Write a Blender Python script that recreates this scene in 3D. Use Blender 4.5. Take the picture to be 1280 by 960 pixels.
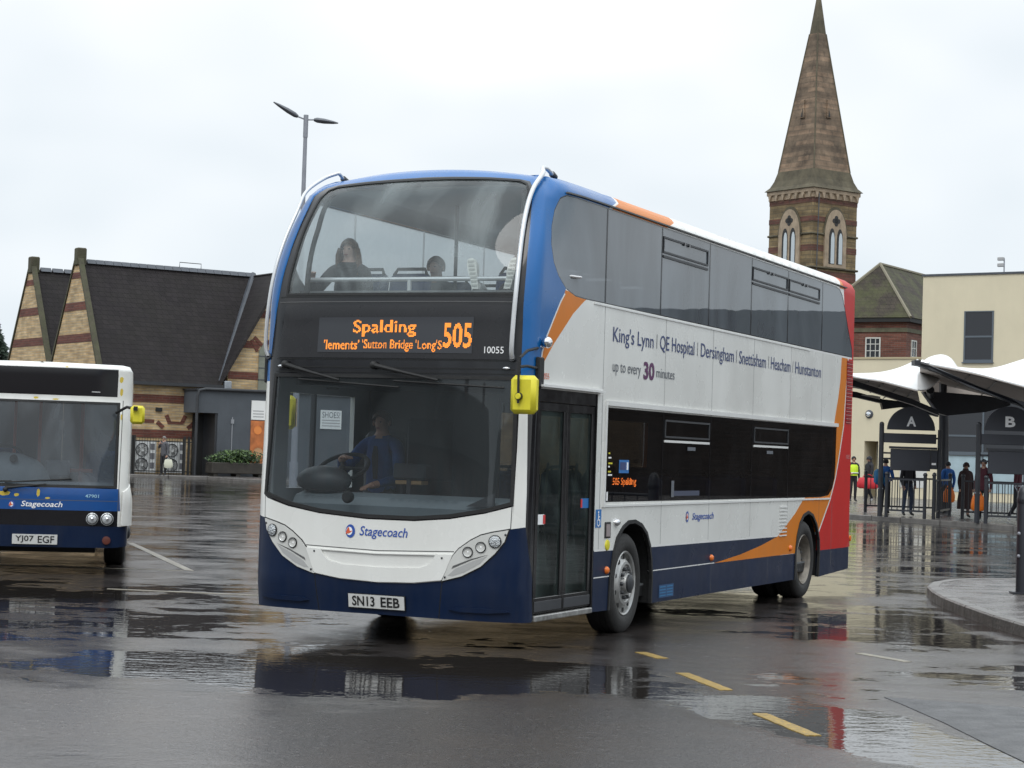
import bpy, bmesh, math, random, bisect
from mathutils import Vector, Matrix, Euler
from mathutils.geometry import delaunay_2d_cdt
random.seed(7)
for o in list(bpy.data.objects): bpy.data.objects.remove(o)
scn = bpy.context.scene
COL = scn.collection
R = math.radians

# ------------------------------------------------------------------ camera
PITCH, ROLL, EYE = .0342, .0317, 1.634
Fv = Vector((0, math.cos(PITCH), math.sin(PITCH)))
R0 = Vector((1, 0, 0)); U0 = R0.cross(Fv)
Rv = R0*math.cos(ROLL) + U0*math.sin(ROLL)
Uv = -R0*math.sin(ROLL) + U0*math.cos(ROLL)
cam = bpy.data.cameras.new('camera'); cam.sensor_width = 36; cam.lens = 2470/1280*36
cam.clip_start = .1; cam.clip_end = 3000
camo = bpy.data.objects.new('camera', cam); COL.objects.link(camo)
M = Matrix((Rv, Uv, -Fv)).transposed().to_4x4(); M.translation = Vector((0, 0, EYE))
camo.matrix_world = M; scn.camera = camo

# ------------------------------------------------------------------ sky, sun, exposure
SUN_EL, SUN_AZ = R(52), R(200)
w = bpy.data.worlds.new('World'); scn.world = w; w.use_nodes = True
nt = w.node_tree; nt.nodes.clear()
def N(t, nt_=None, **kw):
    n = (nt_ or nt).nodes.new(t)
    for k, v in kw.items(): setattr(n, k, v)
    return n
wo = N('ShaderNodeOutputWorld')
sky = N('ShaderNodeTexSky', sky_type='NISHITA', sun_disc=False, sun_elevation=SUN_EL, sun_rotation=SUN_AZ)
bgs = N('ShaderNodeBackground'); bgs.inputs[1].default_value = .05
nt.links.new(sky.outputs[0], bgs.inputs[0])
tc = N('ShaderNodeTexCoord'); mp = N('ShaderNodeMapping'); mp.inputs['Scale'].default_value = (1, 1, 1.9)
nt.links.new(tc.outputs['Generated'], mp.inputs[0])
nz = N('ShaderNodeTexNoise'); nz.inputs['Scale'].default_value = 1.7; nz.inputs['Detail'].default_value = 4; nz.inputs['Roughness'].default_value = .55
nt.links.new(mp.outputs[0], nz.inputs[0])
cr = N('ShaderNodeValToRGB'); cr.color_ramp.elements[0].position = .38; cr.color_ramp.elements[1].position = .68
cr.color_ramp.elements[0].color = (.54, .625, .69, 1); cr.color_ramp.elements[1].color = (.93, .945, .96, 1)
nt.links.new(nz.outputs[0], cr.inputs[0])
sep = N('ShaderNodeSeparateXYZ'); nt.links.new(tc.outputs['Generated'], sep.inputs[0])
# overcast: the zenith is brighter than the horizon
mr = N('ShaderNodeMapRange'); mr.inputs['From Min'].default_value = .22; mr.inputs['From Max'].default_value = .95
mr.inputs['To Min'].default_value = 1.24; mr.inputs['To Max'].default_value = 2.7
nt.links.new(sep.outputs[2], mr.inputs[0])
bgc = N('ShaderNodeBackground'); nt.links.new(cr.outputs[0], bgc.inputs[0]); nt.links.new(mr.outputs[0], bgc.inputs[1])
mx = N('ShaderNodeMixShader'); mx.inputs[0].default_value = .95
nt.links.new(bgs.outputs[0], mx.inputs[1]); nt.links.new(bgc.outputs[0], mx.inputs[2]); nt.links.new(mx.outputs[0], wo.inputs[0])
sl = bpy.data.lights.new('sun', 'SUN'); sl.energy = 1.1; sl.angle = R(30); sl.color = (1, .97, .93)
so = bpy.data.objects.new('sun', sl); COL.objects.link(so)
sd = Vector((math.sin(SUN_AZ)*math.cos(SUN_EL), math.cos(SUN_AZ)*math.cos(SUN_EL), math.sin(SUN_EL)))
so.rotation_euler = sd.to_track_quat('Z', 'Y').to_euler()
so.location = (0, -20, 40)
scn.view_settings.view_transform = 'Standard'; scn.view_settings.look = 'None'
scn.view_settings.exposure = 0; scn.view_settings.gamma = 1

# ------------------------------------------------------------------ materials
MATS = {}
def pm(name, col, rough=.5, metal=0., var=0., vs=3., bump=0., bs=40., spec=.5, coat=0., dirt=0., dcol=(.10,.085,.07), emis=0., rvar=0.):
    """painted / plain material with colour variation, dirt patches and fine relief"""
    if name in MATS: return MATS[name]
    m = bpy.data.materials.new(name); m.use_nodes = True; t = m.node_tree
    b = t.nodes['Principled BSDF']
    b.inputs['Roughness'].default_value = rough; b.inputs['Metallic'].default_value = metal
    b.inputs['Specular IOR Level'].default_value = spec; b.inputs['Coat Weight'].default_value = coat
    b.inputs['Coat Roughness'].default_value = .06
    b.inputs['Base Color'].default_value = (*col, 1)
    if emis: b.inputs['Emission Color'].default_value = (*col, 1); b.inputs['Emission Strength'].default_value = emis
    c = t.nodes.new('ShaderNodeTexCoord')
    out = None
    if var or dirt:
        n = t.nodes.new('ShaderNodeTexNoise'); n.inputs['Scale'].default_value = vs; n.inputs['Detail'].default_value = 7; n.inputs['Roughness'].default_value = .6
        t.links.new(c.outputs['Object'], n.inputs[0])
        r = t.nodes.new('ShaderNodeMapRange'); r.inputs['From Min'].default_value = .3; r.inputs['From Max'].default_value = .7
        r.inputs['To Min'].default_value = 1-var; r.inputs['To Max'].default_value = 1+var
        t.links.new(n.outputs[0], r.inputs[0])
        mm = t.nodes.new('ShaderNodeVectorMath'); mm.operation = 'SCALE'; mm.inputs[0].default_value = col
        t.links.new(r.outputs[0], mm.inputs['Scale']); out = mm.outputs[0]
    if dirt:
        n2 = t.nodes.new('ShaderNodeTexNoise'); n2.inputs['Scale'].default_value = vs*2.3; n2.inputs['Detail'].default_value = 9; n2.inputs['Roughness'].default_value = .7
        mp_ = t.nodes.new('ShaderNodeMapping'); mp_.inputs['Scale'].default_value = (1.3, 1.3, .28)
        t.links.new(c.outputs['Object'], mp_.inputs[0]); t.links.new(mp_.outputs[0], n2.inputs[0])
        r2 = t.nodes.new('ShaderNodeMapRange'); r2.inputs['From Min'].default_value = .38; r2.inputs['From Max'].default_value = .85; r2.inputs['To Max'].default_value = dirt
        t.links.new(n2.outputs[0], r2.inputs[0])
        mi = t.nodes.new('ShaderNodeMixRGB'); t.links.new(r2.outputs[0], mi.inputs[0]); t.links.new(out, mi.inputs[1]); mi.inputs[2].default_value = (*dcol, 1)
        out = mi.outputs[0]
    if out: t.links.new(out, b.inputs['Base Color'])
    if rvar:
        n3 = t.nodes.new('ShaderNodeTexNoise'); n3.inputs['Scale'].default_value = vs*1.7; n3.inputs['Detail'].default_value = 6
        t.links.new(c.outputs['Object'], n3.inputs[0])
        r3 = t.nodes.new('ShaderNodeMapRange'); r3.inputs['From Min'].default_value = .3; r3.inputs['From Max'].default_value = .7
        r3.inputs['To Min'].default_value = max(.02, rough-rvar); r3.inputs['To Max'].default_value = rough+rvar
        t.links.new(n3.outputs[0], r3.inputs[0]); t.links.new(r3.outputs[0], b.inputs['Roughness'])
    if bump:
        n4 = t.nodes.new('ShaderNodeTexNoise'); n4.inputs['Scale'].default_value = bs; n4.inputs['Detail'].default_value = 4
        t.links.new(c.outputs['Object'], n4.inputs[0])
        bp = t.nodes.new('ShaderNodeBump'); bp.inputs['Strength'].default_value = bump; bp.inputs['Distance'].default_value = .02
        t.links.new(n4.outputs[0], bp.inputs['Height']); t.links.new(bp.outputs[0], b.inputs['Normal'])
    MATS[name] = m; return m

def glass(name, tint, haze=.1, hazecol=(.55,.6,.6), ior=1.5, fs=3., mixd=.6, fmin=.42, fmax=.68, wob=0.):
    """window glass: tinted see-through, mirror reflection by angle, and a patchy pale film: condensation plus sheen painted in as diffuse grey"""
    m = bpy.data.materials.new(name); m.use_nodes = True; t = m.node_tree; t.nodes.clear()
    o = t.nodes.new('ShaderNodeOutputMaterial')
    c = t.nodes.new('ShaderNodeTexCoord')
    tr = t.nodes.new('ShaderNodeBsdfTransparent'); tr.inputs[0].default_value = (*tint, 1)
    di = t.nodes.new('ShaderNodeBsdfDiffuse'); di.inputs[0].default_value = (*hazecol, 1)
    tl = t.nodes.new('ShaderNodeBsdfTranslucent'); tl.inputs[0].default_value = (*hazecol, 1)
    a = t.nodes.new('ShaderNodeMixShader'); a.inputs[0].default_value = mixd
    t.links.new(di.outputs[0], a.inputs[1]); t.links.new(tl.outputs[0], a.inputs[2])
    mp_ = t.nodes.new('ShaderNodeMapping'); mp_.inputs['Scale'].default_value = (1, 1, .55)
    n = t.nodes.new('ShaderNodeTexNoise'); n.inputs['Scale'].default_value = fs; n.inputs['Detail'].default_value = 5; n.inputs['Distortion'].default_value = .8
    t.links.new(c.outputs['Object'], mp_.inputs[0]); t.links.new(mp_.outputs[0], n.inputs[0])
    r = t.nodes.new('ShaderNodeMapRange'); r.inputs['From Min'].default_value = fmin; r.inputs['From Max'].default_value = fmax
    r.inputs['To Min'].default_value = haze*.25; r.inputs['To Max'].default_value = haze
    t.links.new(n.outputs[0], r.inputs[0])
    f = t.nodes.new('ShaderNodeMixShader'); t.links.new(r.outputs[0], f.inputs[0]); t.links.new(tr.outputs[0], f.inputs[1]); t.links.new(a.outputs[0], f.inputs[2])
    gl = t.nodes.new('ShaderNodeBsdfGlossy'); gl.inputs['Roughness'].default_value = .015
    fr = t.nodes.new('ShaderNodeFresnel')
    gm_ = t.nodes.new('ShaderNodeNewGeometry'); ri = t.nodes.new('ShaderNodeMapRange'); ri.inputs['To Min'].default_value = ior; ri.inputs['To Max'].default_value = 1/ior
    t.links.new(gm_.outputs['Backfacing'], ri.inputs[0]); t.links.new(ri.outputs[0], fr.inputs[0])   # same reflection from either side of the pane
    if wob:
        nb = t.nodes.new('ShaderNodeTexNoise'); nb.inputs['Scale'].default_value = 1.3; t.links.new(c.outputs['Object'], nb.inputs[0])
        bp = t.nodes.new('ShaderNodeBump'); bp.inputs['Strength'].default_value = wob; bp.inputs['Distance'].default_value = .02
        t.links.new(nb.outputs[0], bp.inputs['Height']); t.links.new(bp.outputs[0], gl.inputs['Normal'])
    g = t.nodes.new('ShaderNodeMixShader'); t.links.new(fr.outputs[0], g.inputs[0]); t.links.new(f.outputs[0], g.inputs[1]); t.links.new(gl.outputs[0], g.inputs[2])
    t.links.new(g.outputs[0], o.inputs[0]); MATS[name] = m; return m

def brick_mat(name, c1, c2, mortar, sc=1.0, rot='front', var=.25, soot=.25):
    """coursed brickwork; coordinates come from the wall object, horizontal along X (or Y) and vertical along Z"""
    m = bpy.data.materials.new(name); m.use_nodes = True; t = m.node_tree; b = t.nodes['Principled BSDF']
    c = t.nodes.new('ShaderNodeTexCoord'); s = t.nodes.new('ShaderNodeSeparateXYZ'); t.links.new(c.outputs['Object'], s.inputs[0])
    ad = t.nodes.new('ShaderNodeMath'); t.links.new(s.outputs[0], ad.inputs[0]); t.links.new(s.outputs[1], ad.inputs[1])
    cb = t.nodes.new('ShaderNodeCombineXYZ'); t.links.new(ad.outputs[0], cb.inputs[0]); t.links.new(s.outputs[2], cb.inputs[1])
    br = t.nodes.new('ShaderNodeTexBrick'); br.inputs['Scale'].default_value = 1/sc
    br.inputs['Brick Width'].default_value = .23; br.inputs['Row Height'].default_value = .078; br.inputs['Mortar Size'].default_value = .008
    br.inputs['Color1'].default_value = (*c1, 1); br.inputs['Color2'].default_value = (*c2, 1); br.inputs['Mortar'].default_value = (*mortar, 1)
    t.links.new(cb.outputs[0], br.inputs[0])
    n = t.nodes.new('ShaderNodeTexNoise'); n.inputs['Scale'].default_value = 1.1; n.inputs['Detail'].default_value = 8; n.inputs['Roughness'].default_value = .65
    t.links.new(c.outputs['Object'], n.inputs[0])
    r = t.nodes.new('ShaderNodeMapRange'); r.inputs['From Min'].default_value = .3; r.inputs['From Max'].default_value = .7; r.inputs['To Min'].default_value = 1-var; r.inputs['To Max'].default_value = 1+var
    t.links.new(n.outputs[0], r.inputs[0])
    # per-brick tone from a fine coursed noise
    mp_ = t.nodes.new('ShaderNodeMapping'); mp_.inputs['Scale'].default_value = (1.5/sc, 12.8/sc, 1)
    t.links.new(cb.outputs[0], mp_.inputs[0])
    wn = t.nodes.new('ShaderNodeTexNoise'); wn.inputs['Scale'].default_value = 1; wn.inputs['Detail'].default_value = 1
    t.links.new(mp_.outputs[0], wn.inputs[0])
    r2 = t.nodes.new('ShaderNodeMapRange'); r2.inputs['From Min'].default_value = .3; r2.inputs['From Max'].default_value = .7; r2.inputs['To Min'].default_value = .72; r2.inputs['To Max'].default_value = 1.25
    t.links.new(wn.outputs[0], r2.inputs[0])
    mu = t.nodes.new('ShaderNodeMath'); mu.operation = 'MULTIPLY'; t.links.new(r.outputs[0], mu.inputs[0]); t.links.new(r2.outputs[0], mu.inputs[1])
    sc_ = t.nodes.new('ShaderNodeVectorMath'); sc_.operation = 'SCALE'; t.links.new(br.outputs[0], sc_.inputs[0]); t.links.new(mu.outputs[0], sc_.inputs['Scale'])
    t.links.new(sc_.outputs[0], b.inputs['Base Color']); b.inputs['Roughness'].default_value = .8
    bp = t.nodes.new('ShaderNodeBump'); bp.inputs['Strength'].default_value = .6; bp.inputs['Distance'].default_value = .01; bp.invert = True
    t.links.new(br.outputs[1], bp.inputs['Height']); t.links.new(bp.outputs[0], b.inputs['Normal'])
    MATS[name] = m; return m

def slate_mat(name, col, var=.35, course=.22, moss=0.):
    m = bpy.data.materials.new(name); m.use_nodes = True; t = m.node_tree; b = t.nodes['Principled BSDF']
    c = t.nodes.new('ShaderNodeTexCoord'); s = t.nodes.new('ShaderNodeSeparateXYZ'); t.links.new(c.outputs['Object'], s.inputs[0])
    ad = t.nodes.new('ShaderNodeMath'); t.links.new(s.outputs[0], ad.inputs[0]); t.links.new(s.outputs[1], ad.inputs[1])
    cb = t.nodes.new('ShaderNodeCombineXYZ'); t.links.new(ad.outputs[0], cb.inputs[0]); t.links.new(s.outputs[2], cb.inputs[1])
    br = t.nodes.new('ShaderNodeTexBrick'); br.inputs['Scale'].default_value = 1
    br.inputs['Brick Width'].default_value = .3; br.inputs['Row Height'].default_value = course; br.inputs['Mortar Size'].default_value = .012
    k = col; br.inputs['Color1'].default_value = (k[0]*1.15, k[1]*1.15, k[2]*1.15, 1); br.inputs['Color2'].default_value = (k[0]*.85, k[1]*.85, k[2]*.85, 1)
    br.inputs['Mortar'].default_value = (k[0]*.55, k[1]*.55, k[2]*.55, 1); t.links.new(cb.outputs[0], br.inputs[0])
    n = t.nodes.new('ShaderNodeTexNoise'); n.inputs['Scale'].default_value = 1.4; n.inputs['Detail'].default_value = 9; n.inputs['Roughness'].default_value = .7
    t.links.new(c.outputs['Object'], n.inputs[0])
    r = t.nodes.new('ShaderNodeMapRange'); r.inputs['From Min'].default_value = .3; r.inputs['From Max'].default_value = .7; r.inputs['To Min'].default_value = 1-var; r.inputs['To Max'].default_value = 1+var
    t.links.new(n.outputs[0], r.inputs[0])
    sc_ = t.nodes.new('ShaderNodeVectorMath'); sc_.operation = 'SCALE'; t.links.new(br.outputs[0], sc_.inputs[0]); t.links.new(r.outputs[0], sc_.inputs['Scale'])
    out = sc_.outputs[0]
    if moss:
        n2 = t.nodes.new('ShaderNodeTexNoise'); n2.inputs['Scale'].default_value = .8; n2.inputs['Detail'].default_value = 10; n2.inputs['Roughness'].default_value = .75
        t.links.new(c.outputs['Object'], n2.inputs[0])
        r2 = t.nodes.new('ShaderNodeMapRange'); r2.inputs['From Min'].default_value = .42; r2.inputs['From Max'].default_value = .6; r2.inputs['To Max'].default_value = moss
        t.links.new(n2.outputs[0], r2.inputs[0])
        mi = t.nodes.new('ShaderNodeMixRGB'); t.links.new(r2.outputs[0], mi.inputs[0]); t.links.new(out, mi.inputs[1]); mi.inputs[2].default_value = (.085, .095, .035, 1); out = mi.outputs[0]
    t.links.new(out, b.inputs['Base Color']); b.inputs['Roughness'].default_value = .75; b.inputs['Specular IOR Level'].default_value = .25
    bp = t.nodes.new('ShaderNodeBump'); bp.inputs['Strength'].default_value = .5; bp.inputs['Distance'].default_value = .015; bp.invert = True
    t.links.new(br.outputs[1], bp.inputs['Height']); t.links.new(bp.outputs[0], b.inputs['Normal'])
    MATS[name] = m; return m

white = pm('bus_white', (.77, .77, .735), .28, var=.04, vs=1.2, coat=.3, dirt=.16, dcol=(.38,.36,.31), rvar=.08)
blue = pm('bus_blue', (.001, .105, .33), .3, var=.06, vs=1.5, spec=.4, coat=.25, rvar=.06)
navy = pm('bus_navy', (.0025, .012, .042), .36, var=.12, vs=2, spec=.25, coat=.03, dirt=.32, dcol=(.04,.042,.05), rvar=.1)
orange = pm('bus_orange', (.64, .18, .002), .38, spec=.3, var=.05, vs=2, coat=.05, dirt=.12, dcol=(.3,.2,.1))
red = pm('bus_red', (.50, .014, .010), .42, spec=.2, var=.06, vs=2, coat=.0, dirt=.12, dcol=(.2,.06,.05))
black = pm('gloss_black', (.012, .012, .014), .12, spec=.5, rvar=.05, vs=4)
rubber = pm('rubber', (.012, .012, .012), .65, bump=.2)
seamm = pm('panel_gap', (.09, .09, .09), .7)
trim = pm('white_trim', (.74, .74, .72), .3, var=.04)
inner = pm('saloon_lining', (.13, .135, .14), .7, var=.1)
tyrem = pm('tyre_rubber', (.022, .021, .02), .75, var=.3, vs=6, bump=.3, bs=60)
silver = pm('wheel_silver', (.42, .42, .41), .38, metal=.6, var=.15, vs=7, dirt=.5, dcol=(.12,.10,.08))
steel = pm('steel', (.6, .6, .61), .25, metal=.9)
rail_m = pm('handrail_silver', (.62, .63, .64), .3, metal=.35, coat=.3)
darkmetal = pm('dark_metal', (.03, .032, .036), .45, var=.15)
chrome = pm('chrome', (.75, .75, .76), .08, metal=1)
yellow = pm('mirror_yellow', (.70, .62, .03), .45, var=.08, vs=8, dirt=.15)
amber = pm('amber_lens', (.75, .17, .02), .2)
lensm = pm('lamp_glass', (.45, .47, .48), .08, metal=.6, bump=.8, bs=70)
bulb = pm('bulb_reflector', (.85, .86, .88), .1, metal=1)
ledm = pm('led_amber', (1.0, .30, .035), .5, emis=1.15)
ledr = pm('led_orange', (1.0, .20, .02), .5, emis=.7)
textw = pm('print_white', (.9, .9, .9), .5)
textn = pm('print_navy', (.035, .055, .16), .5)
textp = pm('print_purple', (.10, .02, .09), .5)
textg = pm('print_grey', (.12, .13, .15), .5)
texto = pm('print_orange', (.65, .12, .05), .5)
platem = pm('plate_white', (.62, .62, .60), .35, var=.05)
plateb = pm('plate_black', (.012, .012, .012), .5)
stickb = pm('sticker_blue', (.02, .16, .45), .4)
stickr = pm('sticker_red', (.6, .03, .03), .4)
g_up = glass('glass_upper_windscreen', (.86, .90, .90), haze=.42, hazecol=(.66, .74, .74), fs=2.0, mixd=.5, fmin=.46, fmax=.72)
g_lo = glass('glass_lower_windscreen', (.72, .76, .78), haze=.15, hazecol=(.36, .41, .43), fs=1.2, mixd=.4, fmin=.2, fmax=.7)
g_side = glass('glass_side_upper', (.20, .21, .22), haze=.62, hazecol=(.27, .31, .345), fs=1.0, mixd=.2, ior=1.85, wob=.05, fmin=.1, fmax=.6)  # grey film carries part of the sky reflection as colour
g_dark = glass('glass_side_lower', (.18, .18, .18), haze=.10, hazecol=(.16, .16, .17), fs=2, ior=1.5)
g_door = glass('glass_door', (.34, .38, .37), haze=.38, hazecol=(.15, .20, .19), fs=3, ior=1.22, mixd=.3)
g_off = glass('glass_side_misted', (.5, .53, .55), haze=.75, hazecol=(.80, .86, .88), fs=1.2, mixd=.75, fmin=.1, fmax=.55)
g_solo = glass('glass_small_bus', (.60, .63, .66), haze=.60, hazecol=(.33, .38, .42), fs=1.4)
g_bld = glass('glass_building', (.12, .13, .14), haze=.03)

# ------------------------------------------------------------------ mesh helpers
def link(name, me, mats, parent=None, smooth=False):
    if not isinstance(mats, (list, tuple)): mats = [mats]
    for m in mats: me.materials.append(m)
    o = bpy.data.objects.new(name, me); COL.objects.link(o)
    if parent is not None: o.parent = parent
    if smooth:
        for p in me.polygons: p.use_smooth = True
    return o
def tag(o, label=None, cat=None, group=None, kind=None):
    if label: o['label'] = label
    if cat: o['category'] = cat
    if group: o['group'] = group
    if kind: o['kind'] = kind
    return o
def thing(name, label, cat, loc=(0, 0, 0), rz=0., group=None):
    o = bpy.data.objects.new(name, None); COL.objects.link(o); o.empty_display_size = .3
    o.location = loc; o.rotation_euler = (0, 0, rz)
    return tag(o, label, cat, group)
def copy_tree(o, parent=None):
    c = o.copy(); COL.objects.link(c)
    if parent is not None: c.parent = parent
    for ch in list(o.children): copy_tree(ch, c)
    return c

class MB:
    def __init__(s): s.v = []; s.f = []; s.m = []; s.sm = []; s.mi = 0; s.smooth = False
    def add(s, vs, fs):
        b = len(s.v); s.v += [tuple(v) for v in vs]
        for f in fs: s.f.append([b+i for i in f]); s.m.append(s.mi); s.sm.append(s.smooth)
        return s
    def box(s, x0, x1, y0, y1, z0, z1, rot=None, bev=0.):
        c = Vector(((x0+x1)/2, (y0+y1)/2, (z0+z1)/2)); h = Vector((abs(x1-x0)/2, abs(y1-y0)/2, abs(z1-z0)/2))
        if bev > 0:
            bev = min(bev, min(h)*.9)
            vs = []; idx = {}
            for sx in (-1, 1):
                for sy in (-1, 1):
                    for sz in (-1, 1):
                        for ax in range(3):
                            p = [sx*(h[0]-bev), sy*(h[1]-bev), sz*(h[2]-bev)]; p[ax] = (sx, sy, sz)[ax]*h[ax]
                            idx[(sx, sy, sz, ax)] = len(vs); vs.append(Vector(p))
            fs = []
            for ax in range(3):
                a1, a2 = (ax+1) % 3, (ax+2) % 3
                for sg in (-1, 1):
                    q = []
                    for (p1, p2) in ((-1, -1), (1, -1), (1, 1), (-1, 1)):
                        k = [0, 0, 0]; k[ax] = sg; k[a1] = p1; k[a2] = p2; q.append(idx[(*k, ax)])
                    fs.append(q if sg > 0 else q[::-1])
            for ax in range(3):
                a1, a2 = (ax+1) % 3, (ax+2) % 3
                for s1 in (-1, 1):
                    for s2 in (-1, 1):
                        ks = []
                        for e in (-1, 1):
                            k = [0, 0, 0]; k[ax] = e; k[a1] = s1; k[a2] = s2; ks.append(tuple(k))
                        fs.append([idx[(*ks[0], a1)], idx[(*ks[1], a1)], idx[(*ks[1], a2)], idx[(*ks[0], a2)]])
            for sx in (-1, 1):
                for sy in (-1, 1):
                    for sz in (-1, 1): fs.append([idx[(sx, sy, sz, a)] for a in range(3)])
        else:
            vs = [Vector((sx*h[0], sy*h[1], sz*h[2])) for sx in (-1, 1) for sy in (-1, 1) for sz in (-1, 1)]
            fs = [[0, 1, 3, 2], [4, 6, 7, 5], [0, 4, 5, 1], [2, 3, 7, 6], [0, 2, 6, 4], [1, 5, 7, 3]]
        if rot is not None:
            rm = Euler(rot).to_matrix(); vs = [rm @ v for v in vs]
        return s.add([v+c for v in vs], fs)
    def tube(s, pts, r, n=8, caps=True):
        pts = [Vector(p) for p in pts]; rs = r if isinstance(r, (list, tuple)) else [r]*len(pts)
        vs = []; fs = []; prev = None
        for i, p in enumerate(pts):
            d = (pts[min(i+1, len(pts)-1)]-pts[max(i-1, 0)]).normalized()
            if prev is None: a = d.orthogonal().normalized()
            else: a = (prev-d*prev.dot(d)).normalized()
            prev = a; b = d.cross(a)
            for k in range(n):
                t = 2*math.pi*k/n; vs.append(p+(a*math.cos(t)+b*math.sin(t))*rs[i])
        for i in range(len(pts)-1):
            for k in range(n): fs.append([i*n+k, i*n+(k+1) % n, (i+1)*n+(k+1) % n, (i+1)*n+k])
        if caps: fs.append(list(range(n))[::-1]); fs.append([(len(pts)-1)*n+k for k in range(n)])
        return s.add(vs, fs)
    def lathe(s, prof, n=32, axis='Z', c=(0, 0, 0)):
        """prof: list of (radius, position along axis)"""
        vs = []; fs = []
        for (r, h) in prof:
            for k in range(n):
                t = 2*math.pi*k/n; a, b = r*math.cos(t), r*math.sin(t)
                v = {'Z': (a, b, h), 'Y': (a, h, -b), 'X': (h, a, b)}[axis]
                vs.append((v[0]+c[0], v[1]+c[1], v[2]+c[2]))
        for i in range(len(prof)-1):
            for k in range(n): fs.append([i*n+k, i*n+(k+1) % n, (i+1)*n+(k+1) % n, (i+1)*n+k])
        return s.add(vs, fs)
    def prism(s, poly, d, fn):
        """poly in 2D, fn(a,b,c)->xyz, extruded from c=0 to c=d"""
        n = len(poly); vs = [fn(a, b, 0) for a, b in poly]+[fn(a, b, d) for a, b in poly]
        fs = [list(range(n))[::-1], [n+i for i in range(n)]]+[[i, (i+1) % n, n+(i+1) % n, n+i] for i in range(n)]
        return s.add(vs, fs)
    def quad(s, a, b, c, d): return s.add([a, b, c, d], [[0, 1, 2, 3]])
    def ball(s, c, rx, ry=None, rz=None, n=12, m=8):
        ry = ry or rx; rz = rz or rx; vs = [(c[0], c[1], c[2]-rz)]; fs = []
        for i in range(1, m):
            t = math.pi*i/m
            for k in range(n):
                p = 2*math.pi*k/n; vs.append((c[0]+rx*math.sin(t)*math.cos(p), c[1]+ry*math.sin(t)*math.sin(p), c[2]-rz*math.cos(t)))
        vs.append((c[0], c[1], c[2]+rz)); L = len(vs)-1
        for k in range(n): fs.append([0, 1+(k+1) % n, 1+k]); fs.append([L, L-n+k, L-n+(k+1) % n])
        for i in range(m-2):
            for k in range(n): fs.append([1+i*n+k, 1+i*n+(k+1) % n, 1+(i+1)*n+(k+1) % n, 1+(i+1)*n+k])
        return s.add(vs, fs)
    def mesh(s, name, recalc=True):
        me = bpy.data.meshes.new(name); me.from_pydata(s.v, [], s.f)
        me.polygons.foreach_set('material_index', s.m); me.polygons.foreach_set('use_smooth', s.sm)
        if recalc:
            bm = bmesh.new(); bm.from_mesh(me)
            bmesh.ops.remove_doubles(bm, verts=bm.verts, dist=1e-5)
            bmesh.ops.recalc_face_normals(bm, faces=bm.faces); bm.to_mesh(me); bm.free()
        me.update(); return me
    def build(s, name, mats, parent=None, recalc=True, edge=None):
        me = s.mesh(name, recalc); o = link(name, me, mats, parent)
        if any(s.sm):
            try: me.set_sharp_from_angle(angle=R(edge or 40))
            except Exception: pass
        return o

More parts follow.
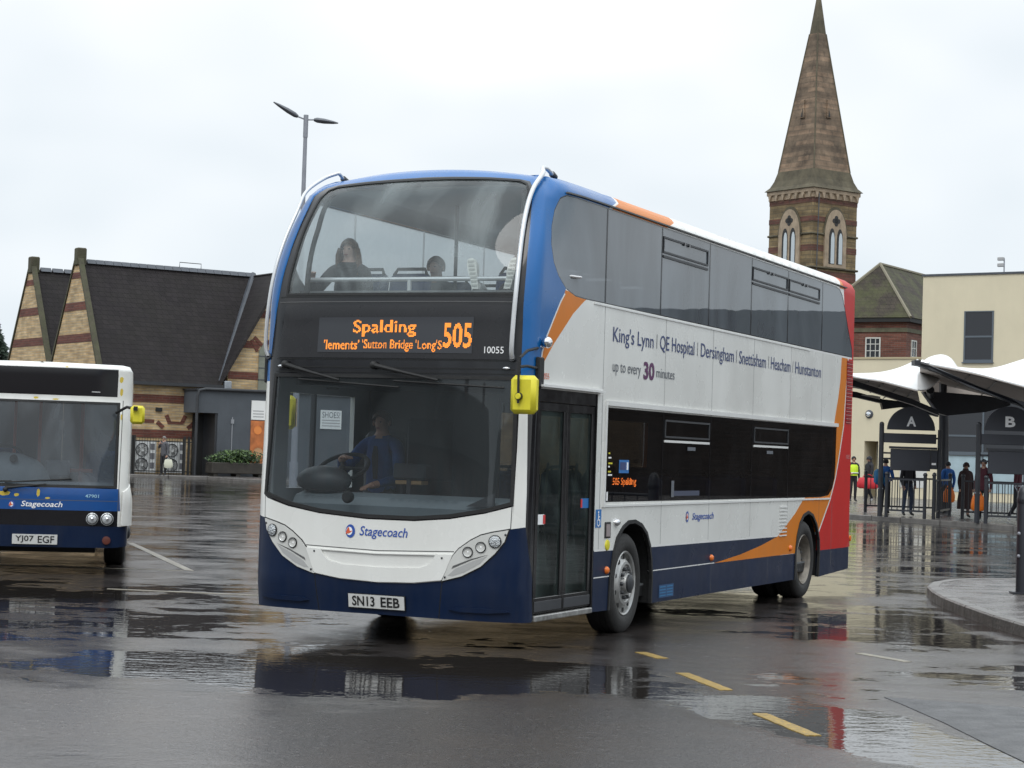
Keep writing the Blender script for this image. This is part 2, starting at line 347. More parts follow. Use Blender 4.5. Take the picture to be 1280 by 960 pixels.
def pip(p, poly):
    x, y = p; c = False; n = len(poly); j = n-1
    for i in range(n):
        a, b = poly[i]; d, e = poly[j]
        if (b > y) != (e > y) and x < (d-a)*(y-b)/(e-b)+a: c = not c
        j = i
    return c
def subdiv(poly, st):
    out = []
    for a, b in zip(poly, poly[1:]+poly[:1]):
        l = math.hypot(b[0]-a[0], b[1]-a[1]); k = max(1, math.ceil(l/st(a, b)))
        for i in range(k): out.append((a[0]+(b[0]-a[0])*i/k, a[1]+(b[1]-a[1])*i/k))
    return out
def skin(name, Pf, outline, mats, parent=None, holes=(), regions=(), off=0., th=.02, su=.06, sv=.09, flat=1.75, inmat=None, smooth=True):
    """a panel cut out of the surface Pf(u,v,offset): outline, holes and colour regions are polygons in (u,v)"""
    st = lambda a, b: (su if min(abs(a[0]), abs(b[0])) < flat or abs(a[0]-b[0]) < .01 and False else .35) if abs(a[0]-b[0]) > abs(a[1]-b[1]) else sv
    polys = [subdiv(list(p), st) for p in [outline, *holes, *[r[0] for r in regions]]]
    vs = []; es = []
    for p in polys:
        b = len(vs); vs += [Vector(q) for q in p]; es += [(b+i, b+(i+1) % len(p)) for i in range(len(p))]
    cell = {}
    def key(q): return (int(q[0]//.1), int(q[1]//.1))
    for q in vs: cell.setdefault(key(q), []).append(q)
    us = [q[0] for q in outline]; zs = [q[1] for q in outline]; u = min(us)
    while u < max(us):
        stp = su if abs(u) < flat else .35; v = min(zs)+sv*.5
        while v < max(zs):
            if pip((u, v), outline) and not any(pip((u, v), h) for h in holes):
                kx, ky = key((u, v)); ok = True
                for i in (-1, 0, 1):
                    for j in (-1, 0, 1):
                        for q in cell.get((kx+i, ky+j), ()):
                            if abs(q[0]-u) < .022 and abs(q[1]-v) < .022: ok = False
                if ok: vs.append(Vector((u, v)))
            v += sv
        u += stp
    cv, ce, cf, *_ = delaunay_2d_cdt(vs, es, [], 0, 1e-5)
    tri = []; mi = []
    for f in cf:
        c = (sum(cv[i][0] for i in f)/len(f), sum(cv[i][1] for i in f)/len(f))
        if not pip(c, outline) or any(pip(c, h) for h in holes): continue
        a, b, d = cv[f[0]], cv[f[1]], cv[f[2]]
        ar = (b[0]-a[0])*(d[1]-a[1])-(b[1]-a[1])*(d[0]-a[0])
        if abs(ar) < 1e-9: continue
        tri.append(tuple(f) if ar > 0 else tuple(f)[::-1])
        k = 0
        for r in regions:
            if pip(c, r[0]): k = r[1]
        mi.append(k)
    used = sorted({i for f in tri for i in f}); rm = {i: k for k, i in enumerate(used)}; n = len(used)
    V = [Pf(cv[i][0], cv[i][1], off) for i in used]; F = [[rm[i] for i in f] for f in tri]; Mi = list(mi); S = [smooth]*len(F)
    if th:
        if inmat is None: im = None
        V += [Pf(cv[i][0], cv[i][1], off-th) for i in used]
        F += [[n+rm[i] for i in f][::-1] for f in tri]; Mi += [inmat if inmat is not None else k for k in mi]; S += [smooth]*len(tri)
        cnt = {}
        for fi, f in enumerate(tri):
            for a, b in ((f[0], f[1]), (f[1], f[2]), (f[2], f[0])): cnt.setdefault((min(a, b), max(a, b)), []).append((a, b, mi[fi]))
        for e in cnt.values():
            if len(e) == 1:
                a, b, k = e[0]; q = len(V)
                V += [V[rm[a]], V[rm[b]], V[n+rm[b]], V[n+rm[a]]]; F.append([q+1, q, q+3, q+2]); Mi.append(k); S.append(False)
    me = bpy.data.meshes.new(name); me.from_pydata(V, [], F)
    me.polygons.foreach_set('material_index', Mi); me.polygons.foreach_set('use_smooth', S); me.update()
    if smooth:
        nv = []
        for i in used:
            u_, v_ = cv[i][0], cv[i][1]
            a = Vector(Pf(u_+.012, v_, off))-Vector(Pf(u_-.012, v_, off)); b = Vector(Pf(u_, v_+.012, off))-Vector(Pf(u_, v_-.012, off))
            c = a.cross(b); nv.append(c.normalized() if c.length > 1e-12 else Vector((0, 0, 1)))
        ln = []
        for p in me.polygons:
            for vi in p.vertices:
                if p.use_smooth: ln.append(nv[vi] if vi < n else -nv[vi-n])
                else: ln.append(p.normal)
        me.normals_split_custom_set([tuple(q) for q in ln])
    return link(name, me, mats, parent)

def text_mesh(txt, bold=0., shear=0.):
    c = bpy.data.curves.new('t', 'FONT'); c.body = txt; c.offset = bold; c.shear = shear; c.resolution_u = 3; c.dimensions = '2D'; c.fill_mode = 'BOTH'
    o = bpy.data.objects.new('t', c); COL.objects.link(o)
    dg = bpy.context.evaluated_depsgraph_get(); dg.update()
    me = bpy.data.meshes.new_from_object(o.evaluated_get(dg)); bpy.data.objects.remove(o)
    V = [(v.co.x, v.co.y) for v in me.vertices]; F = [list(p.vertices) for p in me.polygons]
    bpy.data.meshes.remove(me); return V, F
def lettering(name, txt, fn, box, mat, parent, bold=0., shear=0., keep=False, capref=None):
    """print: text fitted to box (a0,b0,a1,b1) of the 2D surface and laid on it by fn(a,b)"""
    V, F = text_mesh(txt, bold, shear)
    x0 = min(v[0] for v in V); x1 = max(v[0] for v in V); y0 = min(v[1] for v in V); y1 = max(v[1] for v in V)
    a0, b0, a1, b1 = box; sy = (b1-b0)/(y1-y0); sx = (a1-a0)/(x1-x0)
    me = bpy.data.meshes.new(name); me.from_pydata([fn(a0+(x-x0)*sx, b0+(y-y0)*sy) for x, y in V], [], F); me.update()
    return link(name, me, mat, parent)
def led(name, items, fn, mat, parent, pitch=.0095):
    """dot-matrix writing: items = (text, a0, b0, a1, b1, bold)"""
    mb = MB(); h = pitch*.40
    for txt, a0, b0, a1, b1, bold in items:
        V, F = text_mesh(txt, bold)
        x0 = min(v[0] for v in V); x1 = max(v[0] for v in V); y0 = min(v[1] for v in V); y1 = max(v[1] for v in V)
        tr = [[((V[i][0]-x0)/(x1-x0)*(a1-a0)+a0, (V[i][1]-y0)/(y1-y0)*(b1-b0)+b0) for i in f] for f in F]
        on = set()
        for t in tr:
            i0 = math.floor((min(p[0] for p in t)-a0)/pitch); i1 = math.ceil((max(p[0] for p in t)-a0)/pitch)
            j0 = math.floor((min(p[1] for p in t)-b0)/pitch); j1 = math.ceil((max(p[1] for p in t)-b0)/pitch)
            for i in range(i0, i1+1):
                for j in range(j0, j1+1):
                    if (i, j) not in on and pip((a0+(i+.5)*pitch, b0+(j+.5)*pitch), t): on.add((i, j))
        for i, j in on:
            a = a0+(i+.5)*pitch; b = b0+(j+.5)*pitch
            mb.quad(fn(a-h, b-h), fn(a+h, b-h), fn(a+h, b+h), fn(a-h, b+h))
    return tag(mb.build(name, mat, parent, recalc=False), kind='stuff')

# ================================================================== the double-deck bus
HW = 1.285; BL = 10.7; A = .4238
DX = Vector((math.sin(A), math.cos(A), 0)); DY = Vector((math.cos(A), -math.sin(A), 0))
BO = Vector((.1033, 16.031, 0))-DY*HW
def _ref(xa, hw, L, n4, mm, bow, rc):
    pts = []
    for i in range(201):
        s = i/200; t = 1-(1-s)**3
        pts.append((xa*(1-max(0, 1-t**n4)**mm)+bow*t*t, hw*t))
    pts.append((L-rc, hw))
    for k in range(1, 13):
        q = k/12*math.pi/2; pts.append((L-rc+rc*math.sin(q), hw-rc+rc*math.cos(q)))
    pts.append((L, 0.)); out = [(0, pts[0])]
    for a, b in zip(pts, pts[1:]): out.append((out[-1][0]+math.hypot(b[0]-a[0], b[1]-a[1]), b))
    return out
class Plan:
    def __init__(s, *a):
        s.ref = _ref(*a); s.rs = [r[0] for r in s.ref]; s.SU = s.ref[200][0]; s.SX = s.ref[200][1][0]; s.end = s.rs[-1]
    def pt(s, q):
        q = min(max(q, 0), s.end-1e-6); i = min(max(bisect.bisect_right(s.rs, q)-1, 0), len(s.rs)-2)
        f = (q-s.rs[i])/(s.rs[i+1]-s.rs[i]); a = s.ref[i][1]; b = s.ref[i+1][1]
        return a[0]+(b[0]-a[0])*f, a[1]+(b[1]-a[1])*f
    def __call__(s, u):
        q = abs(u); sg = 1 if u >= 0 else -1; x, y = s.pt(q); p = s.pt(q-.02); r = s.pt(q+.02)
        tx, ty = r[0]-p[0], r[1]-p[1]
        if q < .02: tx, ty = 0, 1
        l = math.hypot(tx, ty); return x, y*sg, -ty/l, tx/l*sg
PB = Plan(.26, HW, BL, 4, .30, .03, .16)
U = lambda x: x+PB.SU-PB.SX
VR = 3.84
def sst(a, b, x):
    t = min(max((x-a)/(b-a), 0), 1); return t*t*(3-2*t)
def fr_s(x): return math.exp(-(x/.6)**2)-math.exp(-((BL-x)/.5)**2)
def Bp(u, v, off=0.):
    x, y, nx, ny = PB(u); fr = math.exp(-(x/.6)**2)
    if v <= VR: z = v; d = 0
    else:
        q = min((v-VR)/.36, 1)*math.pi/2; d = .30*(1-math.cos(q)); z = VR+(.183+.005*fr+(.035+.025*fr)*(1-(y/HW)**2))*math.sin(q)
        if v > VR+.36: d += v-VR-.36
        z += off*math.sin(q)
        off = off*math.cos(q)
    d += fr*.15*min(max((v-2.9)/.94, 0), 1.1)**2
    g = fr_s(x); x += d*g; y *= 1-d/HW
    x += nx*off; y += ny*off
    x += fr*(.06*min(max((v-1.2)/1.5, 0), 1)+.26*min(max((v-2.75)/1.1, 0), 1.15)**1.5-.02*sst(.2, .5, v)+0.06*max(0, .5-v))
    return (-x, y, z)
bus = thing('double_decker_bus', 'white and blue double deck bus with orange 505 destination display crossing the wet yard', 'bus', BO, math.atan2(-DX.y, -DX.x))
mir = lambda p: [(-a, b) for a, b in p][::-1]
XY = lambda pts: [(U(a), b) for a, b in pts]

# outline with wheel arches
farch = XY([(1.985, .235), (2.0, .518), (2.075, .755), (2.153, .886), (2.31, .99), (2.45, 1.035), (2.62, 1.04), (2.80, 1.0), (2.952, .915), (3.054, .786), (3.105, .658), (3.136, .467), (3.125, .235)])
rarch = XY([(7.985, .235), (7.993, .528), (8.05, .746), (8.155, .901), (8.317, 1.001), (8.517, 1.038), (8.728, .994), (8.92, .869), (9.05, .687), (9.079, .49), (9.05, .235)])
END = PB.end-.002
bot = [(.0, .24), (1.40, .236), (1.5, .262)]
half = [(0, .24), (1.40, .236), (U(.3), .26)]+farch+rarch+[(U(9.06), .222), (U(10.4), .262), (END, .30)]
TOP = 4.24
outline = mir(half)[:-1]+half+[(END, TOP), (0, TOP), (-END, TOP)]
# openings
uw = [(-1.045, 2.932), (-.6, 2.93), (0, 2.93), (.6, 2.93), (1.143, 2.935), (1.15, 3.3), (1.162, 3.68), (1.17, 3.85), (1.16, 3.92), (1.10, 3.955), (.78, 3.966), (.337, 3.966), (-.098, 3.96), (-.6, 3.95), (-1.0, 3.935), (-1.065, 3.90), (-1.084, 3.82), (-1.083, 3.72), (-1.073, 3.54), (-1.049, 3.29)]
lw = [(-1.176, 1.215), (-.9, 1.138), (-.579, 1.088), (-.116, 1.058), (.33, 1.060), (.653, 1.090), (.961, 1.148), (1.176, 1.210), (1.173, 1.672), (1.165, 2.232), (0, 2.232), (-1.125, 2.232), (-1.15, 1.672)]
door = [(U(.30), .262), (U(1.62), .262), (U(1.60), 2.165), (U(.29), 2.165)]
ubn = XY([(.397, 3.543), (.398, 3.382), (.48, 3.23), (.606, 3.126), (.794, 3.03), (1.013, 2.985), (1.233, 2.978), (10.42, 2.985), (10.40, 3.1), (10.222, 3.30), (9.989, 3.60), (9.85, 3.75), (9.72, 3.815), (9.55, 3.832), (.76, 3.839), (.612, 3.801), (.473, 3.69)])
lbn = XY([(1.84, 1.208), (9.041, 1.194), (9.421, 1.215), (9.609, 1.3), (9.70, 1.43), (9.728, 1.6), (9.735, 2.068), (1.84, 2.058)])
lbo = mir(XY([(2.6, 1.208), (9.041, 1.194), (9.421, 1.215), (9.609, 1.3), (9.70, 1.43), (9.728, 1.6), (9.735, 2.068), (2.6, 2.058)]))
cabw = mir(XY([(.55, 1.25), (1.75, 1.25), (1.75, 2.1), (.55, 2.1)]))
holes = [uw, lw, door, ubn, mir(ubn), lbn, lbo, cabw]
# colours: 0 white 1 blue 2 navy 3 orange 4 red 5 line 6 black 7 gap
sw1 = XY([(.78, 3.02), (.761, 2.992), (.674, 2.918), (.533, 2.764), (.395, 2.612), (.303, 2.466), (.282, 2.347)])+[(1.40, 2.18)]
sw2 = XY([(1.30, 2.99), (1.226, 2.962), (1.147, 2.921), (.978, 2.834), (.784, 2.699), (.551, 2.54), (.41, 2.425), (.321, 2.349), (.275, 2.253)])+[(1.41, 2.18)]
reg = []
blue_h = [(0, 2.18), (1.40, 2.18)]+sw1[::-1][1:]+XY([(1.1, 3.5), (1.719, 3.828), (1.983, 3.94), (2.1, 4.1), (2.15, 4.4)])+[(0, 4.4)]
reg.append((blue_h, 1)); reg.append((mir(blue_h), 1))
for s_ in (0, 1):
    f = (lambda p: p) if s_ == 0 else mir
    reg.append((f([(a+.0, b) for a, b in sw1]+sw2[::-1]), 3))
    reg.append((f(sw1[1:]+[(a+.022, b-.006) for a, b in sw1[1:]][::-1]), 5))
    reg.append((f(XY([(1.719, 3.825), (1.983, 3.94), (2.1, 4.1), (2.15, 4.4), (3.7, 4.4), (3.66, 4.1), (3.55, 3.944), (3.242, 3.825)])), 3))
    reg.append((f(XY([(1.719, 3.825), (1.983, 3.94), (2.1, 4.1), (2.15, 4.4), (2.2, 4.4), (2.15, 4.1), (2.04, 3.94), (1.78, 3.825)])), 5))
    reg.append((f(XY([(.3, .1), (10.0, .1), (10.0, .541), (7.4, .541), (7.4, .772), (.3, .785)])), 2))
    reg.append((f(XY([(1.63, .772), (7.3, .757), (7.3, .775), (1.63, .79)])), 5))
    reg.append((f(XY([(1.63, .535), (5.0, .541), (5.0, .551), (1.63, .545)])), 5))
    redl = [(8.97, .543), (8.982, .764), (9.193, .929), (9.491, 1.163), (9.727, 1.438), (9.896, 1.751), (10.063, 2.104), (10.147, 2.635), (10.21, 2.99)]
    orl = [(9.90, 2.99), (9.86, 2.673), (9.78, 2.45), (9.684, 2.268), (9.6, 2.09), (9.3, 1.6), (8.7, 1.25), (8.307, 1.18), (7.971, 1.015), (7.64, .893), (7.264, .759), (6.581, .67), (5.884, .602), (4.998, .543)]
    reg.append((f(XY(orl+redl)), 3))
    redp = redl+[(10.05, 3.3), (9.9, 3.86), (9.95, 4.1), (9.98, 4.4)]
    reg.append((f(XY(redp)+[(END+.1, 4.4), (END+.1, .541)]), 4))
    reg.append((f(XY([(9.70, 3.826), (9.82, 3.95), (9.86, 4.1), (9.86, 4.4), (9.95, 4.4), (9.95, 4.1), (9.92, 3.95), (9.9, 3.826)])), 3))
    reg.append((f(XY(redl+[(a+.035, b-.012) for a, b in redl[::-1]])), 5))
    reg.append((f(XY([(8.9, .1), (8.9, .543)])+[(END+.1, .543), (END+.1, .1)]), 2))
    reg.append((f(XY([(8.3, 2.985), (10.4, 2.985), (10.4, 2.962), (8.3, 2.962)])), 5))
# front: navy below the lamps
nf = [(1.45, 1.018), (1.288, 1.018), (1.158, .998), (1.128, .898), (1.053, .798), (.936, .686), (.775, .601), (.604, .553), (.35, .52), (.018, .507)]
reg.append((nf+mir(nf)[1:]+[(-1.45, .1), (1.45, .1)], 2))
# front black mask: round the upper screen and the destination box, down to the lower screen
bk = [(1.19, 1.05), (1.20, 1.672), (1.20, 2.26), (1.20, 2.55), (1.195, 2.93), (1.195, 3.3), (1.205, 3.67), (1.215, 3.86), (1.20, 3.955), (1.10, 3.982), (.78, 3.990), (.337, 3.992), (0, 3.99)]
bkl = [(-.098, 3.985), (-.6, 3.976), (-1.05, 3.965), (-1.17, 3.94), (-1.20, 3.84), (-1.175, 3.70), (-1.15, 3.5), (-1.135, 3.25), (-1.145, 2.93), (-1.19, 2.6), (-1.22, 2.35), (-1.22, 2.26), (-1.19, 1.672), (-1.20, 1.2), (-1.15, 1.17), (-.9, 1.108), (-.579, 1.06), (-.116, 1.03), (.33, 1.032), (.653, 1.062), (.961, 1.120), (1.19, 1.185)]
reg.append((bk+bkl, 6))
# black door pillar on the nearside corner
reg.append(([(1.275, 2.185), (1.275, 1.938), (1.30, 1.3), (1.30, 1.018), (1.345, .8), (1.425, .587), (1.418, .2), (U(.32), .2), (U(.32), 2.185)], 6))
for x in (3.33, 4.77, 6.19, 7.63, 9.0): 
    for f in ((lambda p: p), mir): reg.append((f(XY([(x, .79), (x+.009, .79), (x+.009, 2.96), (x, 2.96)])), 7))
for f in ((lambda p: p), mir):
    reg.append((f(XY([(1.719, .79), (1.728, .79), (1.728, 2.96), (1.719, 2.96)])), 7))
    reg.append((f(XY([(9.60, .25), (9.613, .25), (9.613, 1.15), (9.60, 1.15)])), 7))
    reg.append((f([(.557, .2), (.566, .2), (.608, .553), (.599, .553)]), 6))
    reg.append((f([(1.170, 1.0), (1.178, 1.0), (1.185, 1.2), (1.177, 1.2)]), 7))
    reg.append((f(XY([(4.9, .25), (4.909, .25), (4.909, .54), (4.9, .54)])), 7))
    reg.append((f(XY([(6.9, .25), (6.909, .25), (6.909, .54), (6.9, .54)])), 7))
reg.append(([(-.70, .783), (0, .768), (.70, .793), (.70, .802), (0, .777), (-.70, .792)], 7))
shell_m = [white, blue, navy, orange, red, trim, black, seamm, pm('saloon_panels', (.36, .38, .39), .6, var=.08)]
skin('body_shell', Bp, outline, shell_m, bus, holes=holes, regions=reg, th=.045, inmat=8)
# roof between the cant rails
mb = MB(); mb.smooth = True; us = []; u = .02
while u < PB.end-.05: us.append(u); u += .08 if u < 2.2 or u > 10.5 else .3
rows = []
for u in us+[PB.end-.02]:
    a = Vector(Bp(u, TOP)); b = Vector(Bp(-u, TOP)); fr = math.exp(-(-a.x/.6)**2)
    row = []
    for k in range(9):
        t = k/8; p = a.lerp(b, t); cy = 1-(p.y/HW)**2; c0 = 1-(a.y/HW)**2
        p.z += (.035+.025*fr)*(cy-c0); row.append(p)
    rows.append(row)
mb.add([p for r in rows for p in r], [])
for i in range(len(rows)-1):
    xm = -rows[i][0].x; mb.mi = 1 if xm < 2.15 else 3 if xm < 3.7 else 0 if xm < 9.85 else 4
    for k in range(8):
        mb.f.append([i*9+k, i*9+k+1, (i+1)*9+k+1, (i+1)*9+k]); mb.m.append(mb.mi); mb.sm.append(True)
mb.build('roof_panel', shell_m, bus, recalc=False)
mb = MB(); mb.box(-10.2, -.9, -.93, .93, 3.93, 3.95); mb.build('ceiling', shell_m[8], bus)
# bright rails: above the lower windows, above the door, under the upper windows, gutter
def strip(name, x0, x1, z0, z1, off, th, m, side=1, par=bus):
    return skin(name, Bp, (lambda p: p if side > 0 else mir(p))(XY([(x0, z0), (x1, z0), (x1, z1), (x0, z1)])), [m], par, off=off, th=th)
for sd_ in (1, -1):
    strip('window_rail', 1.82, 9.75, 2.075, 2.118, .022, .03, trim, sd_)
    strip('gutter', .75, 10.02, 3.852, 3.868, .020, .02, seamm, sd_)
strip('window_rail', 1.80, 9.5, 1.165, 1.185, .010, .015, trim)
strip('window_rail', 1.45, 8.4, 2.955, 2.970, .010, .015, trim)
strip('window_rail', 1.79, 1.825, 1.165, 2.118, .016, .02, trim)
mb = MB(); mb.box(-1.66, -.27, HW-.01, HW+.055, 2.178, 2.196); mb.box(-1.65, -.27, HW-.01, HW+.03, 2.199, 2.214); mb.build('door_rain_rail', trim, bus)

# ---- glazing
skin('upper_windscreen', Bp, uw, [g_up], bus, off=-.004, th=0)
skin('lower_windscreen', Bp, lw, [g_lo], bus, off=-.004, th=0)
def offs(poly, d):
    n = len(poly); out = []
    for i in range(n):
        a, b, c = Vector(poly[i-1]), Vector(poly[i]), Vector(poly[(i+1) % n])
        t1 = (b-a).normalized(); t2 = (c-b).normalized(); n1 = Vector((-t1.y, t1.x)); n2 = Vector((-t2.y, t2.x))
        m = (n1+n2); m = m/max(.3, m.length_squared)*2 if m.length > 1e-6 else n1
        out.append((b.x+m.x*d, b.y+m.y*d))
    return out
def frame(name, poly, wd, off, th, m, par=bus, **k): return skin(name, Bp, poly, [m], par, holes=[offs(poly, wd)], off=off, th=th, **k)
frame('windscreen_gasket', offs(lw, -.016), .03, .006, .02, rubber)
frame('windscreen_gasket', offs(uw, -.012), .022, .006, .02, rubber)
def clipx(poly, a, b):
    for s_, lim in ((1, a), (-1, b)):
        out = []
        for p, q in zip(poly, poly[1:]+poly[:1]):
            ip = s_*(p[0]-lim) >= 0; iq = s_*(q[0]-lim) >= 0
            if ip: out.append(p)
            if ip != iq:
                t = (lim-p[0])/(q[0]-p[0]); out.append((lim, p[1]+(q[1]-p[1])*t))
        poly = out
    return poly
def glaze(band, divs, gm, hop, name='side_window', side=1, thin=.010):
    f = (lambda p: p) if side > 0 else mir
    for i, (a, b) in enumerate(zip([-9]+[U(d) for d in divs], [U(d) for d in divs]+[99])):
        pl = clipx(band, a+.004, b-.004)
        w_ = skin(name, Bp, f(pl), [gm, rubber], bus, off=-.003, th=0, regions=[])
        skin('frit_border', Bp, f(pl), [black], w_, holes=[f(offs(pl, thin))], off=-.001, th=.0)
        for (h0, h1, za, zb) in hop:
            if a-.02 < U((h0+h1)/2) < b+.02:
                hp = XY([(h0, za), (h1, za), (h1, zb), (h0, zb)])
                hp = [(min(max(p[0], a+.02), b-.02), p[1]) for p in hp]
                fr_ = skin('hopper_frame', Bp, f(hp), [darkmetal], w_, holes=[f(offs(hp, .018))], off=.008, th=.012)
                skin('hopper_bar', Bp, f([(hp[0][0], za-.045), (hp[1][0], za-.045), (hp[1][0], za-.022), (hp[0][0], za-.022)]), [trim if gm is g_dark else darkmetal], w_, off=.008, th=.012)
                if gm is not g_dark:
                    for xx in ((hp[0][0]+hp[1][0])/2-.07, (hp[0][0]+hp[1][0])/2+.07):
                        skin('catch', Bp, f([(xx-.02, zb-.03), (xx+.02, zb-.03), (xx+.02, zb), (xx-.02, zb)]), [black], w_, off=.014, th=.01)
    return
ub1 = [p for p in ubn]
glaze(ub1, [1.72, 3.16, 4.60, 6.04, 7.45, 8.93], g_side, [(3.18, 4.52, 3.59, 3.75), (6.06, 7.40, 3.59, 3.74), (7.47, 8.78, 3.59, 3.735)])
glaze(ub1, [1.72, 3.16, 4.60, 6.04, 7.45, 8.93], g_off, [], side=-1)
glaze(lbn, [3.33, 4.77, 6.20, 7.62], g_dark, [(3.37, 4.72, 1.815, 1.99), (6.26, 7.58, 1.815, 1.99)])
skin('side_window', Bp, lbo, [g_dark], bus, off=-.003, th=0)
cw = skin('cab_window', Bp, cabw, [glass('glass_cab', (.8, .84, .86), haze=.06, ior=1.15)], bus, off=-.003, th=0)
skin('window_divider', Bp, mir(XY([(1.02, 1.25), (1.06, 1.25), (1.06, 2.1), (1.02, 2.1)])), [darkmetal], cw, off=.01, th=.04)

# ---- destination box
strip_pts = [(-1.10, 2.385), (1.14, 2.385), (1.13, 2.835), (-1.04, 2.835)]
db = skin('destination_box', Bp, strip_pts, [pm('destination_black', (.018, .018, .02), .28, rvar=.08, vs=3)], bus, off=.010, th=.012)
ds = skin('destination_screen', Bp, [(-.676, 2.432), (.780, 2.432), (.788, 2.735), (-.670, 2.728)], [pm('screen_grey', (.045, .048, .055), .3)], db, off=.014, th=.004)
on_front = lambda d: (lambda a, b: Bp(a, b, d))
for it, pt_ in ((('Spalding', -.33, 2.565, .268, 2.705, .015), .0095), (("'lements'", -.61, 2.456, -.265, 2.540, .010), .0068), (("'Sutton Bridge", -.235, 2.440, .245, 2.545, .010), .0068), (("'Long'S", .27, 2.440, .512, 2.540, .010), .0068), (('505', .520, 2.475, .775, 2.685, .02), .0095)):
    led('destination_lettering', [it], on_front(.017), ledm, ds, pitch=pt_)
lettering('fleet_number', '10055', on_front(.013), (.888, 2.436, 1.052, 2.492), textw, db)
for v0, v1 in ((2.86, 2.868), (2.905, 2.916), (2.372, 2.38), (2.30, 2.312), (2.262, 2.27)):
    skin('mask_joint', Bp, [(-1.12, v0), (1.15, v0), (1.15, v1), (-1.12, v1)], [seamm if v0 in (2.86,) else pm('joint_dark', (.004, .004, .004), .4)], bus, off=.004, th=.004)

# ---- lower front: lamps, panel, bumper details
clr = [(1.158, .993), (1.128, .898), (1.053, .798), (.936, .686), (.775, .601), (.604, .553), (.632, .62), (.666, .712), (.70, .77), (.746, .823), (.847, .896), (.93, .94), (1.027, .967)][::-1]
for s_, f in ((1, lambda p: p), (-1, mir)):
    hl = skin('headlight', Bp, f(clr), [pm('lamp_surround', (.60, .60, .57), .3, coat=.4, var=.04)], bus, off=.014, th=.03)
    frame_ = skin('lamp_seal', Bp, f(offs(clr, -.010)), [rubber], hl, holes=[f(clr)], off=.002, th=.01)
    for (a, b, r_, m_) in ((1.053, .897, .047, lensm), (.936, .846, .038, chrome), (.826, .801, .038, chrome)):
        a *= s_; mb = MB(); mb.smooth = True; mb.mi = 0
        c = Vector(Bp(a, b, .016)); nrm = (c-Vector(Bp(a, b, -.03))).normalized(); q = nrm.to_track_quat('Z', 'Y')
        l = MB(); l.smooth = True
        l.lathe([(r_+.007, 0), (r_+.007, .008), (r_, .010), (r_, -.002), (r_*.5, -.02), (0, -.026)] if m_ is chrome else [(r_+.007, 0), (r_+.007, .008), (r_, .010), (r_*.9, .012), (0, .018)], 20)
        l.v = [tuple(q @ Vector(v)+c) for v in l.v]; 
        nseg = 20
        for k in range(len(l.m)): l.m[k] = 1 if k < nseg*2+1 else 0
        l.build('lamp', [bulb if m_ is chrome else lensm, rubber], hl)
        if m_ is chrome:
            k_ = MB(); k_.smooth = True; k_.ball(c-nrm*.012, .013); k_.build('lamp_bulb', textw, hl)
            k_ = MB(); k_.smooth = True; k_.lathe([(r_, .0085), (0, .0095)], 16); k_.v = [tuple(q @ Vector(v)+c) for v in k_.v]
    sl_ = f([(.655, .60), (.72, .66), (.86, .725), (.99, .775), (.93, .71), (.80, .635), (.70, .60)])
    skin('lamp_recess', Bp, sl_, [pm('recess_grey', (.40, .40, .39), .4)], hl, off=.016, th=.002)
    skin('lamp_ridge', Bp, f([(.69, .66), (.85, .735), (1.0, .788), (.86, .748), (.70, .682)]), [seamm], hl, off=.018, th=.002)
    for p in ((1.135, .955), (.632, .585), (.600 if s_ > 0 else .605, .742)):
        mb = MB(); c = Vector(Bp(p[0]*s_, p[1], .017)); mb.smooth = True; mb.ball(c, .009); mb.build('fastener', darkmetal, hl)
    gv = f([(.66, .322), (.72, .342), (.95, .345), (1.15, .335), (1.18, .322), (1.0, .306), (.75, .306)])
    skin('bumper_flute', Bp, gv, [navy], bus, off=.020, th=.03)
# white lower panel with its shallow scoop: built proud round the scoop
scoop = [(-.538, .755), (-.50, .70), (-.455, .668), (-.327, .641), (0, .632), (.389, .645), (.47, .675), (.515, .715), (.535, .760), (0, .745)]
pan = [(-.695, .768), (-.66, .70), (-.63, .62), (-.60, .56), (-.35, .527), (0, .514), (.35, .527), (.60, .56), (.63, .62), (.66, .70), (.695, .775), (0, .752)]
skin('lower_panel', Bp, pan, [white], bus, holes=[scoop], off=.016, th=.018)
skin('scoop_lining', Bp, offs(scoop, .001), [white], bus, off=.0015, th=.0)
pl = skin('number_plate', Bp, [(-.262, .290), (.264, .290), (.264, .402), (-.262, .402)], [platem], bus, off=.022, th=.02)
frame_ = skin('plate_edge', Bp, [(-.268, .284), (.270, .284), (.270, .408), (-.268, .408)], [rubber], pl, off=.019, th=.015)
lettering('registration', 'SN13', on_front(.026), (-.225, .305, -.012, .388), plateb, pl, bold=.022)
lettering('registration', 'EEB', on_front(.026), (.045, .305, .222, .388), plateb, pl, bold=.022)
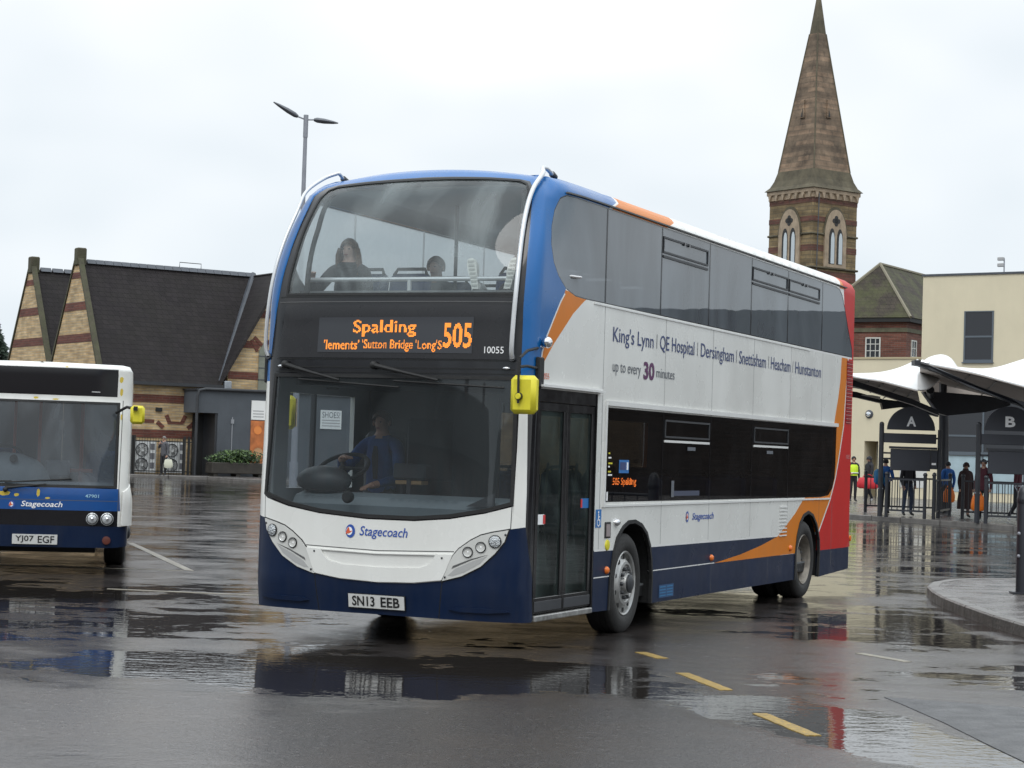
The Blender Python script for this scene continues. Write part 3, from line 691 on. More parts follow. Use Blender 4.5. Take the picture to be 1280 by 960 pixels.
def stage_logo(par, fn, a, b, r, txt_box, mt, sh=.22, bold=.008):
    mb = MB(); mb.smooth = False
    def disc(ca, cb, ra, rb, n=24): return [(ca+ra*math.cos(2*math.pi*k/n), cb+rb*math.sin(2*math.pi*k/n)) for k in range(n)]
    mb.mi = 0; mb.add([fn(*p) for p in disc(a, b, r*.8, r)], [list(range(24))])
    mb.mi = 1
    fn2 = lambda p, q: tuple(Vector(fn(p, q))*1.0+(Vector(fn(p, q))-Vector(fn0(p, q))).normalized()*.002)
    mb.add([fn2(*p) for p in disc(a-r*.15, b, r*.52, r*.62)], [list(range(24))])
    mb.mi = 2
    sw = [(a-r*.75, b-r*.45), (a-r*.2, b-r*.35), (a+r*.25, b-r*.1), (a+r*.32, b+r*.1), (a-r*.05, b-r*.02), (a-r*.2, b+r*.5), (a-r*.35, b+r*.6), (a-r*.6, b+r*.1)]
    fn3 = lambda p, q: tuple(Vector(fn(p, q))+(Vector(fn(p, q))-Vector(fn0(p, q))).normalized()*.004)
    mb.add([fn3(*p) for p in sw], [list(range(len(sw)))])
    mb.build('emblem', [stickb2, textw, texto], par, recalc=False)
    lettering('operator_lettering', 'Stagecoach', fn, txt_box, mt, par, bold=bold, shear=sh)
stickb2 = pm('emblem_blue', (.03, .085, .36), .4)
fn0 = on_front(-.05)
stage_logo(bus, on_front(.004), -.266, .925, .056, (-.178, .868, .275, .972), stickb2)
fn0 = lambda a, b: Bp(U(a), b, -.05)
on_side = lambda d: (lambda a, b: Bp(U(a), b, d))
stage_logo(bus, on_side(.004), 4.10, 1.04, .055, (4.25, .985, 4.93, 1.075), stickb2, bold=.012)
# ---- side print
words = ["King's Lynn", "QE Hospital", "Dersingham", "Snettisham", "Heacham", "Hunstanton"]
spans = [(1.925, 2.985), (3.165, 4.17), (4.375, 5.46), (5.65, 6.63), (6.82, 7.60), (7.80, 8.925)]
fitn = {}
for wd, (a, b) in zip(words, spans):
    desc = 'g' in wd or 'p' in wd
    lettering('route_lettering', wd, on_side(.004), (a, 2.655-(.042 if desc else .0), b, 2.795), textn, bus, bold=.004)
for xx in (3.075, 4.27, 5.555, 6.725, 7.70):
    lettering('route_divider', 'I', on_side(.004), (xx-.006, 2.66, xx+.006, 2.795), textg, bus)
lettering('route_lettering', 'up to every', on_side(.004), (1.94, 2.352, 2.66, 2.468), textg, bus)
lettering('route_lettering', '30', on_side(.004), (2.735, 2.35, 3.03, 2.52), textp, bus, bold=.035)
lettering('route_lettering', 'minutes', on_side(.004), (3.085, 2.385, 3.60, 2.475), textg, bus)
lettering('fleet_number', '10055', on_side(.004), (.30, 2.245, .48, 2.295), texto, bus)
lettering('fleet_number', '10055', on_side(.004), (10.22, 1.68, 10.40, 1.73), pm('print_pink', (.6, .25, .25), .5), bus)
# side display and stickers behind the first lower window
sdp = led('side_display', [('505 Spalding', 2.02, 1.345, 2.62, 1.425, .01)], on_side(.003), ledr, bus, pitch=.009)
mb = MB()
def sticker(name, x0, x1, z0, z1, m, d=.003, par=bus): return skin(name, Bp, XY([(x0, z0), (x1, z0), (x1, z1), (x0, z1)]), [m], par, off=d, th=0)
s1 = sticker('window_sticker', 2.17, 2.42, 1.47, 1.59, stickb); sticker('sticker_print', 2.19, 2.34, 1.50, 1.57, textn, .005, s1); sticker('sticker_print', 2.36, 2.40, 1.50, 1.57, textw, .005, s1)
for k, zz in enumerate((1.64, 1.60, 1.55, 1.52, 1.475, 1.445)): sticker('window_notice', 1.90, 1.94+.06*((k*7) % 3)/2, zz, zz+.014, textw if k % 2 else yellow)
sticker('window_sticker', 1.875, 1.91, 1.22, 1.30, textw)
wc = sticker('wheelchair_sign', 1.632, 1.765, .985, 1.145, stickb, .004)
mb = MB()
cx, cz = 1.695, 1.05
fnS = on_side(.007)
def dsk(ca, cb, r, n=14): mb.add([fnS(ca+r*math.cos(2*math.pi*k/n), cb+r*math.sin(2*math.pi*k/n)) for k in range(n)], [list(range(n))])
dsk(cx-.005, cz+.07, .012)
for (a, b, c, d) in ((cx-.012, cz+.055, cx+.006, cz+.0), (cx-.004, cz+.008, cx+.034, cz-.004), (cx-.004, cz+.035, cx+.03, cz+.025), (cx+.024, cz+.004, cx+.04, cz-.045)):
    mb.quad(fnS(a, b), fnS(c, b), fnS(c, d), fnS(a, d))
for k in range(14):
    t0 = math.pi*(.75+k*.085); t1 = math.pi*(.75+(k+1)*.085); r0, r1 = .028, .038
    mb.quad(fnS(cx+r0*math.cos(t0), cz-.018+r0*math.sin(t0)), fnS(cx+r1*math.cos(t0), cz-.018+r1*math.sin(t0)), fnS(cx+r1*math.cos(t1), cz-.018+r1*math.sin(t1)), fnS(cx+r0*math.cos(t1), cz-.018+r0*math.sin(t1)))
mb.build('wheelchair_symbol', textw, wc, recalc=False)
# side reflectors, ramp intercom panel, filler cap, vents, flap sign
mb = MB(); mb.box(-2.0, -1.86, HW, HW+.008, .885, 1.03, bev=.004); pb = mb.build('control_panel', rubber, bus)
mb = MB(); mb.box(-1.975, -1.885, HW+.006, HW+.012, .90, 1.01); mb.build('panel_face', pm('panel_grey', (.3, .25, .25), .5), pb)
mb = MB(); mb.smooth = True; mb.ball((-2.14, HW+.005, 1.022), .062, .035, .034); mb.build('side_lamp', chrome, bus)
mb = MB(); mb.smooth = True; mb.lathe([(.05, 0), (.045, .012), (.02, .016), (0, .016)], 16, 'Y', (-1.932, HW, .822)); mb.build('call_button', yellow, bus)
for xx, zz in ((1.93, .597), (4.886, .602), (7.781, .61)):
    mb = MB(); mb.smooth = True; mb.lathe([(.035, 0), (.033, .015), (.02, .028), (0, .03)], 14, 'Y', (-xx, HW, zz)); mb.build('side_marker', amber, bus)
mb = MB(); mb.smooth = True; mb.lathe([(.04, 0), (.038, .015), (0, .02)], 14, 'Y', (-10.60, HW-.02, .65)); mb.build('side_marker', amber, bus)
for k in range(9):
    z_ = .76+k*.041; mb = MB(); mb.box(-7.60, -7.32, HW+.001, HW+.012, z_, z_+.014); mb.build('vent_slat', trim, bus)
mb = MB(); mb.box(-10.43, -10.16, HW+.0005, HW+.004, 2.13, 2.94); vb = mb.build('engine_grille', pm('grille_red', (.2, .015, .015), .5), bus)
for k in range(34):
    z_ = 2.14+k*.0235; mb = MB(); mb.box(-10.42, -10.17, HW+.003, HW+.013, z_, z_+.009); mb.build('vent_slat', red if k % 2 else pm('vent_pink', (.62, .22, .2), .4), vb)
sb_ = sticker('skirt_sticker', 3.33, 3.75, .27, .395, pm('skirt_blue', (.02, .07, .17), .5))
for k in range(4):
    for j in (0, 1): sticker('sticker_print', 3.35+.2*j, 3.52+.2*j, .285+.028*k, .297+.028*k, pm('print_lightblue', (.03, .16, .33), .5), .005, sb_)
sticker('window_notice', 3.60, 3.68, 1.24, 1.40, textg); sticker('window_notice', 3.68, 4.45, 1.25, 1.30, pm('dull_blue', (.05, .06, .10), .5))
for xx in (4.05, 6.75): sticker('window_notice', xx, xx+.24, 1.70, 1.735, textg)
# ---- wheel arches and wheels
for s_ in (1, -1):
    for arch in (farch, rarch):
        y0, y1 = HW-.03, HW-.46; mb = MB(); ctr = (arch[0][0]+arch[-1][0])/2-U(0)
        pts = [(-(p[0]-U(0)), p[1]) for p in arch]
        n = len(pts); mb.smooth = True
        mb.add([(p[0], s_*y0, p[1]) for p in pts]+[(p[0], s_*y1, p[1]) for p in pts], [[i, i+1, n+i+1, n+i] for i in range(n-1)])
        mb.smooth = False; mb.add([(p[0], s_*y1, p[1]) for p in pts], [list(range(n))])
        mb.build('arch_liner', rubber, bus, recalc=False)
    for arch in (farch, rarch):
        p = [(a, b) for a, b in arch]; q = [(a, b) for a, b in offs(p, -.035)]; q[0] = (q[0][0], p[0][1]); q[-1] = (q[-1][0], p[-1][1])
        ring = p+q[::-1]; f = (lambda z: z) if s_ > 0 else mir
        skin('arch_trim', Bp, f(ring[::-1]), [rubber], bus, off=.012, th=.03)
def wheel(par, x, y, s_, steer=0., rear=False, r=.458, w_=.27, name='wheel', rim=.295, m_rim=silver):
    e = bpy.data.objects.new(name, None); COL.objects.link(e); e.parent = par; e.location = (x, y, r-.004); e.rotation_euler = (0, 0, steer)
    t = MB(); t.smooth = True; h = w_/2
    prof = [(rim, h-.02), (rim+.01, h-.005), (rim+.06, h+.012), (r-.06, h+.008), (r-.022, h-.006), (r-.008, h-.02)]
    for k in range(4): # tread ribs
        a = h-.03-k*(w_-.06)/4; prof += [(r, a), (r, a-.045), (r-.009, a-.047), (r-.009, a-.055)]
    prof += [(r-.008, -h+.02), (r-.06, -h), (rim+.01, -h+.01), (rim, -h+.02)]
    t.lathe([(p[0], p[1]*s_) for p in prof], 56, 'Y'); t.build('tyre', tyrem, e, edge=50)
    m = MB(); m.smooth = True
    if not rear: pr = [(rim+.006, h-.015), (rim-.004, h-.002), (rim-.018, h-.012), (rim-.03, h-.05), (rim-.06, h-.035), (.20, h+.0), (.175, h+.005), (.165, h-.01), (.10, h-.012), (.09, h+.03), (.06, h+.045), (0, h+.047)]
    else: pr = [(rim+.006, h-.015), (rim-.004, h-.002), (rim-.012, h-.02), (rim-.03, h-.16), (rim-.07, h-.20), (.19, h-.21), (.16, h-.20), (.14, h-.10), (.12, h-.07), (0, h-.065)]
    m.lathe([(p[0], p[1]*s_) for p in pr], 48, 'Y'); m.build('rim', m_rim, e, edge=30)
    hh = MB()
    for k in range(10):
        t_ = 2*math.pi*(k+.5)/10; c = (.235*math.cos(t_), s_*(h-.018 if not rear else h-.198), .245*math.sin(t_))
        hh.lathe([(.021, -.006), (.021, .003), (0, .003)], 10, 'Y', c)
    hh.build('rim_hole', rubber, e)
    nn = MB()
    for k in range(10):
        t_ = 2*math.pi*k/10; c = (.135*math.cos(t_), s_*(h-.005 if not rear else h-.09), .135*math.sin(t_))
        nn.lathe([(.019, -.02*s_), (.019, .022*s_), (.012, .03*s_), (0, .03*s_)], 6, 'Y', c)
    nn.build('wheel_nut', darkmetal, e)
    if not rear:
        mm_ = MB(); mm_.smooth = True; mm_.lathe([(.088, s_*(h+.004)), (.082, s_*(h+.05)), (.05, s_*(h+.068)), (0, s_*(h+.07))], 20, 'Y'); mm_.build('hub', darkmetal, e)
    return e
wheel(bus, -2.475, HW-.155, 1, R(2)); wheel(bus, -2.475, -HW+.155, -1, R(2))
for s_ in (1, -1):
    wheel(bus, -8.46, s_*(HW-.155), s_, 0, True, m_rim=pm('rim_worn', (.30, .27, .23), .5, metal=.4, var=.3, vs=6, dirt=.8, dcol=(.06,.05,.04)))
    wheel(bus, -8.46, s_*(HW-.46), s_, 0, True)
# ---- underside, floors, bulkheads
mb = MB(); mb.box(-10.5, -.35, -1.2, 1.2, .30, .40); mb.box(-10.5, -3.3, -.72, .72, .22, .30); mb.box(-2.62, -2.38, -1.1, 1.1, .3, .45)
mb.build('chassis', rubber, bus)
mb = MB(); mb.box(-10.4, -.62, -1.22, 1.22, 2.17, 2.24); mb.build('upper_floor', inner, bus)
mb = MB(); mb.box(-.66, -.22, -1.15, 1.15, 2.30, 2.86); mb.build('destination_housing', rubber, bus)
mb = MB(); mb.box(-10.3, -3.0, -1.2, 1.2, .40, .42); mb.build('saloon_floor', inner, bus)
# stairs / cab bulkhead behind the driver
dk = pm('cab_dark', (.035, .037, .042), .6, var=.2)
mb = MB(); mb.box(-2.05, -2.0, -1.22, .15, .4, 2.25); mb.build('cab_bulkhead', dk, bus)
mb = MB(); mb.box(-1.95, -.95, -.32, -.28, .4, 1.35, bev=.01); mb.box(-1.95, -1.05, -.31, -.295, 1.35, 1.9); mb.build('cab_door', dk, bus)
# upper deck seats
seat_m = pm('seat_moquette', (.03, .05, .14), .9, var=.3, vs=20); 
def seat(x, y, z, m=seat_m):
    e = bpy.data.objects.new('seat', None); COL.objects.link(e); e.parent = bus; e.location = (-x, y, z)
    a = MB(); a.smooth = True; a.box(-.05, .40, -.21, .21, .36, .46, bev=.04); a.build('seat_cushion', m, e)
    a = MB(); a.smooth = True; a.box(-.13, -.03, -.21, .21, .42, 1.02, bev=.04, rot=(0, R(-8), 0)); a.build('seat_back', m, e)
    a = MB(); a.tube([(-.10, -.17, 1.0), (-.12, -.14, 1.06), (-.12, .14, 1.06), (-.10, .17, 1.0)], .016); a.build('seat_handle', darkmetal, e)
    a = MB(); a.box(.0, .1, -.03, .03, 0, .38); a.build('seat_leg', darkmetal, e)
for x in (1.35, 2.2, 3.05, 3.9, 4.8, 5.7):
    for y in (-.98, -.54, .54, .98): seat(x, y, 2.22)
for x in (3.5, 5.0, 6.2, 7.4):
    for y in (-.98, -.54, .54, .98): seat(x, y, .42)
mb = MB(); mb.smooth = True; mb.tube([(-.45, -1.05, 3.09), (-.45, 1.05, 3.09)], .02); mb.tube([(-.45, -.03, 2.9), (-.45, -.03, 3.09)], .02); mb.build('front_handrail', rail_m, bus)
mb = MB(); mb.box(-.5, -.42, -1.1, 1.1, 2.86, 2.99); mb.build('upper_front_shelf', inner, bus)
for x, y in ((2.0, -.35), (2.0, .35), (3.8, -.35)):
    mb = MB(); mb.smooth = True; mb.tube([(-x, y, 2.24), (-x, y, 4.0)], .018); mb.build('grab_pole', darkmetal, bus)
skin('window_pillar', Bp, [(-.93, 2.95), (-.89, 2.95), (-.95, 3.29), (-.99, 3.54), (-1.05, 3.72), (-1.08, 3.90), (-1.12, 3.90), (-1.09, 3.72), (-1.03, 3.54), (-.985, 3.29)], [rubber], bus, off=-.09, th=.03)
skin('window_pillar', Bp, [(1.08, 2.95), (1.12, 2.95), (1.14, 3.90), (1.10, 3.90)], [rubber], bus, off=-.09, th=.03)
# ---- cab: dashboard, binnacle, steering wheel, ticket machine
mb = MB(); mb.smooth = True
prof = [(-.30, 1.02), (-.28, 1.13), (-.34, 1.20), (-.50, 1.235), (-.64, 1.20), (-.68, 1.0), (-.60, .8), (-.30, .8)]
mb.prism([(a, b) for a, b in prof], 2.2, lambda a, b, c: (a-.04-.10*abs((c-1.1)/1.1)**2.5, c-1.1, b)); mb.build('dashboard', pm('dash_grey', (.17, .20, .215), .6, var=.08), bus, edge=25)
for k in range(16):
    y0 = -1.0+k*.062 if k < 8 else -.15+(k-8)*.085
    mb = MB(); mb.box(-.44, -.41, y0, y0+.04, 1.245, 1.249); mb.build('demister_slot', rubber, bus)
mb = MB(); mb.smooth = True; mb.ball((-.62, -.90, 1.33), .17, .27, .13); mb.build('binnacle', pm('binnacle_grey', (.055, .06, .065), .5, var=.2), bus)
mb = MB(); mb.smooth = True; c = Vector((-.88, -.86, 1.44)); q = Euler((0, R(32), 0)).to_quaternion(); n = 28
mb.tube([tuple(c+q @ Vector((.235*math.cos(2*math.pi*k/n), .235*math.sin(2*math.pi*k/n), 0))) for k in range(n+1)], .019, 8, False)
for t_ in (R(90), R(210), R(330)): mb.tube([tuple(c), tuple(c+q @ Vector((.235*math.cos(t_), .235*math.sin(t_), 0)))], .016)
mb.tube([tuple(c), tuple(c+Vector((.25, 0, -.35)))], .04); mb.build('steering_wheel', rubber, bus)
mb = MB(); mb.box(-1.0, -.85, -.34, -.02, 1.36, 1.50, bev=.015); mb.box(-1.0, -.85, -.20, -.16, 1.0, 1.36); tk = mb.build('ticket_machine', dk, bus)
mb = MB(); mb.box(-1.0, -.86, -.32, -.06, 1.315, 1.35, bev=.005); mb.build('machine_shelf', pm('tan', (.35, .22, .10), .6), tk)
mb = MB(); mb.smooth = True; mb.lathe([(.05, 0), (.055, .03), (.04, .05), (0, .05)], 16, 'X', (-.32, -.478, 1.20)); mb.build('air_outlet', rubber, bus)
mb = MB(); mb.prism([(0, 0), (.26, .0), (.26, .12)], .02, lambda a, b, c: (-.40-c, .60+a, 1.16+b)); mb.build('notice_board', dk, bus)
mb = MB(); mb.box(-1.65, -1.52, -1.02, -.52, 1.15, 1.78, bev=.05); mb.smooth = True; mb.build('driver_seat', dk, bus)
# ---- door leaves
dm = pm('door_black', (.012, .012, .013), .2, rvar=.06, vs=4)
mb = MB(); mb.box(-1.60, -.30, HW-.06, HW-.004, 2.06, 2.165); mb.box(-1.605, -1.585, HW-.07, HW+.002, .262, 2.165); mb.box(-.318, -.30, HW-.07, HW-.002, .262, 2.165); mb.build('door_frame', dm, bus)
for (x0, x1, k) in ((.322, .942, 0), (.954, 1.583, 1)):
    e = bpy.data.objects.new('door_leaf', None); COL.objects.link(e); e.parent = bus; e.location = (-x1, HW-.03, .30)
    W_ = x1-x0; H_ = 1.755; a = MB()
    b_ = .06 if k == 0 else .065
    a.box(0, W_, -.02, .02, 0, .13, bev=.004); a.box(0, W_, -.02, .02, H_-.07, H_, bev=.004)
    a.box(0, b_, -.02, .02, .13, H_-.07, bev=.004); a.box(W_-b_, W_, -.02, .02, .13, H_-.07, bev=.004); a.build('leaf_frame', dm, e)
    a = MB(); a.quad((b_-.005, .004, .125), (W_-b_+.005, .004, .125), (W_-b_+.005, .004, H_-.065), (b_-.005, .004, H_-.065)); a.build('pane', g_door, e, recalc=False)
    a = MB(); a.box(.02, W_-.02, .02, .026, .015, .10, bev=.003); a.build('kick_plate', dk, e)
    a = MB(); a.smooth = True; xx = W_*.35; a.tube([(xx, -.05, .5), (xx, -.09, .8), (xx, -.05, 1.25)], .013); a.build('grab_handle', darkmetal, e)
    z0 = .735 if k == 0 else .86
    a = MB(); x_ = .40 if k == 0 else .06
    a.quad((x_, .0065, z0), (x_+.18, .0065, z0), (x_+.18, .0065, z0+.085), (x_, .0065, z0+.085)); a.build('door_sticker', textw if k == 0 else stickb, e, recalc=False)
    a = MB(); a.quad((x_-.02 if k == 0 else x_+.15, .008, z0+.005), (x_+.03 if k == 0 else x_+.19, .008, z0+.005), (x_+.03 if k == 0 else x_+.19, .008, z0+.08), (x_-.02 if k == 0 else x_+.15, .008, z0+.08)); a.build('sticker_mark', stickr, e, recalc=False)
mb = MB(); mb.box(-1.59, -.32, HW-.12, HW+.015, .235, .285, bev=.008); mb.build('door_step', pm('worn_alloy', (.34, .34, .33), .4, metal=.5, var=.4, vs=14, dirt=.6), bus)
mb = MB(); mb.box(-1.62, -.28, .3, HW-.1, .28, .32); mb.build('entrance_floor', inner, bus)
# ---- white corner strip ahead of the door handled by the shell; handrails outside the upper screen
def rail(pts, s_, r0=.020):
    mb = MB(); mb.smooth = True
    P_ = [Vector(Bp(a*s_ if s_ else a, b, d)) for a, b, d in pts]
    out = []
    for i in range(len(P_)-1):
        p0 = P_[max(i-1, 0)]; p1, p2 = P_[i], P_[i+1]; p3 = P_[min(i+2, len(P_)-1)]
        for k in range(6):
            t = k/6; out.append(.5*((2*p1)+(-p0+p2)*t+(2*p0-5*p1+4*p2-p3)*t*t+(-p0+3*p1-3*p2+p3)*t**3))
    out.append(P_[-1]); r_ = mb.tube(out, r0, 10).build('front_guard_rail', rail_m, bus)
    for p in (P_[0], P_[-1]):
        k = MB(); k.smooth = True; k.tube([p+Vector((.0, 0, .0)), p+Vector((-.07, 0, -.02))], .028, 10); k.build('rail_socket', darkmetal, r_)
rail([(1.125, 2.40, .02), (1.12, 2.48, .055), (1.126, 2.731, .06), (1.131, 3.009, .06), (1.139, 3.4, .06), (1.165, 3.671, .06), (1.212, 3.857, .062), (1.31, 4.0, .065), (1.47, 4.08, .065), (1.67, 4.12, .065), (1.88, 4.14, .06), (2.1, 4.16, .03)], 1)
rail([(1.235, 2.40, .02), (1.24, 2.50, .045), (1.22, 2.80, .05), (1.20, 3.1, .055), (1.20, 3.4, .06), (1.22, 3.7, .065), (1.27, 3.88, .07), (1.36, 4.02, .075), (1.52, 4.12, .075), (1.72, 4.16, .06), (1.95, 4.18, .03)], -1, .016)
# ---- wipers
for (p0, p1, b0, b1) in (((-1.00, 2.325), (-.43, 2.195), (-.846, 2.200), (.138, 2.142)), ((-.11, 2.325), (.50, 2.205), (.09, 2.196), (1.072, 2.154))):
    e = MB(); e.smooth = True; e.tube([Bp(*p0, .03), Bp((p0[0]+p1[0])/2, (p0[1]+p1[1])/2, .055), Bp(*p1, .035)], [.022, .014, .010]); e.ball(Bp(*p0, .025), .035)
    wp = e.build('wiper', rubber, bus)
    e = MB(); e.smooth = True; e.tube([Bp(b0[0]+(b1[0]-b0[0])*k/10, b0[1]+(b1[1]-b0[1])*k/10, .022) for k in range(11)], .0085, 6); e.build('wiper_blade', rubber, wp)
for a, b in ((-1.055, 2.31), (1.078, 2.315)):
    mb = MB(); mb.smooth = True; mb.ball(Bp(a, b, .01), .02, .035, .015); mb.build('marker_lamp', chrome, bus)
# ---- mirrors
def mirror(s_, c, par=bus, full=True):
    e = bpy.data.objects.new('wing_mirror', None); COL.objects.link(e); e.parent = par; e.location = c
    a = MB(); a.smooth = True; a.box(-.055, .055, -.112, .112, -.155, .155, bev=.035); a.build('mirror_housing', yellow, e)
    a = MB(); a.box(-.062, -.054, -.09, .09, -.13, .13); a.build('mirror_glass', chrome, e)
    a = MB(); a.smooth = True; a.tube([(.075, -.02*s_, .30), (.085, -.02*s_, .16), (.075, -.02*s_, -.07)], .011); a.lathe([(.03, 0), (.03, .03), (.012, .035), (0, .035)], 14, 'X', (.052, -.02*s_, -.015)); a.build('mirror_arm', rubber, e)
    a = MB(); a.smooth = True; a.lathe([(.026, .03), (.022, .042), (0, .042)], 14, 'X', (.052, -.02*s_, -.015)); a.build('arm_clamp', yellow, e)
    a = MB(); a.smooth = True; a.tube([(.075, -.02*s_, .29), (-.10, -.03*s_, .36), (-.44, -.09*s_, .40)], .012); a.tube([(.075, -.02*s_, .22), (-.10, -.03*s_, .235), (-.44, -.09*s_, .235)], .012)
    a.build('mirror_bracket', rubber, e)
    return e
mirror(1, (.20, 1.375, 2.092)); mo_ = mirror(-1, (-1.12, -1.57, 1.93)); mo_.rotation_euler = (0, 0, R(-62))
for s_ in (1, -1):
    mb = MB(); mb.box(-.33, -.22, s_*(HW-.01), s_*(HW+.03), 2.17, 2.42, bev=.01); mb.build('bracket_plate', rubber, bus)
mb = MB(); mb.smooth = True; mb.ball((-.33, HW+.045, 2.545), .05, .045, .05); mb.tube([(-.33, HW, 2.50), (-.33, HW+.04, 2.53)], .012); mb.build('kerb_mirror', chrome, bus)

# ================================================================== the ground
def ground_mat():
    m = bpy.data.materials.new('wet_asphalt'); m.use_nodes = True; t = m.node_tree; b = t.nodes['Principled BSDF']
    L = t.links.new
    c = t.nodes.new('ShaderNodeTexCoord')
    def noise(sc, det=5, ro=.55, mpscale=None, rot=0, dist=0):
        n = t.nodes.new('ShaderNodeTexNoise'); n.inputs['Scale'].default_value = sc; n.inputs['Detail'].default_value = det; n.inputs['Roughness'].default_value = ro; n.inputs['Distortion'].default_value = dist
        if mpscale:
            q = t.nodes.new('ShaderNodeMapping'); q.inputs['Scale'].default_value = mpscale; q.inputs['Rotation'].default_value = (0, 0, rot); L(c.outputs['Object'], q.inputs[0]); L(q.outputs[0], n.inputs[0])
        else: L(c.outputs['Object'], n.inputs[0])
        return n.outputs[0]
    def mr_(s, a, b_, lo=0., hi=1., smooth=True):
        r = t.nodes.new('ShaderNodeMapRange'); r.inputs['From Min'].default_value = a; r.inputs['From Max'].default_value = b_; r.inputs['To Min'].default_value = lo; r.inputs['To Max'].default_value = hi
        if smooth: r.interpolation_type = 'SMOOTHSTEP'
        L(s, r.inputs[0]); return r.outputs[0]
    def ma(op, a, b_):
        q = t.nodes.new('ShaderNodeMath'); q.operation = op
        for i, v in enumerate((a, b_)):
            if isinstance(v, (int, float)): q.inputs[i].default_value = v
            else: L(v, q.inputs[i])
        return q.outputs[0]
    # low-lying hollows of the yard, where water stands: centre x, y, half sizes, turn, depth
    hol = HOLLOWS
    acc = None
    for (x, y, rx, ry, rot, amp) in hol:
        q = t.nodes.new('ShaderNodeMapping'); q.vector_type = 'TEXTURE'; q.inputs['Location'].default_value = (x, y, 0); q.inputs['Rotation'].default_value = (0, 0, rot); q.inputs['Scale'].default_value = (rx, ry, 1)
        L(c.outputs['Object'], q.inputs[0]); ln = t.nodes.new('ShaderNodeVectorMath'); ln.operation = 'LENGTH'; L(q.outputs[0], ln.inputs[0])
        g = mr_(ln.outputs['Value'], .45, 1.25, amp, 0.)
        acc = g if acc is None else ma('ADD', acc, g)
    big = noise(.55, 8, .68, (1, 1, 1), 0, .3)
    mid = noise(3.0, 6, .62, (.55, 1.0, 1))
    streak = noise(1.1, 7, .62, (.35, 1.0, 1), .25, .6)
    lv0 = ma('ADD', ma('ADD', ma('MULTIPLY', big, .45), ma('MULTIPLY', mid, .25)), ma('MULTIPLY', streak, .30))
    lvl = ma('ADD', ma('MULTIPLY', ma('SUBTRACT', lv0, .5), 1.9), ma('ADD', acc, .5))
    wet = mr_(lvl, .585, .62)                 # standing water
    film = mr_(lvl, .36, .60)                  # damp film round it
    fine = noise(55, 3, .7); med = noise(14, 5, .6)
    col1 = t.nodes.new('ShaderNodeMixRGB'); col1.inputs[1].default_value = (.016, .014, .0135, 1); col1.inputs[2].default_value = (.066, .059, .057, 1); L(mr_(fine, .40, .62), col1.inputs[0])
    col2 = t.nodes.new('ShaderNodeMixRGB'); L(mr_(noise(.7, 9, .75), .42, .62, 0, .75), col2.inputs[0]); L(col1.outputs[0], col2.inputs[1]); col2.inputs[2].default_value = (.048, .040, .036, 1)
    col3 = t.nodes.new('ShaderNodeMixRGB'); L(wet, col3.inputs[0]); L(col2.outputs[0], col3.inputs[1]); col3.inputs[2].default_value = (.022, .019, .017, 1)
    L(col3.outputs[0], b.inputs['Base Color'])
    rough_dry = mr_(med, .3, .7, .17, .28)
    r1 = t.nodes.new('ShaderNodeMix'); L(film, r1.inputs[0]); L(rough_dry, r1.inputs[2]); r1.inputs[3].default_value = .12
    r2 = t.nodes.new('ShaderNodeMix'); L(wet, r2.inputs[0]); L(r1.outputs[0], r2.inputs[2]); r2.inputs[3].default_value = .012
    L(r2.outputs[0], b.inputs['Roughness']); b.inputs['IOR'].default_value = 1.48
    # relief: stone chippings where it is only damp, faint rings and ripples on the water
    h1 = ma('MULTIPLY', fine, .0030); h2 = ma('MULTIPLY', med, .003)
    rel = ma('ADD', h1, h2)
    inv = ma('SUBTRACT', 1., wet)
    rel = ma('MULTIPLY', rel, ma('MULTIPLY', inv, ma('SUBTRACT', 1.05, ma('MULTIPLY', film, .65))))
    rip = ma('ADD', ma('MULTIPLY', noise(5.5, 3, .6, (1, 1.6, 1)), .0018), ma('MULTIPLY', noise(1.6, 2, .5), .0022))
    hh = ma('ADD', rel, ma('MULTIPLY', rip, wet))
    bp = t.nodes.new('ShaderNodeBump'); bp.inputs['Strength'].default_value = 1.; bp.inputs['Distance'].default_value = 1.
    L(hh, bp.inputs['Height']); L(bp.outputs[0], b.inputs['Normal'])
    return m
HOLLOWS = [(1.95, 12.3, .72, 1.9, .42, .34), (2.35, 11.6, .6, 1.2, .42, .3), (-.9, 14.6, 2.1, 1.75, .05, .26), (-2.5, 13.9, 1.5, 1.2, 0, .12), (-4.6, 18.5, 3.0, 4., .1, .13), (-2.5, 24., 6, 5, .0, .05), (2.3, 14.2, .65, 1.9, .1, .12), (3.9, 19.6, 1.3, 2.2, -.3, .22), (5.2, 29, 4, 9, 0, .10), (9, 44, 7, 11, 0, .12), (-12, 70, 10, 18, 0, .12), (-9, 40, 9, 12, 0, .05), (3.9, 15.8, 1., 2.4, -.2, .06), (0.5, 11.3, 2., 1.9, 0, -.28), (-2.6, 11., 2.4, 1.4, 0, -.13), (2.3, 16.6, 1.1, 1.3, 0, -.14)]
wetm = ground_mat()
mb = MB(); mb.quad((-900, -300, 0), (900, -300, 0), (900, 1500, 0), (-900, 1500, 0)); tag(mb.build('ground', wetm, None), kind='structure')
ptm = pm('patch_asphalt', (.075, .075, .077), .5, var=.25, vs=3, bump=.9, bs=45, dirt=.4, dcol=(.04, .038, .036), rvar=.12)
PP = [(2.67, 13.87), (2.72, 13.49), (2.76, 13.09), (2.81, 12.6), (2.83, 12.24), (2.87, 11.59), (2.92, 10.93), (3.01, 10.47), (3.41, 10.94), (3.92, 13.28), (3.6, 13.49), (3.16, 13.68)]
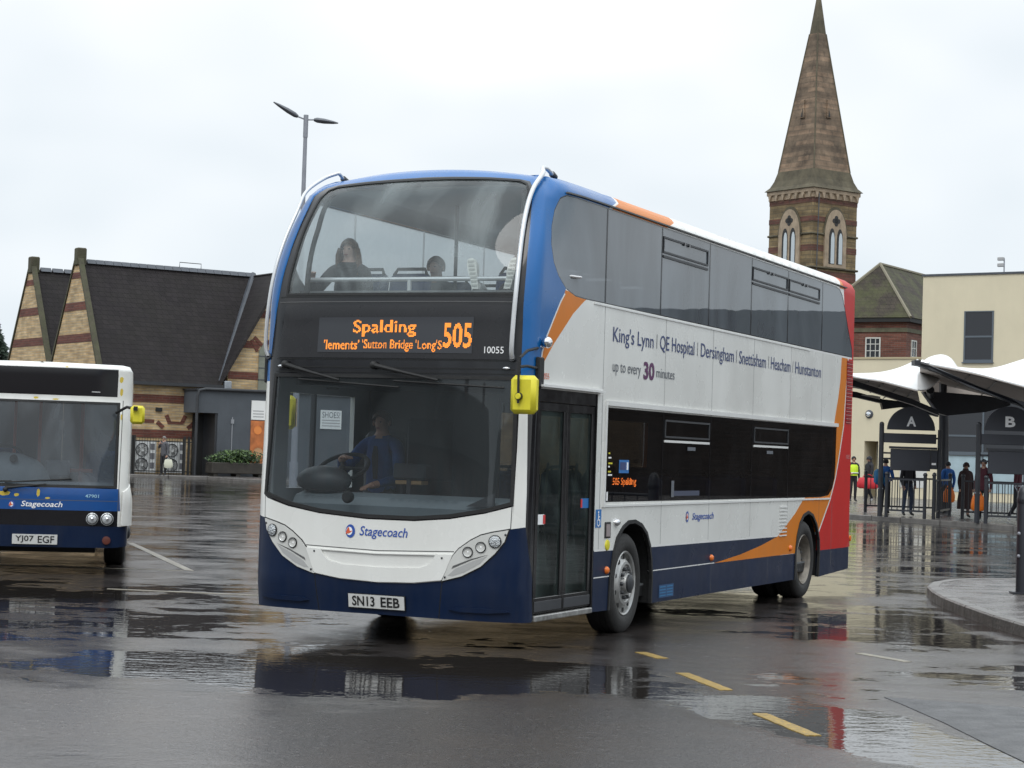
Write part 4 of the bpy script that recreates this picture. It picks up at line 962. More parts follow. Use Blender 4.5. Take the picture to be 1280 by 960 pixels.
mb = MB(); mb.add([(p[0], p[1], .004) for p in PP]+[(p[0], p[1], 0) for p in PP], [list(range(12))]+[[i, 12+i, 12+(i+1) % 12, (i+1) % 12] for i in range(12)]); tag(mb.build('asphalt_patch', ptm, None), kind='structure')
yl = pm('road_paint_yellow', (.40, .25, .035), .5, var=.35, vs=14, dirt=1.5, dcol=(.10, .08, .05), bump=.3)
wl = pm('road_paint_worn_white', (.30, .27, .21), .45, var=.3, vs=3, dirt=.8, dcol=(.08, .075, .07), bump=.3)
def mark(name, pts, m):
    b = MB(); n = len(pts); b.add([(p[0], p[1], .004) for p in pts]+[(p[0], p[1], .0) for p in pts], [list(range(n))]+[[i, n+i, n+(i+1) % n, (i+1) % n] for i in range(n)])
    return tag(b.build(name, m, None, recalc=False), kind='structure')
def dash(a, b, w_): 
    a = Vector((*a, 0)); b = Vector((*b, 0)); d = (b-a).normalized(); p = Vector((-d.y, d.x, 0))*w_/2
    n = 9; rr = random.Random(int(a.x*977+a.y*131)); o_ = []
    for i in range(n+1): t = i/n; o_.append(a+(b-a)*(t+rr.uniform(-.012, .012))-p*rr.uniform(.84, 1.06))
    for i in range(n, -1, -1): t = i/n; o_.append(a+(b-a)*(t+rr.uniform(-.012, .012))+p*rr.uniform(.84, 1.06))
    return o_
for a, b in (((1.66, 12.78), (1.86, 11.84)), ((1.36, 15.02), (1.58, 14.0)), ((1.14, 16.5), (1.29, 16.05)), ((4.4, 16.4), (4.42, 16.0))): mark('yellow_dash', dash(a, b, .105), yl)
mark('bay_line', dash((-5.95, 31.3), (-4.0, 25.05), .11), wl)
mark('bay_line', dash((-8.5, 25.2), (-4.05, 25.0), .07), wl)
mark('bay_line', dash((-4.35, 21.6), (-2.6, 21.35), .06), wl)
mark('bay_line', dash((3.05, 17.0), (3.35, 16.4), .09), wl)

# kerbed islands and pavements
kerbm = pm('kerb_concrete', (.15, .14, .13), .42, var=.25, vs=4, dirt=.5, dcol=(.06, .055, .05), bump=.5, bs=30, rvar=.12)
pavem = pm('paving', (.12, .11, .105), .24, var=.3, vs=1.6, dirt=.4, dcol=(.05, .045, .04), bump=.35, bs=25, rvar=.16)
def pavement(name, pts, h=.13, kerb=.13, seg=.9):
    """slab with separate kerb stones along its edge"""
    n = len(pts); top = offs(pts, kerb)
    b = MB(); b.add([(p[0], p[1], h-.006) for p in top]+[(p[0], p[1], 0) for p in top], [list(range(n))]+[[i, n+i, n+(i+1) % n, (i+1) % n] for i in range(n)])
    o = tag(b.build(name, pavem, None), kind='structure')
    return o, top
def kerbstones(par, pts, top, h, seg, i0, i1):
    for i in range(i0, i1):
        a, b_, c, d = pts[i], pts[(i+1) % len(pts)], top[(i+1) % len(pts)], top[i]
        l = math.hypot(b_[0]-a[0], b_[1]-a[1]); k = max(1, round(l/seg))
        for j in range(k):
            t0 = (j+.012)/k; t1 = (j+.988)/k
            f = lambda p, q, t: (p[0]+(q[0]-p[0])*t, p[1]+(q[1]-p[1])*t)
            q = [f(a, b_, t0), f(a, b_, t1), f(d, c, t1), f(d, c, t0)]
            ch = .018; u = MB()
            ctr = (sum(p[0] for p in q)/4, sum(p[1] for p in q)/4)
            q2 = [(p[0]+(ctr[0]-p[0])*.10, p[1]+(ctr[1]-p[1])*.10) for p in q]
            q2 = [f(q[0], q[3], .14), f(q[1], q[2], .14), q[2], q[3]]
            u.add([(p[0], p[1], 0) for p in q]+[(p[0], p[1], h-ch) for p in q]+[(p[0], p[1], h) for p in q2], [[0, 1, 5, 4], [1, 2, 6, 5], [2, 3, 7, 6], [3, 0, 4, 7], [4, 5, 9, 8], [5, 6, 10, 9], [6, 7, 11, 10], [7, 4, 8, 11], [8, 9, 10, 11]])
            u.build('kerbstone', kerbm, par)
# the island in the right foreground
isl = [(5.20, 17.5), (5.03, 18.8), (4.97, 20.2), (4.98, 21.5), (5.02, 22.7), (5.12, 23.8), (5.27, 24.8), (5.50, 25.6), (5.85, 26.3), (6.35, 26.8), (7.0, 27.1), (9.5, 27.6), (14, 28.2), (14, 17.5)][::-1]
po, top = pavement('foreground_island', isl, .125, .14)
kerbstones(po, isl, top, .125, .9, 1, 13)
# boarding platform under the canopies
plat = [(8.0, 60.3), (9.8, 57.8), (11.0, 55.5), (12.6, 52.6), (13.6, 50.0), (15.5, 46.5), (40, 46), (46, 92), (8, 98)]
po, top = pavement('boarding_pavement', plat, .13, .15)
kerbstones(po, plat, top, .13, 1.4, 0, 6)
left = [(-60, 84.5), (-20, 86.4), (-13.2, 86.6), (-11.8, 84.5), (-10.4, 83.2), (-4, 83.0), (6, 84), (6, 110), (-60, 110)]
po, top = pavement('left_pavement', left, .12, .15)
kerbstones(po, left, top, .12, 1.6, 1, 6)

# ================================================================== the brick building with steep slate roofs
cream = brick_mat('buff_brick', (.50, .37, .205), (.43, .29, .14), (.36, .30, .22), sc=1.6, var=.28)
rband = brick_mat('red_brick_band', (.135, .040, .025), (.10, .028, .020), (.12, .07, .05), sc=1.5)
rbr = brick_mat('red_brick', (.155, .055, .036), (.115, .038, .026), (.13, .09, .07), sc=1.5)
slate = slate_mat('slate', (.019, .0155, .0165), moss=.03, var=.22)
slateg = slate_mat('mossy_tile', (.045, .036, .028), moss=.5)
lead = pm('lead', (.065, .072, .085), .45, var=.2)
stone = pm('coping_stone', (.06, .052, .034), .8, var=.35, vs=2, dirt=.7, dcol=(.06, .075, .02), bump=.6, bs=9)
KA = R(33)
bb = thing('brick_building', 'buff brick building with red brick bands and steep dark slate roofs and gables', 'building', (-17.75, 88.5, 0), KA)
GX = -.85
# local: X along the front, Y into the building
GW, EV, RD = 6.2, 4.35, 9.75
def part(name, mbx, m, par, **k): return mbx.build(name, m, par, **k)
mb = MB(); mb.box(GX+.31, 5.44, 0, .3, 0, EV); part('front_wall', mb, cream, bb)
def gable(y0, name='gable_wall', bands=True):
    # wall in the plane X=0 spanning y0..y0+GW
    b = MB(); pts = [(y0, 0), (y0+GW, 0), (y0+GW, EV+.15), (y0+GW/2, RD+.40), (y0, EV+.15)]
    b.prism(pts, .20, lambda a, c, d: (GX+d, a, c)); w_ = part(name, b, cream, bb)
    def wd(z): 
        t = (z-EV-.25)/(RD+.1-EV); t = max(0, min(1, t)); return (GW/2)*t
    for z0, z1 in ((8.95, 9.22), (7.47, 7.85), (6.0, 6.38), (4.6, 4.95), (3.35, 3.68), (1.8, 2.15)):
        b = MB(); b.prism([(y0+wd(z0)+.05, z0), (y0+GW-wd(z0)-.05, z0), (y0+GW-wd(z1)-.05, z1), (y0+wd(z1)+.05, z1)], .03, lambda a, c, d: (GX-.02+d, a, c)); part('brick_band', b, rband, w_)
    for s_ in (0, 1):
        ys = (y0-.1, y0+GW/2) if s_ == 0 else (y0+GW+.1, y0+GW/2)
        b = MB(); b.prism([(ys[0], EV+.10), (ys[1], RD+.40), (ys[1], RD+.56), (ys[0], EV+.36)], .26, lambda a, c, d: (GX-.06+d, a, c)); part('coping', b, stone, w_)
    b = MB(); b.box(GX-.09, GX+.36, y0+GW/2-.24, y0+GW/2+.24, RD-.2, RD+.62, bev=.05); part('apex_stone', b, stone, w_)
    return w_
gable(0); gable(GW+.05)
def roof_slab(name, q, m, par, th=.12):
    b = MB(); n = (Vector(q[1])-Vector(q[0])).cross(Vector(q[-1])-Vector(q[0])).normalized()*th
    if n.z > 0: n = -n
    k = len(q); b.add([Vector(p) for p in q]+[Vector(p)+n for p in q], [list(range(k)), [k+i for i in range(k)][::-1]]+[[i, (i+1) % k, k+(i+1) % k, k+i] for i in range(k)])
    return b.build(name, m, par)
AX = 8.05; AL = AX-GW/2
roof_slab('slate_roof', [(GX+.19, -.22, EV-.1), (AL, -.22, EV-.1), (AX, GW/2, RD), (GX+.19, GW/2, RD)], slate, bb)
roof_slab('slate_roof', [(GX+.19, GW/2, RD), (AX, GW/2, RD), (AX, GW, EV+.1), (GX+.19, GW, EV+.1)], slate, bb)
roof_slab('slate_roof', [(GX+.19, GW, EV+.1), (AX+3, GW, EV+.1), (AX+3, GW*1.5, RD), (GX+.19, GW*1.5, RD)], slate, bb)
roof_slab('slate_roof', [(GX+.19, GW*1.5, RD), (AX+3, GW*1.5, RD), (AX+3, GW*2, EV), (GX+.19, GW*2, EV)], slate, bb)
roof_slab('slate_roof', [(AL-.1, -.30, EV-.1), (AX, -.30, RD+.02), (AX, GW/2, RD+.02), (AL+.02, -.1, EV-.05)], slate, bb)
roof_slab('slate_roof', [(AX, -.28, RD+.02), (AX+GW/2+.15, -.28, EV-.1), (AX+GW/2+.15, GW+2, EV-.1), (AX, GW+2, RD+.02)], slate, bb)
# cross gable facing the yard
b = MB(); b.prism([(5.44, 0), (AL+GW, 0), (AL+GW, EV-.15), (AX, RD-.12), (5.44, EV-.15+(5.44-AL)*1.74)], .32, lambda a, c, d: (a, -.04+d, c)); cg = part('gable_wall', b, cream, bb)
def cg_half(z): return (GW/2)*min(1, max(0, (RD-.1-z)/(RD-EV)))
for z0, z1 in ((7.52, 7.85), (6.06, 6.40), (4.6, 4.95), (3.35, 3.68), (1.8, 2.15)):
    for s_ in (-1, 1):
        h0, h1 = cg_half(z0)-.04, cg_half(z1)-.04
        if s_ < 0: h0, h1 = min(h0, AX-5.46), min(h1, AX-5.46)
        i = (1.05 if s_ < 0 else .62) if z0 != 7.52 else .3
        b = MB(); b.prism([(AX+s_*i, z0), (AX+s_*h0, z0), (AX+s_*h1, z1), (AX+s_*i, z1)], .03, lambda a, c, d: (a, -.06+d, c)); part('brick_band', b, rband, cg)
# arrow-slit louvre with chevron hood
for s_ in (-1, 1):
    for k, (t0, t1) in enumerate(((.55, 1.0), (.95, 1.35))):
        b = MB(); b.box(-.08, .08, -.075, -.0, 0, .62); q = Euler((0, s_*R(48-k*18), 0)).to_matrix()
        b.v = [tuple(q @ Vector(v)+Vector((7.2+s_*(.02+.28*k)*1.0, 0, 6.18-k*.25))) for v in b.v]; part('hood_brick', b, rband, cg)
b = MB(); b.smooth = True; b.prism([(-.22, 3.6), (.22, 3.6), (.22, 5.95), (0, 6.35), (-.22, 5.95)], .08, lambda a, c, d: (7.2+a, -.10+d, c)); lv = part('lancet_louvre', b, pm('louvre_grey', (.20, .21, .17), .7, var=.2), cg)
for k in range(4):
    b = MB(); b.box(6.97, 7.43, -.115, -.06, 4.05+k*.55, 4.09+k*.55); part('louvre_bar', b, lead, lv)
b = MB(); b.smooth = True; b.tube([(7.55, -.1, 3.6), (7.55, -.1, 5.9)], .05); part('waste_pipe', b, pm('pipe_grey', (.25, .24, .2), .6), cg)
# valley lead, ridge tiles, gutter, downpipe
b = MB(); b.tube([(AL+.1, -.05, EV+.05), (AX, GW/2, RD+.08)], .14, 6); part('valley_lead', b, lead, bb)
for k in range(20):
    x0 = GX+.45+k*(AX-GX-.45)/20; b = MB(); b.prism([(-.16, -.1), (0, .1), (.16, -.1)], (AX-GX-.45)/20-.02, lambda a, c, d: (x0+d, GW/2+a, RD+.03+c)); part('ridge_tile', b, lead, bb)
for k in range(12):
    x0 = GX+.45+k*.6; b = MB(); b.prism([(-.16, -.1), (0, .1), (.16, -.1)], .53, lambda a, c, d: (x0+d, GW*1.5+a, RD+.03+c)); part('ridge_tile', b, lead, bb)
b = MB(); b.box(GX+.19, 5.42, -.36, -.2, EV-.22, EV-.08); part('gutter', b, darkmetal, bb)
b = MB(); b.box(5.15, 5.5, -.42, -.1, EV-.25, EV+.12, bev=.04); part('rainwater_head', b, pm('grey_lead', (.25, .27, .29), .5, var=.3), bb)
b = MB(); b.smooth = True; b.tube([(5.40, -.15, EV-.2), (5.40, -.15, 0)], .05); part('downpipe', b, darkmetal, bb)
for z0, z1 in ((3.35, 3.70), (2.42, 2.58), (1.75, 2.12)):
    for x0, x1 in (((GX+.32, 5.40),) if z0 != 2.42 else ((GX+.32, 1.9), (3.9, 5.4))):
        b = MB(); b.box(x0, x1, -.03, .01, z0, z1); part('brick_band', b, rband, bb)
for k, (dx_, dz_, an) in enumerate(((-.75, 2.35, -50), (-.38, 2.62, -25), (.38, 2.62, 25), (.75, 2.35, 50))):
    b = MB(); b.box(-.09, .09, -.04, .01, -.2, .2); q = Euler((0, R(an), 0)).to_matrix()
    b.v = [tuple(q @ Vector(v)+Vector((2.95+dx_, 0, dz_))) for v in b.v]; part('arch_brick', b, rband, bb)
b = MB(); b.box(2.6, 3.3, -.03, .01, 2.40, 2.52); part('arch_brick', b, rband, bb)
b = MB(); b.box(1.95, 2.25, -.08, .01, 2.95, 3.12); part('wall_box', b, rubber, bb)
b = MB(); b.smooth = True; b.tube([(4.2, GW/2, RD+.1), (4.2, GW/2, RD+.35), (5.3, GW/2, RD+.35), (5.3, GW/2, RD+.1)], .02, 5); part('aerial', b, darkmetal, bb)
# the rest of the block behind the bus
b = MB(); b.box(AL+GW, 30, .6, 8, 0, 5.6); part('rear_wing', b, cream, bb)
roof_slab('slate_roof', [(AL+GW, .3, 5.5), (30, .3, 5.5), (30, 4.3, 8.2), (AL+GW, 4.3, 8.2)], slate, bb)

# dark grey rendered porch block in front of it
gp = thing('rendered_porch', 'flat topped slate grey rendered porch with posters, in front of the brick building', 'porch', (-17.75, 88.5, 0), KA)
gr = pm('grey_render', (.075, .085, .098), .75, var=.12, vs=1.2, bump=.3, bs=20, dirt=.2, dcol=(.05, .05, .055))
b = MB(); b.box(4.35, 14, -1.5, -.06, 0, 3.95); part('porch_wall', b, gr, gp)
b = MB(); b.box(3.3, 4.35, -1.5, -.06, 2.95, 3.95); part('porch_wall', b, gr, gp)
b = MB(); b.box(3.24, 14.1, -1.58, -.02, 3.952, 4.04); part('porch_coping', b, darkmetal, gp)
b = MB(); b.smooth = True; b.tube([(3.27, -1.6, 0), (3.27, -1.6, 3.7), (3.35, -1.6, 3.95), (3.65, -1.6, 4.02), (9, -1.6, 4.05)], .07); part('porch_pipe', b, darkmetal, gp)
b = MB(); b.box(4.25, 4.35, -1.45, -.1, 0, 2.94); part('porch_jamb', b, darkmetal, gp)
b = MB(); b.box(3.75, 4.25, -.2, -.06, 0, 2.9); part('inner_door', b, rubber, gp)
b = MB(); b.box(5.05, 5.09, -1.53, -1.5, 1.0, 2.8); b.box(5.0, 5.14, -1.56, -1.5, 2.5, 2.7); part('wall_conduit', b, pm('conduit', (.25, .26, .28), .6), gp)
sw_ = pm('sign_white', (.78, .78, .76), .5); so_ = pm('poster_orange', (.45, .14, .04), .5, var=.4, vs=2)

for x0, x1, z0, z1, tx in ((6.0, 6.70, 2.72, 3.60, None), (9.56, 10.66, 2.42, 3.30, 'SHOES!')):
    b = MB(); b.box(x0, x1, -1.54, -1.5, z0, z1); sg = part('poster', b, sw_, gp)
    if tx: lettering('poster_lettering', tx, lambda a, c: (a, -1.545, c), (x0+.08, z1-.36, x1-.08, z1-.08), textg, sg)
    for k in range(3):
        b = MB(); b.box(x0+.08, x1-.08, -1.545, -1.54, z0+.12+k*.13, z0+.17+k*.13); part('poster_line', b, pm('print_faint', (.4, .4, .4), .6), sg)
b = MB(); b.box(6.0, 6.70, -1.53, -1.5, .35, 2.68); pp = part('poster', b, so_, gp)
b = MB(); b.lathe([(.2, 0), (.2, .01), (0, .01)], 18, 'Y', (6.35, -1.545, 2.25)); part('poster_picture', b, pm('poster_yellow', (.75, .25, .06), .5), pp)
b = MB(); b.lathe([(.25, 0), (.25, .01), (0, .01)], 18, 'Y', (6.4, -1.545, 1.2)); part('poster_picture', b, pm('poster_tan', (.5, .28, .14), .5), pp)

def W(par, x, y, z):                       # a point of a building's own frame in the world
    return Matrix.Rotation(par.rotation_euler.z, 4, 'Z') @ Vector((x, y, z)) + par.location
# leafy planter
pt = thing('planter_box', 'dark wooden planter trough full of clipped green shrubs before the grey porch', 'planter', W(bb, 4.95, -2.3, .12), KA)
b = MB(); b.box(-1.32, 1.32, -.36, .36, .12, .62, bev=.03)
for x in (-1.1, 0, 1.1): b.box(x-.1, x+.1, -.3, .3, 0, .12)
b.build('trough', pm('dark_timber', (.035, .030, .024), .7, var=.3), pt)
def leaves(name, par, c, rad, n, size, mats_, seed=1, shell=.45):
    rr = random.Random(seed); b = MB()
    for k in range(n):
        u, v, w_ = rr.gauss(0, 1), rr.gauss(0, 1), rr.gauss(0, 1); l = math.sqrt(u*u+v*v+w_*w_) or 1; q = shell+(1-shell)*rr.random()
        bump_ = 1+.18*math.sin(7*u/l+3*v/l)*math.cos(5*w_/l)
        p = Vector((c[0]+u/l*rad[0]*q*bump_, c[1]+v/l*rad[1]*q*bump_, c[2]+w_/l*rad[2]*q*bump_))
        a = Vector((rr.uniform(-1, 1), rr.uniform(-1, 1), rr.uniform(-1, 1))).normalized(); d = a.orthogonal().normalized(); s_ = size*rr.uniform(.6, 1.4)
        b.mi = rr.choice((0, 0, 1)) if len(mats_) > 1 else 0
        b.add([p-a*s_, p+d*s_*.5, p+a*s_, p-d*s_*.5], [[0, 1, 2, 3]])
    return tag(b.build(name, mats_, par, recalc=False), kind='stuff')
lf1 = pm('leaf_dark', (.022, .045, .014), .6, var=.3); lf2 = pm('leaf_light', (.07, .12, .03), .6, var=.3); lf3 = pm('conifer_green', (.012, .028, .014), .7, var=.4)
leaves('shrub_leaves', pt, (0, 0, .78), (1.42, .45, .42), 2600, .07, [lf1, lf2], 3, .2)
leaves('shrub_tops', pt, (.1, 0, 1.08), (1.0, .3, .16), 260, .08, [lf2, lf1], 4, .1)
# air-conditioning units behind the railings
acm = pm('unit_grey', (.55, .56, .55), .5, var=.08, dirt=.15)
def ac(x, label):
    e = thing('air_conditioning_unit', label, 'air conditioner', W(bb, x, -.75, .12), KA, 'air conditioning units behind the railings')
    b = MB(); b.box(0, 1.05, -.2, .25, .06, 1.5, bev=.02); b.build('casing', acm, e)
    for z_ in (.42, 1.08):
        b = MB(); b.smooth = True; n = 22
        b.tube([(.36+.29*math.cos(2*math.pi*k/n), -.215, z_+.29*math.sin(2*math.pi*k/n)) for k in range(n+1)], .018, 6, False); g_ = b.build('fan_guard', darkmetal, e)
        b = MB(); b.lathe([(.27, 0), (.27, .01), (0, .01)], 22, 'Y', (.36, -.21, z_)); b.build('fan_opening', pm('fan_shadow', (.06, .06, .06), .7), g_)
        b = MB(); b.lathe([(.08, 0), (.08, .02), (0, .02)], 14, 'Y', (.36, -.235, z_)); b.build('fan_hub', acm, g_)
    for k in range(3):
        b = MB(); b.box(.76, .97, -.206, -.2, .25+.42*k, .52+.42*k); b.build('access_plate', pm('plate_dark', (.12, .12, .13), .5), e)
    b = MB(); b.box(.70, .715, -.206, -.2, .08, 1.48); b.build('casing_joint', rubber, e)
ac(.62, 'twin fan grey air conditioning unit behind the black railings, nearest the small bus')
ac(2.05, 'twin fan grey air conditioning unit behind the black railings, next to the grey porch')
rl = thing('railings', 'tall black metal railings enclosing the two air conditioning units', 'railings', W(bb, .2, -1.55, .12), KA)
for z_ in (.12, 1.45): b = MB(); b.box(0, 3.0, -.015, .015, z_, z_+.05); b.build('rail', rubber, rl)
for k in range(24): b = MB(); b.box(k*.13, k*.13+.013, -.007, .007, 0, 1.62); b.build('railing_bar', rubber, rl)
for x in (.0, .12, 2.5, 2.72, 2.95): b = MB(); b.box(x, x+.09, -.045, .045, 0, 1.72); b.build('railing_post', rubber, rl)

# dark conifers at the far left
def tree(name, label, loc, h, r, seed, m, n=2600, cone=True):
    e = thing(name, label, 'tree', loc); rr = random.Random(seed)
    b = MB(); b.smooth = True; b.tube([(0, 0, 0), (.05, 0, h*.4), (0, .05, h*.95)], [r*.09, r*.06, .02]); b.build('trunk', pm('bark', (.05, .04, .03), .9), e)
    b = MB()
    for k in range(n):
        t = rr.random()**.7; z_ = h*(1-t*.88); rad = r*(t if cone else math.sin(math.pi*(t*.85+.1))**.6)*(1+.25*math.sin(9*t+seed)); an = rr.random()*6.283; q = rad*math.sqrt(rr.uniform(.25, 1))
        p = Vector((q*math.cos(an), q*math.sin(an), z_)); a = Vector((math.cos(an), math.sin(an), rr.uniform(-.6, .5))).normalized(); d = a.orthogonal().normalized(); s_ = rr.uniform(.12, .3)
        b.add([p-a*s_, p+d*s_*.4, p+a*s_, p-d*s_*.4], [[0, 1, 2, 3]])
    tag(b.build('crown', m, e, recalc=False), kind='stuff')
tree('conifer_tree', 'dark green conifer standing behind the left end of the brick gables', (-27.9, 106, 0), 8.0, 2.4, 5, lf3, 5000)
tree('conifer_tree', 'taller dark conifer at the left edge beyond the brick gables', (-30.2, 112, 0), 8.8, 3, 9, lf3, 5000)

# lamp post with two heads
lp = thing('lamp_post', 'grey lamp post with two flat lamp heads rising behind the double decker', 'street lamp', (-5.45, 50, 0))
gs = pm('galvanised', (.27, .28, .31), .5, metal=.3, var=.1)
b = MB(); b.smooth = True; b.tube([(0, 0, 0), (0, 0, 1.2)], .11, 12); b.tube([(0, 0, 1.2), (0, 0, 9.6)], [.085, .05], 12); b.tube([(0, 0, 9.45), (0, 0, 10.02)], .062, 12); b.build('pole', gs, lp)
for s_, up, ya in ((-1, .28, -.25), (1, -.04, .15)):
    b = MB(); b.smooth = True
    p0 = Vector((0, 0, 9.9)); p1 = Vector((s_*.2, ya*.3, 9.92+up*.15)); p2 = Vector((s_*.84, ya, 9.95+up*1.25 if s_ < 0 else 9.86))
    b.tube([p0, p1], .02); b.build('lamp_arm', gs, lp)
    dv = (p2-p1); sd_ = Vector((0, 1, 0)).cross(dv).normalized()
    prof = [(0, .05, .04), (.12, .10, .065), (.4, .12, .065), (.75, .09, .04), (.95, .03, .015)]
    vs = []; fs = []; n = 10
    for (t, w_, h_) in prof:
        for k in range(n):
            a_ = 2*math.pi*k/n; vs.append(p1+dv*t+Vector((0, 1, 0))*w_*math.cos(a_)+sd_*h_*math.sin(a_))
    for i in range(4):
        for k in range(n): fs.append([i*n+k, i*n+(k+1) % n, (i+1)*n+(k+1) % n, (i+1)*n+k])
    fs += [list(range(n)), [4*n+k for k in range(n)][::-1]]
    b = MB(); b.smooth = True; b.add(vs, fs); b.build('lamp_head', pm('lamp_head_grey', (.10, .105, .12), .4), lp)

# ================================================================== church tower
tsan = brick_mat('tower_sandstone', (.21, .155, .08), (.17, .12, .06), (.13, .10, .06), sc=3.2, var=.4)
tred = brick_mat('tower_red', (.13, .05, .035), (.10, .04, .03), (.09, .06, .04), sc=2.2, var=.3)
spm = brick_mat('spire_stone', (.20, .135, .088), (.135, .098, .066), (.135, .098, .067), sc=4.3, var=.6)
spg = pm('mossy_stone', (.085, .074, .048), .85, var=.5, vs=1.2, bump=.5, bs=6, dirt=.5, dcol=(.13, .10, .06))
tst = pm('tower_dressings', (.36, .28, .20), .8, var=.25, vs=2, dirt=.5, dcol=(.08, .07, .05))
tw = thing('church_tower', 'square banded brick church tower with tall stone spire and paired lancet windows', 'tower', (18.42, 122.7, 0), R(36.0))
H = 1.9
b = MB(); b.box(-H, H, -H, H, 0, 17.8); part('shaft', b, tsan, tw)
for z0, z1 in ((17.45, 17.76), (16.28, 16.6), (14.5, 14.86), (12.75, 13.3), (10.6, 11.0)):
    b = MB(); b.box(-H-.02, H+.02, -H-.02, H+.02, z0, z1); part('brick_band', b, tred, tw)
for z0, p_ in ((15.48, .10), (13.42, .14)):
    b = MB(); b.box(-H-p_, H+p_, -H-p_, H+p_, z0, z0+.13, bev=.04); part('string_course', b, spg, tw)
b = MB(); b.box(-H-.16, H+.16, -H-.16, H+.16, 18.08, 18.34, bev=.03); b.box(-H-.06, H+.06, -H-.06, H+.06, 17.76, 18.1); part('cornice', b, tst, tw)
for side_ in range(4):
    q = Matrix.Rotation(side_*math.pi/2, 3, 'Z')
    for k in range(7):
        x = -H+.15+k*(2*H-.3)/6
        b = MB(); b.prism([(x-.13, 18.08), (x+.13, 18.08), (x+.02, 17.72), (x-.02, 17.72)], .17, lambda a, c, d: tuple(q @ Vector((a, -H-.03-d, c)))); part('corbel', b, tst, tw)
    def arch(wd, z0, zs, za, n=8):
        pts = [(-wd, z0), (wd, z0), (wd, zs)]
        for k in range(1, n): t = k/n; pts.append((wd*(1-t**1.7), zs+(za-zs)*math.sin(t*math.pi/2)**1.0))
        pts.append((0, za))
        return pts+[(-a, c) for a, c in pts[1:-1]][::-1][:-1]
    def face(poly, d0, d1, m, name, par, dx_=0): 
        b = MB(); b.prism(poly, d1-d0, lambda a, c, d: tuple(q @ Vector((a+dx_, -H-d0-d, c)))); return part(name, b, m, par)
    wn = face(arch(1.02, 15.45, 15.5, 17.3), .0, .10, spg, 'hood_mould', tw)
    face(arch(.92, 13.55, 15.6, 17.12), .0, .13, tst, 'window_surround', wn)
    for s_ in (-1, 1):
        l_ = face(arch(.25, 13.75, 15.3, 15.95), .12, .145, pm('tower_void', (.03, .03, .03), .8), 'lancet_opening', wn, s_*.34)
        face(arch(.15, 13.78, 15.2, 15.7), .14, .155, pm('belfry_sky_tone', (.50, .55, .58), .6), 'belfry_sky_panel', wn, s_*.34+.06)  # pale panel coloured as the bright sky seen through the belfry
    for (a, c) in ((0, .18), (0, -.18), (.18, 0), (-.18, 0), (0, 0)):
        face([(a+.15*math.cos(2*math.pi*k/10), 16.42+c+.15*math.sin(2*math.pi*k/10)) for k in range(10)], .12, .15, pm('tower_void', (.03, .03, .03), .8), 'quatrefoil', wn)
    if side_ == 0:
        b = MB(); b.smooth = True; b.tube([tuple(q @ Vector((-H+.35, -H-.16, 18))), tuple(q @ Vector((-H+.35, -H-.06, 12)))], .035, 6); part('lightning_strip', b, lead, tw)
def frustum(z0, h0, z1, h1, m, name):
    b = MB(); b.add([(-h0, -h0, z0), (h0, -h0, z0), (h0, h0, z0), (-h0, h0, z0), (-h1, -h1, z1), (h1, -h1, z1), (h1, h1, z1), (-h1, h1, z1)], [[3, 2, 1, 0], [4, 5, 6, 7], [0, 1, 5, 4], [1, 2, 6, 5], [2, 3, 7, 6], [3, 0, 4, 7]]); return part(name, b, m, tw)
for q4 in ((18.34, 2.16, 18.60, 1.92), (18.60, 1.92, 19.0, 1.74), (19.0, 1.74, 19.6, 1.58)): frustum(*q4, spg, 'spire_skirt')
frustum(19.6, H-.34, 28.3, .36, spm, 'spire'); frustum(28.3, .36, 30.6, .10, spg, 'spire_tip')
b = MB(); b.smooth = True; b.ball((0, 0, 30.7), .10); part('finial', b, spg, tw)
for side_ in range(4):
    q = Matrix.Rotation(side_*math.pi/2, 3, 'Z'); hz = lambda z_: .36+(H-.34-.36)*(28.3-z_)/8.7
    b = MB(); b.smooth = True; b.tube([tuple(q @ Vector((-hz(z_)-.0, -hz(z_)-.0, z_))) for z_ in (19.6, 28.3)], .05, 5); part('spire_rib', b, spg, tw)
    for (z0, s_) in ((22.9, 1.),):
        b = MB(); b.prism([(-.20, z0), (.20, z0), (.0, z0+1.15)], .2, lambda a, c, d: tuple(q @ Vector((a, -hz(c)-.10+d, c)))); lu = part('lucarne', b, spm, tw)
        b = MB(); b.prism([(-.07, z0+.08), (.07, z0+.08), (.0, z0+.6)], .02, lambda a, c, d: tuple(q @ Vector((a, -hz(c)-.125+d, c)))); part('lucarne_slit', b, pm('tower_void', (.03, .03, .03), .8), lu)

# ================================================================== hipped red brick house between the tower and the cream building
ho = thing('hipped_house', 'dark red brick house with mossy hipped roof, right of the church tower', 'house', (21.9, 110, 0), R(-32))
b = MB(); b.box(-5.2, 0, 0, 13, 0, 9.55); part('wall', b, rbr, ho)
b = MB(); b.box(-5.26, .06, -.06, 13.06, 9.0, 9.22); part('string_course', b, pm('dull_stone', (.10, .095, .06), .8, var=.3), ho)
b = MB(); b.box(-5.5, .3, -.3, 13.3, 9.55, 9.8); part('eaves', b, rubber, ho)
ap = (-2.6, 2.4, 13.1); ap2 = (-2.6, 10.5, 13.1); E0 = 9.8
for q in ([(-5.55, -.35, E0), (.35, -.35, E0), ap], [(.35, -.35, E0), (.35, 13.35, E0), ap2, ap], [(-5.55, 13.35, E0), (-5.55, -.35, E0), ap, ap2], [(.35, 13.35, E0), (-5.55, 13.35, E0), ap2]): roof_slab('tiled_roof', q, slateg, ho, .05)
for p in ((.35, -.35, E0), (-5.55, -.35, E0)):
    b = MB(); b.smooth = True; b.tube([p, ap], .09, 6); part('hip_tile', b, pm('hip_stone', (.20, .18, .13), .8), ho)
